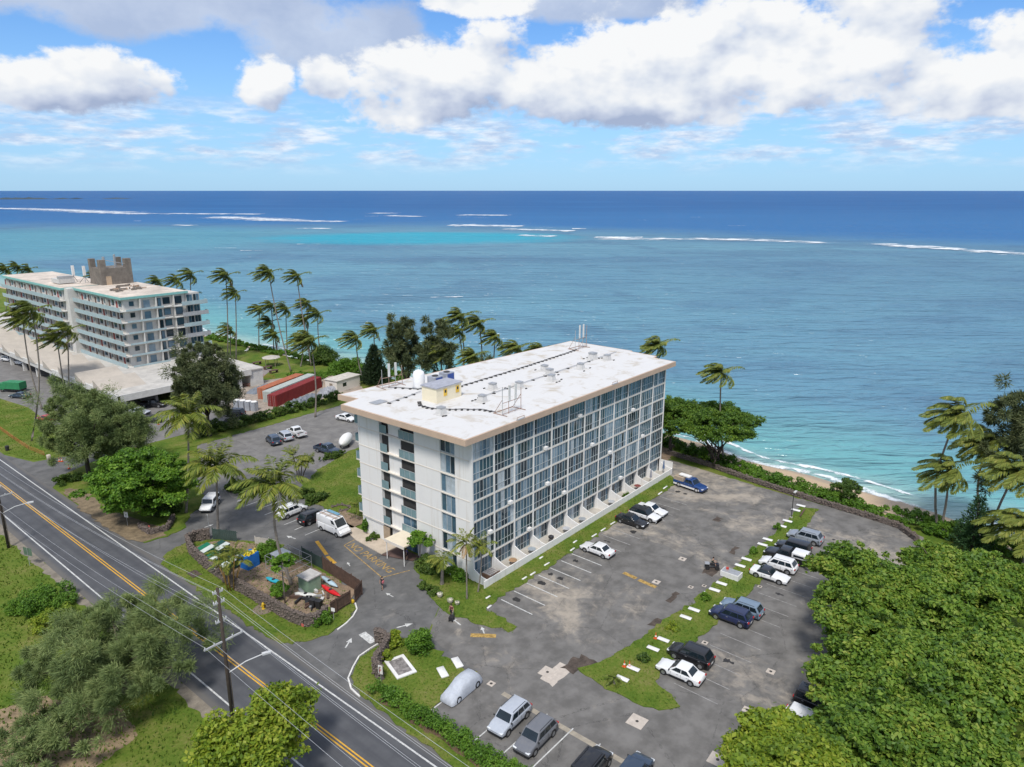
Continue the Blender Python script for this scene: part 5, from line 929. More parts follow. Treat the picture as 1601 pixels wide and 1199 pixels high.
def car_meshes(kind):
    if kind in _cm: return _cm[kind]
    L, W, zb, nose, hood, belt, rf, x0, x1, x2, x3, wr = SPEC[kind]; wb, wt, z0, z1, *_ = cab_pts(kind); d = {}
    d['body'] = body_mesh(kind)
    d['cabin'] = MB().add([(x3, -wb, z0), (x0, -wb, z0), (x0, wb, z0), (x3, wb, z0), (x2, -wt, z1), (x1, -wt, z1), (x1, wt, z1), (x2, wt, z1)], [(3, 2, 1, 0), (4, 5, 6, 7), (0, 1, 5, 4), (1, 2, 6, 5), (2, 3, 7, 6), (3, 0, 4, 7)])
    def q(p00, p10, p11, p01, u0, u1, v0, v1, off):
        P_ = lambda u, v: (np.array(p00) * (1 - u) * (1 - v) + np.array(p10) * u * (1 - v) + np.array(p11) * u * v + np.array(p01) * (1 - u) * v)
        a, b_, c, e = P_(u0, v0), P_(u1, v0), P_(u1, v1), P_(u0, v1); n = np.cross(b_ - a, e - a); n = n / np.linalg.norm(n) * off; return [tuple(p + n) for p in (a, b_, c, e)]
    win = {}
    win['windshield'] = [q((x0, -wb, z0), (x0, wb, z0), (x1, wt, z1), (x1, -wt, z1), .06, .94, .06, .90, .012)]
    win['rear_window'] = [q((x3, wb, z0), (x3, -wb, z0), (x2, -wt, z1), (x2, wt, z1), .10, .90, .14 if kind != 'van' else .45, .86, .012)]
    cuts = dict(sedan=((.10, .50), (.53, .92)), coupe=((.14, .84),), suv=((.08, .36), (.38, .66), (.68, .94)), wagon=((.08, .36), (.38, .66), (.68, .94)), boxy=((.07, .34), (.36, .64), (.66, .95)), pickup=((.12, .52), (.55, .90)), van=((.04, .20),))[kind]
    for a, c in cuts:
        win.setdefault('side_window', []).append((q((x0, wb, z0), (x3, wb, z0), (x2, wt, z1), (x1, wt, z1), a, c, .12 if kind != 'van' else .38, .84, .012)))
        win['side_window'].append((q((x3, -wb, z0), (x0, -wb, z0), (x1, -wt, z1), (x2, -wt, z1), 1 - c, 1 - a, .12 if kind != 'van' else .38, .84, .012)))
    d['win'] = {k: [MB().add(v, [(0, 1, 2, 3)]).mesh(k, CGL) for v in vs] for k, vs in win.items()}
    tw = .22; wm = MB(); n = 16
    prof = [(wr * .62, -tw / 2), (wr * .94, -tw / 2), (wr, -tw * .3), (wr, tw * .3), (wr * .94, tw / 2), (wr * .62, tw / 2)]; vs = [(r_ * math.cos(6.2832 * k / n), z, r_ * math.sin(6.2832 * k / n)) for r_, z in prof for k in range(n)]
    d['tyre'] = wm.add(vs, [(i * n + k, i * n + (k + 1) % n, ((i + 1) % 6) * n + (k + 1) % n, ((i + 1) % 6) * n + k) for i in range(6) for k in range(n)]).mesh('tyre', TYRE)
    rm = MB(); rm.add([(wr * .63 * math.cos(6.2832 * k / n), s_ * tw * .42, wr * .63 * math.sin(6.2832 * k / n)) for s_ in (-1, 1) for k in range(n)], [tuple(range(n)), tuple(range(n, 2 * n))[::-1]])
    for k in range(5): a = 6.2832 * k / 5; rm.add([(math.cos(a + e) * wr * rr_, s_ * tw * .47, math.sin(a + e) * wr * rr_) for s_ in (-1, 1) for rr_, e in ((.12, -.5), (.58, -.12), (.58, .12), (.12, .5))], [(0, 1, 2, 3), (7, 6, 5, 4)])
    d['rim'] = rm.mesh('rim', RIM); h = L / 2; hw = W / 2
    d['arch'] = MB().add([(wr * 1.2 * math.cos(math.pi * k / 10), s_, wr * 1.2 * math.sin(math.pi * k / 10)) for s_ in (-hw - .004, hw + .004) for k in range(11)], [tuple(range(11)), tuple(range(11, 22))[::-1]]).mesh('wheel_arch', TRIM)
    d['head'] = bev(MB().cbox((0, 0, 0), (.34, .40, .14)).mesh('headlight', LAMP), .03, 1); d['tail'] = bev(MB().cbox((0, 0, 0), (.14, .30, .20 if kind != 'van' else .5)).mesh('tail_light', TAIL), .03, 1)
    sm = MB()
    for sy in (-1, 1):
        for xx in ((x0 - .25, (x0 + x3) / 2 - .05, x3 + .35) if kind not in ('van', 'pickup', 'coupe') else (x0 - .2, max(x3 + .1, -.75))): sm.box(xx - .010, xx + .010, sy * hw - .006, sy * hw + .006, zb + .16, belt - .10)
        sm.box(-L * .18, L * .18, sy * hw - .012, sy * hw + .010, zb + .10, zb + .20)
    d['seams'] = sm.mesh('door_seams', TRIM); d['handle'] = MB().cbox((0, 0, 0), (.20, .04, .045)).mesh('door_handle', RIM)
    d['mirror'] = bev(MB().cbox((0, 0, 0), (.12, .20, .15)).mesh('mirror', TRIM), .03, 1); d['bump'] = MB().cbox((0, 0, 0), (.14, W * .86, .16)).mesh('bumper', TRIM); d['plate'] = MB().cbox((0, 0, 0), (.02, .42, .16)).mesh('number_plate', PLATE); d['grille'] = MB().cbox((0, 0, 0), (.03, W * .42, .16)).mesh('grille', TRIM)
    _cm[kind] = d; return d
def vehicle(lab, px, py, head, kind, col, cat=None, roof_col=None, rails=False, z=.02, sc_=1.0, at=None, seam=True):
    d = car_meshes(kind); L, W, zb, nose, hood, belt, rf, x0, x1, x2, x3, wr = SPEC[kind]; p = P(px, py, .75) if at is None else (at[0], at[1], 0)
    nm = dict(sedan='parked_sedan', suv='parked_suv', wagon='parked_wagon', coupe='parked_coupe', boxy='parked_offroader', pickup='pickup_truck', van='work_van')[kind]
    t = thing(nm, lab, cat or dict(pickup='pickup truck', van='van', suv='suv', boxy='suv').get(kind, 'car'), (p[0], p[1], z), rad(head)); t.scale = (sc_, sc_, sc_); m = paint(*col); key = (kind, col[0])
    if key not in _cm: _cm[key] = (bev(d['body'].mesh('body', m), .05), bev(d['cabin'].mesh('cabin', m if roof_col is None else paint(*roof_col)), .06))
    link('body', _cm[key][0], t); cabo = link('cabin', _cm[key][1] if roof_col is None else bev(d['cabin'].mesh('cabin', paint(*roof_col)), .06), t)
    for k, ms in d['win'].items():
        for me in ms: link(k, me, cabo)
    wx = L * .305
    for sx in (-1, 1):
        link('wheel_arch', d['arch'], t, (sx * wx, 0, wr))
        for sy in (-1, 1): wo = link('wheel', d['tyre'], t, (sx * wx, sy * (W / 2 - .085), wr)); link('rim', d['rim'], wo)
    h = L / 2
    for sy in (-1, 1):
        link('headlight', d['head'], t, (h - .19, sy * W * .355, nose * .90)); link('tail_light', d['tail'], t, (-h + .05, sy * W * .40, belt * .86)); link('mirror', d['mirror'], t, (x0 - .12, sy * (W / 2 + .06), belt + .06))
    link('bumper', d['bump'], t, (h - .06, 0, zb + .18)); link('bumper', d['bump'], t, (-h + .06 if kind != 'pickup' else -h + .02, 0, zb + .2)); link('number_plate', d['plate'], t, (-h - .005 if kind != 'pickup' else -h - .06, 0, zb + .42)); link('grille', d['grille'], t, (h - .02, 0, nose * .76))
    link('door_seams', d['seams'], t)['kind'] = 'stuff'
    for sy in (-1, 1):
        for xx in ((x0 - .95,) if kind in ('coupe', 'van') else (x0 - 1.0, (x0 + x3) / 2 - .75)): link('door_handle', d['handle'], t, (xx, sy * W * .497, belt - .2))
    if rails:
        for sy in (-1, 1): MB().tube([(x1 - .15, sy * W * .36, rf + .02), (x1 - .25, sy * W * .36, rf + .07), (x2 + .35, sy * W * .36, rf + .07), (x2 + .2, sy * W * .36, rf + .02)], .022, 5).obj('roof_rail', TRIM, t)
    if kind == 'pickup':
        b0, b1 = -h, -.88; hw = W / 2; zt = belt
        bm_ = MB().box(b0, b1, -hw, -hw + .09, zb + .25, zt).box(b0, b1, hw - .09, hw, zb + .25, zt).box(b0, b0 + .08, -hw + .09, hw - .09, zb + .25, zt).box(b0 + .08, b1, -hw + .09, hw - .09, zb + .25, zb + .42)
        bo = bm_.obj('cargo_bed', m, t); MB().sheet([(b0 + .08, -hw + .1), (b1, -hw + .1), (b1, hw - .1), (b0 + .08, hw - .1)], zb + .425).obj('bed_liner', TRIM, bo)
    return t
C = dict(white=('white', (.76, .76, .76)), black=('black', (.014, .014, .016)), navy=('navy', (.016, .024, .075)), silver=('silver', (.42, .45, .50)), grey=('grey', (.15, .155, .17)), steel=('steel_blue', (.17, .235, .31)), dkblue=('dark_blue', (.030, .050, .085)), blue=('blue', (.020, .060, .200)), red=('red', (.40, .03, .03)), pearl=('pearl_grey', (.26, .29, .33)))
v = vehicle
v('white sedan parked alone facing the glass facade', 934, 857, 90, 'sedan', C['white'])
v('black sedan with pale windscreen cover in the facade row', 988, 812, -90, 'sedan', C['black']); v('white hatchback with black roof in the facade row', 1008, 803, -90, 'wagon', C['white'], roof_col=C['black']); v('white sedan nearest the sea in the facade row', 1019, 795, -90, 'sedan', C['white'])
t = v('blue and white pickup with tan topper at the sea end of the facade', 1080, 757, -97, 'pickup', C['blue'])
MB().box(-2.75, -.92, -.93, .93, 1.14, 1.75).obj('topper', mat('topper_tan', (.40, .32, .24), .8), t); MB().box(-2.1, -.1, -.5, .4, 1.9, 2.1).obj('roof_load', WHITE, t)
for sy in (-1, 1): MB().box(-2.75, 2.2, sy * .983 - .006, sy * .983 + .006, .38, .66).obj('white_side_band', WHITE, t)
t = v('grey wagon nearest the sea on the median row', 1259, 838, 92, 'suv', C['pearl'], rails=True)
v('black soft top off-roader beside the grey wagon', 1240, 855, 92, 'boxy', C['black']); t = v('black pickup with white bed cap beside the white car', 1229, 868, 92, 'pickup', C['black']); cp = bev(MB().box(-2.75, -.92, -.93, .93, 1.14, 1.82).mesh('bed_cap', paint(*C['white'])), .07); cpo = link('bed_cap', cp, t)
for sy in (-1, 1): MB().box(-2.5, -1.15, sy * .935 - .004, sy * .935 + .004, 1.3, 1.62).obj('cap_window', CGL, cpo)
v('white suv between the black pickup and white convertible', 1217, 881, 92, 'suv', C['white'], rails=True); v('white coupe with black convertible top', 1204, 896, -88, 'coupe', C['white'], roof_col=C['black'])
v('steel blue wagon behind the navy one on the median row', 1160, 948, 92, 'wagon', C['steel'], rails=True); v('navy suv with roof rails on the median row', 1143, 961, 92, 'suv', C['navy'], rails=True); v('black suv beside the white sedan near the median foot', 1080, 1022, 92, 'suv', C['black'], rails=True); v('white sedan nearest the foot of the median', 1064, 1047, 92, 'sedan', C['white'])
v('black off-roader half hidden under the right thicket', 1282, 1100, -90, 'boxy', C['black'], rails=True); v('white car mostly hidden under the yellow green tree', 1266, 1130, -90, 'suv', C['white'])
v('silver blue suv beside the covered car in the lower stalls', 797, 1120, 183, 'suv', C['silver'], rails=True); v('grey suv third in the lower stalls', 838, 1149, 183, 'suv', C['grey'], rails=True); v('black off-roader cut by the bottom edge of the photo', 925, 1196, 3, 'boxy', C['black'], rails=True); v('dark blue car roof at the very bottom edge', 990, 1207, 3, 'suv', C['dkblue'])
v('white suv parked nose to the back lawn', 456, 797, 2, 'suv', C['white'], rails=True); v('black suv between the white suv and the van', 490, 807, 2, 'suv', C['black'], rails=True)
t = v('white work van with ladders on its roof by the entrance', 522, 824, -88, 'van', C['white'])
for y in (-.55, -.3, .25): MB().tube([(-2.4, y, 2.62), (1.4, y, 2.62)], .035, 5).obj('ladder', mat('ladder_wood', (.42, .27, .16), .7), t)
for x in (-2.0, -.6, .9): MB().box(x - .03, x + .03, -.9, .9, 2.5, 2.6).obj('roof_rack', GREY, t)
MB().box(-1.8, .6, .3, .8, 2.6, 2.75).obj('blue_board', mat('board_blue', (.16, .33, .45), .6), t)
v('white off-roader driving in under the palm at the side entrance', 328, 787, 222, 'boxy', C['white']); 
v('black suv first in the back lot row by the hedge', 427, 687, 75, 'suv', C['dkblue']); v('silver suv second in the back lot row', 445, 681, 78, 'suv', C['silver']); v('white pickup third in the back lot row', 463, 675, 82, 'pickup', C['white']); v('dark blue pickup near the back lawn', 512, 702, -82, 'pickup', C['dkblue']); v('white car half hidden behind the building in the back lot', 541, 652, -80, 'sedan', C['white'])
v('silver sedan in front of the podium', 217, 642, -62, 'sedan', C['silver']); v('black sedan by the traffic cones at the podium', 238, 654, -58, 'sedan', C['black']); v('black pickup under the podium edge', 240, 631, -55, 'pickup', C['black']); v('silver suv in the shade of the podium', 190, 631, -60, 'suv', C['silver']); v('black suv behind the tall dark ironwood', 366, 645, 120, 'suv', C['black']); v('black sedan under the raked canopies', 90, 596, -70, 'sedan', C['black']); v('white suv at left under the raked canopies, right one', 33, 566, -70, 'suv', C['white']); v('white suv at left under the raked canopies, left one', 14, 561, -70, 'suv', C['white']); v('dark sedan on the verge side of the neighbouring lot', 31, 617, 120, 'sedan', C['dkblue']); v('red car behind the feathery trees of the neighbouring lot', 72, 653, 110, 'sedan', C['red'])
# car under a grey cover
p = P(722, 1071, .8); t = thing('covered_car', 'car under a pale grey cloth cover in the first lower stall', 'car', (p[0], p[1], .02), rad(183)); mb = MB(); st = [(-2.35, .35, .75), (-2.2, .85, .88), (-1.7, 1.48, .92), (-.6, 1.66, .93), (.3, 1.62, .93), (.95, 1.28, .94), (1.6, 1.02, .95), (2.15, .88, .9), (2.38, .5, .78)]; vs = []
for x, zt, k in st:
    wv_ = .03 * math.sin(x * 9); vs += [(x, y * k * .98 + wv_ * (1 if zz < .5 else 0), z) for y, z, zz in ((-.95, .12, 0), (-.97, .6 * min(1, zt), 1), (-.88, zt * .72, 1), (-.66, zt * .97, 1), (0, zt * 1.02, 1), (.66, zt * .97, 1), (.88, zt * .72, 1), (.97, .6 * min(1, zt), 1), (.95, .12, 0))]
mb.add(vs, [(i * 9 + j, (i + 1) * 9 + j, (i + 1) * 9 + j + 1, i * 9 + j + 1) for i in range(8) for j in range(8)] + [tuple(range(9)), tuple(range(72, 81))[::-1]])
mb.obj('cover', mat('cover_cloth', (.46, .49, .54), .75, ns=2.5, var=.14, bump=.6, bs=3.5), t, True)
for sx in (-1, 1):
    for sy in (-1, 1): link('wheel', car_meshes('suv')['tyre'], t, (sx * 1.42, sy * .80, .37))
# trailers, containers and yard clutter
def container(lab, a, c, h, col):
    a = np.array(a, float); c = np.array(c, float); d = c - a; L = np.linalg.norm(d); t = thing('shipping_container', lab, 'container', (*((a + c) / 2), .02), math.atan2(d[1], d[0])); m = mat('container_' + str(col), col, .6, ns=.8, var=.15); mb = MB(); mb.box(-L / 2, L / 2, -1.2, 1.2, 0, h)
    body = mb.obj('shell', m, t); rb = MB()
    for k in range(int(L / .55)): x = -L / 2 + .3 + k * .55; rb.box(x, x + .25, -1.245, -1.2, .15, h - .15); rb.box(x, x + .25, 1.2, 1.245, .15, h - .15); rb.box(x, x + .25, -1.1, 1.1, h, h + .03)
    rb.obj('rib_panel', m, t)['kind'] = 'stuff'
    for s_ in (-.6, .6): MB().box(-L / 2 - .05, -L / 2, s_ - .55, s_ + .55, .15, h - .12).obj('door', m, t)
    for s_ in (-.8, -.35, .35, .8): MB().tube([(-L / 2 - .08, s_, .1), (-L / 2 - .08, s_, h - .1)], .03, 5).obj('lock_bar', GREY, t)
container('dark red shipping container nearest the hedge', (26.6, 87.4), (43.6, 93.8), 2.7, (.22, .020, .018)); t_ = container('white topped green shipping container in the middle', (27.6, 91.0), (44.4, 97.2), 2.7, (.42, .45, .42)); container('orange shipping container farthest from the hedge', (28.4, 94.6), (42.6, 99.8), 2.7, (.40, .13, .06))
p = P(540, 690, 1); t = thing('boat_trailer', 'white covered boat on a trailer beside the building', 'boat', (p[0], p[1], .02), rad(35)); MB().lathe((0, 0, 0), [(.1, -2.6), (.7, -2.0), (1.0, -.8), (1.05, .8), (.8, 2.2), (.55, 2.6)], 14).obj('hull', WHITE, t, True); t.children[0].rotation_euler = (0, math.pi / 2, 0); t.children[0].location = (0, 0, 1.3)
for sy in (-1, 1): link('wheel', car_meshes('sedan')['tyre'], t, (-.6, sy * .8, .33))
MB().box(-2.2, 3.2, -.08, .08, .4, .5).obj('drawbar', GREY, t)
TARP = mat('grey_tarp', (.17, .19, .22), .6, ns=1.2, var=.25, bump=.8, bs=1.4)
def heap(name, lab, a, c, w_, h_, m, cat):
    mb = MB(); n, k = 16, 7; a = np.array(a); c = np.array(c); d = unit(c - a); nn = np.array([-d[1], d[0]]); vs = []
    for i in range(n + 1):
        for j in range(k + 1):
            f_, g_ = i / n, j / k * 2 - 1; pt = a + (c - a) * f_ + nn * g_ * w_ / 2; vs.append((*pt, .02 + h_ * (1 - g_ ** 4) * (.75 + .25 * math.sin(i * 1.9 + j)) * min(1, f_ * 9, (1 - f_) * 9)))
    mb.add(vs, [(i * (k + 1) + j, i * (k + 1) + j + 1, (i + 1) * (k + 1) + j + 1, (i + 1) * (k + 1) + j) for i in range(n) for j in range(k)]); o = mb.obj(name, m); return tag(o, lab, cat)
heap('tarp_pile', 'long pile under a grey tarpaulin in front of the red container', (27.5, 83.6), (38.5, 86.2), 3.0, 1.5, TARP, 'pile'); heap('tarp_pile', 'end of the tarpaulin pile by the hedge with pale sheet', (39, 86.3), (45.5, 87.6), 3.2, 1.7, mat('pale_tarp', (.30, .31, .34), .6, ns=1.2, var=.25, bump=.8, bs=1.4), 'pile'); heap('gravel_heap', 'heap of tan gravel beside the containers', (44.5, 92), (51, 96), 5, 1.6, GRAVEL, 'heap'); heap('material_pile', 'low grey pile of building sheets behind the containers', (29, 101), (37, 104), 3, 1.0, TARP, 'pile'); heap('material_pile', 'black pipe bundle by the dark ironwood in the neighbouring lot', (13, 84.6), (19, 85.6), 1.2, .8, TRIM, 'pile')
for k in range(4):
    p = np.array((20.6, 92.0)) + np.array((.55, -1.45)) * k; t = thing('portable_toilet', ['farthest', 'second farthest', 'second nearest', 'nearest'][k] + ' grey portable toilet of the row of four', 'portable toilet', (*p, .02), rad(-70), 'portable toilets in the yard'); MB().box(-.6, .6, -.6, .6, 0, 2.1).obj('cabin', mat('toilet_grey', (.34, .36, .40), .6), t); MB().lathe((0, 0, 2.1), [(.82, 0), (.75, .12), (.2, .22)], 4).obj('roof', WHITE, t); MB().box(.6, .63, -.4, .4, .08, 1.95).obj('door', mat('toilet_door', (.46, .47, .50), .6), t)
t = thing('site_cabin', 'cream flat roofed site cabin behind the inland roof corner', 'cabin', (47, 88, .02), rad(8)); MB().box(-4, 4, -2, 2, 0, 2.8).obj('wall', CREAM, t); MB().box(-4.2, 4.2, -2.2, 2.2, 2.8, 2.95).obj('roof', mat('cabin_roof', (.56, .52, .46), .8), t); MB().box(-4.03, -4.0, -.5, .5, .1, 2.1).obj('door', WOODB, t); MB().box(-2, -.8, -2.03, -2.0, 1.1, 2.0).obj('window', CGL, t)
def hcyl(px, py, lab, h=.75, col=(.62, .10, .02), name='traffic_cone'):
    p = P(px, py); t = thing(name, lab, 'traffic cone', (p[0], p[1], .09)); MB().box(-.2, .2, -.2, .2, 0, .04).obj('base', mat('cone_orange', col, .6), t); MB().lathe((0, 0, .04), [(.15, 0), (.06, h * .55)], 10).obj('cone', mat('cone_orange', col, .6), t); MB().lathe((0, 0, .04), [(.115, h * .28), (.085, h * .46)], 10).obj('white_band', WHITE, t); MB().lathe((0, 0, .04 + h * .55), [(.06, 0), (.03, h * .4)], 8).obj('tip', mat('cone_orange', col, .6), t)
for px, py, lab in ((1025, 999, 'orange cone beside a white slab midway down the median'), (976, 1043, 'orange cone near the tiny palm, left one'), (984, 1044, 'low orange cone lying on a white slab near the tiny palm'), (240, 659, 'left orange cone beside the black sedan'), (248, 664, 'right orange cone beside the black sedan'), (93, 722, 'left orange cone at the neighbouring driveway'), (97, 722, 'right orange cone at the neighbouring driveway'), (108, 733, 'orange barrier drum at the driveway corner')): hcyl(px, py, lab)
# white slabs and wheel stops on the grass
SL = [(1252, 792), (1244, 799), (1231, 816), (1222, 824), (1200, 845), (1192, 853), (1167, 876), (1157, 886), (1128, 914), (1117, 924), (1085, 955), (1072, 967), (1037, 1002), (1021, 1016), (990, 1047), (973, 1063)]
for i, (px, py) in enumerate(SL):
    p = P(px, py); o = bev(MB().cbox((0, 0, .09), (.55, 1.35, .13)).mesh('white_slab', mat('slab_white', (.74, .73, .71), .75, ns=1.5, var=.1)), .03, 1)
    tag(link('white_slab', o, None, (p[0], p[1], .09), rad(4)), 'low white concrete slab on the lot median, number ' + ('one two three four five six seven eight nine ten eleven twelve thirteen fourteen fifteen sixteen'.split()[i]) + ' counting from the sea', 'slab', 'white slabs along the lot median')
p = P(1143, 902); t = thing('utility_box', 'large white box with grey lid on the lot median', 'utility box', (p[0], p[1], .09)); MB().box(-.7, .7, -1.2, 1.2, 0, .7).obj('box', mat('slab_white', (.7, .7, .7)), t); MB().box(-.6, .6, -1.1, 1.1, .7, .76).obj('lid', GREY, t); MB().cbox((.1, .6, .9), (.2, .3, .28)).obj('red_bag', mat('bag_red', (.5, .06, .04), .6), t)
for i, (px, py, wz) in enumerate(((1040, 763, .9), (1032, 772, .9), (958, 819, .8), (943, 829, .8), (929, 838, .8), (895, 860, .7), (855, 883, .7), (833, 898, .7), (899, 848, .6), (820, 905, .6), (846, 873, .5), (763, 935, .5), (765, 950, .5), (1100, 928, .5))):
    p = P(px, py); tag(link('wheel_stop', bev(MB().cbox((0, 0, .08), (1.5 * wz, .22, .16)).mesh('wheel_stop', mat('slab_white', (.7, .7, .7))), .03, 1), None, (p[0], p[1], .03), rad(R.uniform(-3, 3))), 'white wheel stop beside the facade grass, ' + ['first', 'second', 'third', 'fourth', 'fifth', 'sixth', 'seventh', 'eighth', 'ninth', 'tenth', 'eleventh', 'twelfth', 'thirteenth', 'fourteenth'][i] + ' from the blue pickup', 'wheel stop', 'wheel stops of the facade row')
for px, py, lab in ((673, 1038, 'white slab near the middle of the sign lawn'), (692, 1054, 'white slab on the sign lawn beside the covered car')):
    pass
for px, py, lab in ((692, 1053, 'white slab on the sign lawn beside the covered car'), (715, 1038, 'white slab on the sign lawn near the drive')):
    p = P(px, py); tag(link('white_slab', bev(MB().cbox((0, 0, .08), (.8, 1.7, .18)).mesh('white_slab', mat('slab_white', (.7, .7, .7))), .03, 1), None, (p[0], p[1], .09), rad(-25)), lab, 'slab')
p = P(626, 1044); t = thing('ground_sign', 'flat white framed sign lying on the sign lawn', 'sign', (p[0], p[1], .1), rad(-18)); MB().box(-1.1, 1.1, -1.7, 1.7, 0, .12).obj('frame', mat('slab_white', (.7, .7, .7)), t); MB().box(-.75, .75, -1.3, 1.3, .12, .135).obj('panel', mat('sign_grey', (.24, .22, .21), .8, ns=2.5, var=.6), t)
# stone walls of lava rock
LAVA = mat('lava_rock', (.135, .108, .092), .95, ns=5, var=.75, bump=.8)
def rockwall(name, lab, pts, h, w_=.5, z=.05, cat='wall', dens=26):
    t = thing(name, lab, cat, (0, 0, 0)); core = MB(); st = MB()
    for a, c in zip(pts, pts[1:]):
        a = np.array(a, float); c = np.array(c, float); d = c - a; L = np.linalg.norm(d); d /= L; n_ = np.array([-d[1], d[0]]); core.cbox((*((a + c) / 2), z + h / 2 - .05), (L, w_ * .8, h - .1), math.atan2(d[1], d[0]))
        for k in range(int(L * h * dens)):
            s_ = R.uniform(0, L); side = R.choice((-1, 1, 0)); zz = R.uniform(.05, h) if side else h - .04; off = side * w_ * .42 if side else R.uniform(-.4, .4) * w_; c3 = np.array([*(a + d * s_ + n_ * off), z + zz]); r_ = R.uniform(.10, .22)
            st.add([tuple(c3 + np.array(v_) * r_ * R.uniform(.75, 1.25)) for v_ in ((1, 0, 0), (0, 1, 0), (-1, 0, 0), (0, -1, 0), (0, 0, .8), (0, 0, -.8))], [(0, 1, 4), (1, 2, 4), (2, 3, 4), (3, 0, 4), (1, 0, 5), (2, 1, 5), (3, 2, 5), (0, 3, 5)])
    core.obj('core', LAVA, t); st.obj('stones', LAVA, t)['kind'] = 'stuff'; return t
rockwall('lava_rock_wall', 'long lava rock wall round the bin enclosure along the road', [(-15.6, 36.6), (-17.2, 37.6), (-18.6, 37.2), (-19.6, 34), (-20.2, 29), (-20.4, 22), (-20.2, 15), (-20.0, 10), (-19.6, 8), (-18.6, 7.0), (-16.8, 7.6)], 1.6)
rockwall('sign_wall', 'curved lava rock entrance sign wall on the sign lawn', [P(588, 1003)[:2], P(607, 1012)[:2], P(600, 1030)[:2], P(590, 1042)[:2], P(586, 1052)[:2], P(597, 1065)[:2]], 1.7, .6)
rockwall('low_stone_ring', 'low broken stone wall below the round bright tree', [P(218, 826)[:2], P(235, 836)[:2], P(262, 830)[:2], P(272, 812)[:2]], .9, .5)
rockwall('lava_sea_wall', 'low dark lava rock wall between the lots and the beach hedge', [(57, 3), (56, -6), (54.2, -14), (53.2, -20), (52.4, -27), (51.8, -33), (51, -38), (48, -41)], .8, .7, dens=20)
rockwall('rock_border', 'ring of pale stones on the back lawn by the van', [P(518, 794)[:2], P(532, 790)[:2], P(545, 792)[:2], P(548, 797)[:2], P(530, 800)[:2]], .25, .5)
# bin enclosure: fences and contents
WOODF = mat('fence_wood', (.105, .062, .045), .85, ns=2, var=.3); GFENCE = mat('fence_green', (.045, .075, .065), .7, ns=1, var=.2)
def boards(name, lab, a, c, h, m, w_=.14, z=.08):
    a = np.array(a, float); c = np.array(c, float); d = c - a; L = np.linalg.norm(d); t = thing(name, lab, 'fence', (a[0], a[1], z), math.atan2(d[1], d[0])); mb = MB()
    for k in range(int(L / w_)): mb.box(k * w_, k * w_ + w_ * .88, -.015, .015, .05, h + R.uniform(-.04, .04))
    mb.obj('board_panel', m, t)['kind'] = 'stuff'
    for k in range(int(L / 2.2) + 1): x = min(L, k * 2.2); MB().box(x - .05, x + .05, .02, .12, 0, h + .1).obj('post', m, t)
    for zz in (.3, h - .25): MB().box(0, L, .02, .07, zz, zz + .09).obj('rail', m, t)
boards('wooden_fence', 'dark brown board fence along the drive side of the enclosure', (-10.6, 17.0), (-11.2, 8.4), 1.9, WOODF); boards('wooden_fence', 'dark brown gate fence at the road corner of the enclosure', (-13.4, 7.7), (-16.6, 7.4), 1.8, WOODF); boards('wooden_fence', 'dark brown fence panel at the drive corner of the enclosure', (-11.2, 8.3), (-13.0, 7.4), 1.9, WOODF)
boards('green_fence', 'dark green sheet fence behind the bicycle cage', (-10.6, 21.6), (-10.6, 17.1), 1.7, GFENCE, .3); boards('green_fence', 'dark green gate at the far end of the bin enclosure', (-15.4, 36.2), (-13.6, 32.6), 1.6, GFENCE, .3); boards('concrete_screen', 'low pale wall closing the enclosure beside the clipped bush', (-12.4, 30.2), (-10.8, 26.8), 1.1, CONC, .3)
def dumpster(px, py, lab, col):
    p = P(px, py, .8); t = thing('dumpster', lab, 'dumpster', (p[0], p[1], .1), rad(95)); m = mat('dumpster_' + str(col), col, .55, ns=1.5, var=.15)
    MB().add([(-.9, -.7, .12), (.9, -.7, .12), (.9, .7, .12), (-.9, .7, .12), (-1, -.85, 1.35), (1, -.85, 1.35), (1, .85, 1.1), (-1, .85, 1.1)], [(3, 2, 1, 0), (4, 5, 6, 7), (0, 1, 5, 4), (1, 2, 6, 5), (2, 3, 7, 6), (3, 0, 4, 7)]).obj('bin', m, t)
    for s_ in (-1, 1): MB().add([(s_ * .5 - .47, -.88, 1.38), (s_ * .5 + .47, -.88, 1.38), (s_ * .5 + .47, .9, 1.13), (s_ * .5 - .47, .9, 1.13), (s_ * .5 - .47, -.88, 1.43), (s_ * .5 + .47, -.88, 1.43), (s_ * .5 + .47, .9, 1.18), (s_ * .5 - .47, .9, 1.18)], [(3, 2, 1, 0), (4, 5, 6, 7), (0, 1, 5, 4), (1, 2, 6, 5), (2, 3, 7, 6), (3, 0, 4, 7)]).obj('lid', m if s_ > 0 else mat('lid_pale', (.55, .60, .56), .6), t)
    for sx in (-.8, .8):
        for sy in (-.6, .6): MB().lathe((sx, sy, 0), [(.07, 0), (.07, .12)], 8).obj('caster', TRIM, t)
dumpster(322, 862, 'green dumpster nearest the far gate', (.010, .16, .085)); dumpster(334, 876, 'green dumpster in the middle of the row', (.010, .15, .08)); dumpster(345, 889, 'green dumpster closest to the golden palms', (.010, .13, .075)); dumpster(367, 876, 'dark green dumpster behind the golden palms', (.012, .05, .04)); dumpster(345, 858, 'dark teal dumpster beside the green gate', (.012, .07, .055))
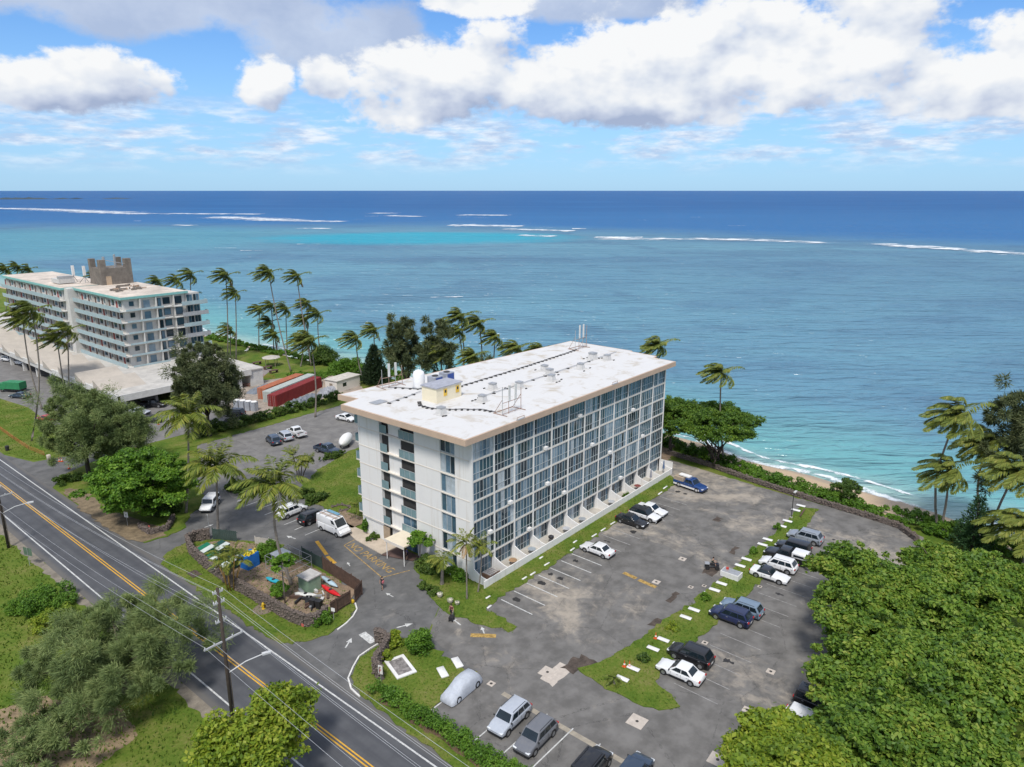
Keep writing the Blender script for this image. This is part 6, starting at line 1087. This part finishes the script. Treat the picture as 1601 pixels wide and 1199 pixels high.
p = P(391, 886); t = thing('donation_bin', 'bright blue bin topped with yellow bags', 'bin', (p[0], p[1], .1), rad(10)); MB().box(-.95, .95, -.8, .8, 0, 1.9).obj('bin', mat('bin_blue', (.012, .16, .52), .5), t); MB().cbox((.0, 0, 0.6), (1.92, 1.62, .05)).obj('band', mat('bin_band', (.01, .11, .38), .5), t); V = clump_leaves(np.c_[rng.uniform(-.6, .6, 10), rng.uniform(-.5, .5, 10), np.full(10, 2.05), np.full(10, .35)], 18, .35, .6); link('yellow_bags', quads_mesh('bags', V, mat('bag_yellow', (.62, .50, .03), .6)), t)
p = P(452, 890); t = thing('bicycle_cage', 'grey mesh cage with a shed roof inside the enclosure', 'cage', (p[0], p[1], .1), rad(3)); 
for x in (-1.8, 1.8):
    for y in (-2.4, 0, 2.4): MB().tube([(x, y, 0), (x, y, 1.9)], .04, 6).obj('post', GREY, t)
for z in (.1, 1.0, 1.9): MB().tube([(-1.8, -2.4, z), (1.8, -2.4, z), (1.8, 2.4, z), (-1.8, 2.4, z), (-1.8, -2.4, z)], .03, 5).obj('rail', GREY, t)
MB().box(-1.2, .8, .3, 2.2, 1.9, 2.0).obj('shed_roof', mat('shed_sheet', (.40, .43, .45), .5), t); MB().box(-1.1, .7, .4, 2.1, 0, 1.9).obj('shed', mat('shed_grey', (.30, .32, .33), .6), t)
p = P(485, 922); t = thing('garden_shed', 'small sage green shed with grey roof in the enclosure', 'shed', (p[0], p[1], .1), rad(4)); MB().box(-.95, .95, -.95, .95, 0, 1.9).obj('wall', mat('shed_green', (.22, .32, .22), .7), t); MB().box(-1.08, 1.08, -1.08, 1.08, 1.9, 2.05).obj('roof', mat('shed_roof', (.46, .44, .42), .7), t)
for k in range(6): MB().box(-.97, -.951, -.9 + k * .3, -.72 + k * .3, .08, 1.85).obj('board', mat('shed_green2', (.19, .28, .19), .7), t)
def kayak(px, py, lab, col, rz, L=3.6, nm='kayak'):
    p = P(px, py, .3); t = thing(nm, lab, nm, (p[0], p[1], .35), rad(rz)); m = mat(nm + str(col), col, .35); st = [(-L / 2, .04, .02), (-L * .36, .26, .16), (-L * .1, .38, .2), (L * .15, .38, .2), (L * .36, .24, .15), (L / 2, .03, .02)]; mb = MB(); vs = []
    for x, w_, h_ in st: vs += [(x, w_ * math.cos(a), h_ * math.sin(a) + abs(x / L) * .15) for a in np.linspace(0, 6.283, 9)[:-1]]
    mb.add(vs, [(i * 8 + j, i * 8 + (j + 1) % 8, (i + 1) * 8 + (j + 1) % 8, (i + 1) * 8 + j) for i in range(5) for j in range(8)] + [tuple(range(8))[::-1], tuple(range(40, 48))]); mb.obj('hull', m, t, True)
    MB().lathe((0, 0, .17), [(.25, 0), (.22, .06), (.05, .06)], 10).obj('cockpit', TRIM, t)
    for x in (-.9, .9): MB().cbox((x, 0, -.2), (.12, .6, .3)).obj('cradle', WOODF, t)
kayak(517, 924, 'bright red kayak by the board fence', (.62, .012, .015), -92, 4.0); kayak(428, 908, 'turquoise kayak wrapped in white beside the mesh cage', (.03, .36, .46), -80, 2.8); kayak(515, 910, 'pale blue paddle board leaning at the board fence', (.42, .55, .62), -95, 3.8); kayak(478, 930, 'white surfboard leaning beside the green shed', (.66, .66, .62), -60, 3.0)
t = thing('junk_pile', 'grey rubble and pipes heaped in the enclosure', 'pile', (*P(490, 937)[:2], .1))
for k in range(22): MB().cbox((R.uniform(-2.0, 1.6), R.uniform(-2.2, 2.2), .2), (R.uniform(.3, 1.6), R.uniform(.08, .4), R.uniform(.1, .5)), R.uniform(0, 3)).obj('scrap', [GREY, TRIM, LGREY, WOODF][k % 4], t)
for px, py, lab in ((490, 950, 'black wheelie bin left of the gate'), (499, 952, 'black wheelie bin right beside the gate')):
    p = P(px, py); t = thing('wheelie_bin', lab, 'bin', (p[0], p[1], .1), .3); MB().add([(-.25, -.28, 0), (.25, -.28, 0), (.25, .28, 0), (-.25, .28, 0), (-.32, -.36, 1.0), (.32, -.36, 1.0), (.32, .36, 1.0), (-.32, .36, 1.0)], [(3, 2, 1, 0), (4, 5, 6, 7), (0, 1, 5, 4), (1, 2, 6, 5), (2, 3, 7, 6), (3, 0, 4, 7)]).obj('bin', TRIM, t); MB().box(-.34, .34, -.38, .38, 1.0, 1.07).obj('lid', TRIM, t)
p = P(412, 953); t = thing('fire_hydrant', 'yellow fire hydrant on the road verge', 'hydrant', (p[0], p[1], .1)); MB().lathe((0, 0, 0), [(.2, 0), (.2, .06), (.13, .1), (.13, .6), (.18, .63), (.15, .75), (.05, .85)], 12).obj('barrel', mat('hydrant_yellow', (.62, .40, .02), .5), t, True, 40); MB().tube([(-.27, 0, .45), (.27, 0, .45)], .08, 8).obj('outlet', mat('hydrant_yellow', (.6, .4, .02)), t); MB().lathe((0, 0, -.03), [(1.2, 0), (1.2, .04)], 18).obj('pad', mat('pad_brown', (.20, .16, .12), .9), t)
p = P(551, 943); o = bev(MB().cbox((0, 0, .2), (.35, .5, .4)).mesh('bollard', mat('bollard_yellow', (.62, .40, .02), .6)), .1, 2); tag(link('yellow_marker', o, None, (p[0], p[1], .08)), 'stubby yellow marker at the fence corner', 'marker')
# poles, wires, signs, lamps
POLE = mat('pole_wood', (.060, .045, .036), .9, ns=2, var=.3, bump=.3); WIRE = mat('wire_grey', (.42, .43, .45), .6)
def upole(lab, x, y, h, arm_z, lamp_h, side):
    t = thing('utility_pole', lab, 'utility pole', (x, y, 0)); MB().tube([(0, 0, -.2), (0, 0, h * .5), (0, 0, h)], [.19, .165, .12], 10).obj('pole', POLE, t, True); pts = []
    for z, L in arm_z:
        a = MB().cbox((0, 0, z), (L, .12, .14)).obj('crossarm', mat('arm_grey', (.45, .45, .46), .7), t)
        for k in (-1, -.5, .5, 1): MB().lathe((k * L * .47, 0, z + .07), [(.035, 0), (.06, .08), (.03, .2)], 8).obj('insulator', mat('insulator', (.62, .63, .65), .4), a); pts.append((x + k * L * .47, y, z + .24))
    if lamp_h: MB().tube([(0, 0, lamp_h - .8), (side * 1.5, -.6, lamp_h - .1), (side * 2.9, -1.1, lamp_h + .1)], .05, 6).obj('lamp_arm', mat('lamp_alu', (.58, .58, .58), .5), t); MB().cbox((side * 3.2, -1.2, lamp_h + .1), (.75, .32, .16), -.35).obj('lamp_head', mat('lamp_alu', (.6, .6, .6)), t)
    for dx in (.15, .24): MB().tube([(dx, 0, 0), (dx, 0, h * .5)], .035, 5).obj('conduit', mat('conduit_tan', (.30, .22, .15), .7), t)
    return t, pts
ARM = [(12.6, .9), (9.9, .7), (7.4, 3.6), (7.05, 3.0)]
p1, w1 = upole('tall dark utility pole with grey crossarms and street lamp by the road', -33.7, -1.6, 15.1, [(14.7, .9), (13.7, 1.0), (11.9, 1.0), (9.9, 3.6)], 7.4, 1); p2, w2 = upole('dark utility pole at the left edge beside the road', -34.9, 55.6, 12.6, [(12.2, .9), (10.8, 1.0), (9.0, 1.0), (7.7, 3.4)], 6.0, 1)
def wires(A_, B_, sag, k0):
    for i, (a, c) in enumerate(zip(A_, B_)):
        if i in (1, 2, 5, 6, 9, 10, 8, 14, 4): continue
        t_ = [k / 14 for k in range(15)]; o = MB().tube([(a[0] + (c[0] - a[0]) * f_, a[1] + (c[1] - a[1]) * f_, a[2] + (c[2] - a[2]) * f_ - sag * 4 * f_ * (1 - f_)) for f_ in t_], .013, 4).obj('overhead_wire', WIRE)
        tag(o, 'thin overhead wire ' + k0 + ', ' + ['top left', 'top second', 'top third', 'top right', 'upper left', 'upper second', 'upper third', 'upper right', 'middle left', 'middle second', 'middle third', 'middle right', 'lowest left', 'lowest second', 'lowest third', 'lowest right'][i], 'wire', 'overhead wires along the road')
wires(w1, w2, .9, 'between the two road poles'); wires([(a - .6, b_ - 62, c) for a, b_, c in w1], w1, .9, 'from the near pole to the lower right'); wires(w2, [(a - 1, b_ + 60, c) for a, b_, c in w2], .9, 'from the far pole to the left')
p = P(1237, 810); t = thing('lamp_post', 'dark slim lamp post on the lot median near the sea', 'lamp post', (p[0], p[1], .08)); MB().tube([(0, 0, 0), (0, 0, 4.1)], .06, 8).obj('pole', TRIM, t); MB().cbox((.35, -.1, 4.15), (.9, .3, .12)).obj('lamp_head', LGREY, t); MB().lathe((0, 0, 0), [(.2, 0), (.2, .15)], 8).obj('base', CONC, t)
tag(link('timber_log', MB().tube([(0, 0, .13), (2.9, .3, .13)], .12, 7).mesh('timber_log', WOODF), None, (45.3, -25.6, .09)), 'dark timber lying beside the lamp post', 'log')
def signpost(px, py, lab, hgt, wd, ht, m, rz, text=None, tm=None):
    p = P(px, py); t = thing('sign_post', lab, 'sign', (p[0], p[1], .05), rad(rz)); MB().tube([(0, 0, 0), (0, 0, hgt)], .035, 6).obj('post', GREY, t); pl = MB().box(-.03, -.045 + .0, -wd / 2, wd / 2, hgt - ht, hgt).obj('plate', m, t)
    if text: o = letters(text, (-.052, 0, hgt - ht * .78), rad(-90), ht * .55, tm or TRIM, t); o.rotation_euler = (math.pi / 2, 0, -math.pi / 2); o.scale = (.8, 1, 1)
signpost(200, 823, 'white speed limit sign on the verge below the round tree', 2.3, .75, .85, WHITE, 20, '25'); signpost(47, 885, 'back of a green road sign on the left roadside', 2.6, 1.5, 1.1, mat('sign_green', (.10, .16, .11), .6), 200); signpost(596, 1066, 'white no parking sign in front of the sign wall', 1.9, .5, 1.0, WHITE, 20, 'P', mat('sign_red', (.45, .02, .02), .6)); signpost(522, 970, 'small white notice at the enclosure gate', 1.6, .5, .45, WHITE, 20); signpost(328, 836, 'small lamp topped post at the side entrance', 3.2, .25, .2, LGREY, 0)
for px, py, lab in ((237, 822, 'small red and white notice on the low stone ring'), (477, 975, 'small red and white notice on the enclosure wall')): p = P(px, py, .9); tag(MB().cbox((p[0] - .4, p[1] - .1, .95), (.03, .35, .35), .2).obj('notice_plate', mat('notice_red', (.55, .12, .10), .6)), lab, 'notice')
p = P(304, 898); tag(MB().box(p[0] - .6, p[0] + .6, p[1] - .9, p[1] + .9, .085, .115).obj('drain_grate', mat('grate_brown', (.085, .06, .05), .8)), 'rusty square drain cover on the road verge', 'drain cover')
t = thing('beach_post', 'grey weathered stump standing on the sand by the hedge', 'stump', (*P(1300, 776, -.5)[:2], -.6)); MB().tube([(0, 0, 0), (.1, 0, 1.4), (.1, .1, 2.2)], [.45, .4, .35], 9).obj('stump', mat('stump_grey', (.28, .24, .20), .9, ns=2, var=.3), t)
for px, py, lab, s_ in ((593, 933, 'round pale flower pot at the drive corner', 1), (689, 935, 'pale flower pot on the corner lawn, left one', 1), (705, 944, 'small flower pot on the corner lawn, right one', .8)):
    if px == 593: px, py = 688, 934
    elif px == 689: px, py = 704, 943
    else: px, py = 715, 946
    p = P(px, py); t = thing('flower_pot', lab, 'pot', (p[0], p[1], .08)); MB().lathe((0, 0, 0), [(.2 * s_, 0), (.36 * s_, .25 * s_), (.38 * s_, .5 * s_), (.30 * s_, .55 * s_)], 12).obj('pot', mat('pot_pale', (.55, .50, .42), .8), t, True, 40); V = clump_leaves(np.array([[0, 0, .6 * s_, .35 * s_]]), 40, .16); link('plant', quads_mesh('plant', V, L_NAU), t)
for px, py, lab in ((335, 549, 'white sun lounger on the shore lawn, left one'), (386, 549, 'white sun lounger on the shore lawn, right one')):
    p = P(px, py); t = thing('sun_lounger', lab, 'lounger', (p[0], p[1], .02), .6); MB().box(-1, .3, -.35, .35, .3, .38).obj('seat', WHITE, t); MB().add([(.3, -.35, .36), (1.0, -.35, .8), (1.0, .35, .8), (.3, .35, .36)], [(0, 1, 2, 3), (3, 2, 1, 0)]).obj('backrest', WHITE, t)
    for x in (-.9, .25):
        for y in (-.3, .3): MB().box(x - .03, x + .03, y - .03, y + .03, 0, .3).obj('leg', WHITE, t)
t = thing('thatched_bar', 'small pavilion with pale flat roof on the shore terrace', 'pavilion', (*P(425, 572)[:2], .02)); MB().lathe((0, 0, 2.4), [(2.6, 0), (2.5, .15), (.2, .7)], 8).obj('roof', mat('pav_roof', (.46, .43, .38), .8), t)
for a in range(4): MB().tube([(1.8 * math.cos(a * 1.57), 1.8 * math.sin(a * 1.57), 0), (1.8 * math.cos(a * 1.57), 1.8 * math.sin(a * 1.57), 2.4)], .08, 6).obj('post', WOODB, t)
for px, py, lab in ((402, 570, 'dark table set on the shore terrace, left'), (419, 577, 'dark table set on the shore terrace, right'), (428, 583, 'low dark bench by the shore pavilion')):
    p = P(px, py); t = thing('terrace_table', lab, 'table', (p[0], p[1], .02)); MB().box(-1.2, 1.2, -.6, .6, .7, .8).obj('tabletop', WOODF, t)
    for x in (-1, 1): MB().box(x - .06, x + .06, -.5, .5, 0, .7).obj('leg', WOODF, t)
NET = mat('orange_net', (.55, .16, .06), .8, ns=3, var=.3)
def netfence(lab, pts, h=.85):
    t = thing('orange_net_fence', lab, 'fence', (0, 0, 0)); mb = MB()
    for a, c in zip(pts, pts[1:]):
        MB().tube([(a[0], a[1], 0), (a[0], a[1], h + .1)], .03, 5).obj('stake', WOODF, t); d = np.array(c) - np.array(a); n = int(np.linalg.norm(d) / .35) + 1
        for k in range(n + 1): q_ = np.array(a) + d * k / n; mb.box(q_[0] - .012, q_[0] + .012, q_[1] - .012, q_[1] + .012, .12, h)
        for z in (.15, .4, .65, .9, h): mb.tube([(a[0], a[1], z), (c[0], c[1], z)], .010, 4)
    mb.obj('mesh_panel', NET, t)['kind'] = 'stuff'
netfence('orange net fence along the verge of the neighbouring lot', [P(0, 672)[:2], P(22, 688)[:2], P(45, 703)[:2], P(70, 713)[:2]]); netfence('orange net fence around the yard by the terrace', [P(372, 602)[:2], P(390, 605)[:2], P(405, 590)[:2], P(430, 592)[:2]])
t = thing('green_truck', 'green boxed flat truck in the neighbouring lot at the left edge', 'truck', (*P(20, 606, 1)[:2], .02), rad(120)); bev_ = MB().box(-3, 1.6, -1.1, 1.1, .9, 2.6).obj('box_body', mat('truck_green', (.03, .22, .09), .6), t); MB().box(1.7, 3.2, -1.0, 1.0, .6, 2.2).obj('cab', mat('truck_green', (.03, .22, .09)), t); MB().box(2.6, 3.22, -.9, .9, 1.4, 2.0).obj('windshield', CGL, t); MB().box(-3, 3, -.9, .9, .5, .9).obj('chassis', TRIM, t)
for sx in (-1.8, 2.3):
    for sy in (-.9, .9): link('wheel', car_meshes('pickup')['tyre'], t, (sx, sy, .4))
tag(bev(MB().box(0, .6, 0, .6, 0, .9).mesh('x', mat('pillar_pale', (.55, .48, .4), .8)), .04, 1) and link('stone_pillar', bpy.data.meshes['x'], None, (*P(75, 720)[:2], .08)), 'pale squat pillar at the end of the neighbouring verge', 'pillar')
p = P(12, 705); t = thing('rubbish_bin', 'black rubbish bin on the left verge', 'bin', (p[0], p[1], .08)); MB().lathe((0, 0, 0), [(.3, 0), (.36, .9), (.3, .95)], 12).obj('bin', TRIM, t); MB().lathe((0, 0, .95), [(.34, 0), (.1, .1)], 12).obj('lid', TRIM, t)
# ------------------------------------------------------------------ people
SKIN = mat('skin', (.42, .25, .17), .6, ns=3, var=.05)
def skin_body(name, joints, edges, radii, m, parent, sub=2):
    me = bpy.data.meshes.new(name); me.from_pydata(joints, edges, []); o = link(name, me, parent); sk = o.modifiers.new('skin', 'SKIN'); sk.use_smooth_shade = True
    for i, r_ in enumerate(radii): me.skin_vertices[0].data[i].radius = (r_, r_); me.skin_vertices[0].data[i].use_root = i == 0
    s_ = o.modifiers.new('sub', 'SUBSURF'); s_.levels = sub; s_.render_levels = sub; me.materials.append(m); return o
def person(lab, loc, rz, top, bottom, pose='walk', hair=(.03, .02, .015), holds=None, sit=0.0):
    t = thing('person', lab, 'person', loc, rz); sw = .16 if pose == 'walk' else .04
    if pose == 'ride':
        J = [(0, 0, .82), (0, 0, 1.1), (.05, 0, 1.32), (.08, 0, 1.45), (.12, 0, 1.62), (.06, .19, 1.3), (.24, .23, 1.1), (.46, .18, 1.08), (.06, -.19, 1.3), (.24, -.23, 1.1), (.46, -.18, 1.08), (.03, .12, .8), (.42, .2, .78), (.44, .2, .35), (.58, .2, .3), (.03, -.12, .8), (.42, -.2, .78), (.44, -.2, .35), (.58, -.2, .3)]
    else:
        J = [(0, 0, .95), (0, 0, 1.18), (0, 0, 1.38), (0, 0, 1.48), (.02, 0, 1.64), (0, .2, 1.40), (-sw * .4, .25, 1.14), (sw * .6, .24, .92), (0, -.2, 1.40), (sw * .5, -.25, 1.14), (sw, -.22, .92), (0, .1, .92), (sw * .9, .1, .5), (sw * .7, .1, .08), (sw * .7 + .17, .1, .04), (0, -.1, .92), (-sw * .3, -.1, .5), (-sw * 1.4, -.1, .1), (-sw * 1.4 + .17, -.1, .04)]
    E_ = [(0, 1), (1, 2), (2, 3), (3, 4), (2, 5), (5, 6), (6, 7), (2, 8), (8, 9), (9, 10), (0, 11), (11, 12), (12, 13), (13, 14), (0, 15), (15, 16), (16, 17), (17, 18)]
    rr_ = [.13, .13, .14, .055, .095, .07, .05, .04, .07, .05, .04, .10, .07, .045, .035, .10, .07, .045, .035]
    skin_body('body', J, E_, rr_, SKIN, t)
    skin_body('shirt', [J[0], J[1], J[2], J[5], tuple((np.array(J[5]) + J[6]) / 2), J[8], tuple((np.array(J[8]) + J[9]) / 2)], [(0, 1), (1, 2), (2, 3), (3, 4), (2, 5), (5, 6)], [.15, .155, .16, .085, .07, .085, .07], mat('shirt_' + str(top), top, .9), t)
    kn = lambda a, c, f_: tuple(np.array(J[a]) + (np.array(J[c]) - np.array(J[a])) * f_)
    skin_body('trousers', [J[0], J[11], kn(11, 12, .95), J[15], kn(15, 16, .95)], [(0, 1), (1, 2), (0, 3), (3, 4)], [.145, .115, .085, .115, .085], mat('trousers_' + str(bottom), bottom, .9), t)
    h_ = J[4]; MB().lathe((h_[0] - .015, h_[1], h_[2] - .02), [(.100, 0), (.112, .05), (.09, .11), (.02, .14)], 12).obj('hair', mat('hair_' + str(hair), hair, .9), t, True)
    MB().tube([(h_[0] + .09, 0, h_[2] - .01), (h_[0] + .12, 0, h_[2] - .035)], .014, 5).obj('nose', SKIN, t)
    for sy in (-1, 1): MB().cbox((h_[0] + .088, sy * .035, h_[2] + .012), (.02, .022, .014)).obj('eye', TRIM, t)
    for a, c in ((6, 7), (9, 10)):
        d = unit(np.array(J[c]) - np.array(J[a])); b_ = np.array(J[c]); hm = MB().tube([tuple(b_), tuple(b_ + d * .09)], [.038, .042], 7)
        for k, L in enumerate((.07, .08, .075, .06)): o_ = np.array([(k - 1.5) * .021, 0, 0]); hm.tube([tuple(b_ + d * .085 + o_), tuple(b_ + d * (.085 + L * .6) + o_ + [0, .004, 0]), tuple(b_ + d * (.08 + L) + o_ + [0, .016, 0])], [.010, .009, .007], 5)
        hm.tube([tuple(b_ + d * .03 + [.035, 0, 0]), tuple(b_ + d * .08 + [.06, 0, 0])], [.011, .008], 5); hm.obj('hand', SKIN, t, True)
    for a in (14, 18): MB().cbox((J[a][0] - .06, J[a][1], .035 + (J[a][2] - .04 if pose == 'ride' else 0)), (.27, .10, .07)).obj('shoe', TRIM, t)
    return t
p = P(598, 921); person('person in dark shirt walking up the drive holding a pink bag', (p[0], p[1], .02), rad(200), (.02, .02, .025), (.05, .05, .06)); tag(bev(MB().box(-.16, .16, -.06, .06, 0, .34).mesh('bag', mat('bag_pink', (.55, .16, .18), .7)), .04, 2) and link('shoulder_bag', bpy.data.meshes['bag'], None, (p[0] - .10, p[1] - .30, .98)), 'pink bag held by the person walking up the drive', 'bag')
p = P(636, 874); person('person in blue leaning by the entrance canopy post', (p[0] - .2, p[1] - .3, .12), rad(120), (.03, .06, .25), (.04, .04, .05), 'stand'); 
p = P(708, 966); person('person in brown pushing a small black cart at the drive corner', (p[0], p[1] + .2, .02), rad(190), (.16, .05, .05), (.02, .02, .02)); t = thing('push_cart', 'small black cart on the drive in front of the corner lawn', 'cart', (p[0] - .5, p[1] - .3, .02), .4); MB().box(-.35, .35, -.25, .25, .25, .6).obj('basket', TRIM, t); MB().tube([(.35, 0, .6), (.6, 0, 1.0)], .025, 5).obj('handle', GREY, t)
for sx in (-.25, .25):
    for sy in (-.22, .22): MB().tube([(sx, sy - .03, .12), (sx, sy + .03, .12)], .12, 10).obj('wheel', TYRE, t)
p = P(1113, 889); t = thing('motor_scooter', 'dark all-terrain scooter standing in the lot beside the median', 'scooter', (p[0], p[1], .02), rad(-60)); MB().cbox((0, 0, .62), (1.0, .36, .22)).obj('seat', TRIM, t); MB().cbox((-.65, 0, .75), (.6, .7, .08)).obj('rack', GREY, t); MB().cbox((.6, 0, .62), (.5, .5, .34)).obj('fairing', mat('scooter_dark', (.03, .03, .04), .4), t); MB().tube([(.62, -.42, 1.05), (.58, 0, 1.0), (.62, .42, 1.05)], .03, 6).obj('handlebar', TRIM, t); MB().tube([(.6, 0, .7), (.58, 0, 1.0)], .03, 5).obj('stem', TRIM, t)
for sx in (-.6, .65):
    for sy in (-.38, .38): MB().tube([(sx, sy - .1, .28), (sx, sy + .1, .28)], .28, 14).obj('wheel', TYRE, t)
person('person in dark green riding the scooter by the lot median', (p[0], p[1], .0), rad(-60), (.03, .06, .05), (.03, .03, .035), 'ride')
p = P(1109, 868); p = P(1047, 740)
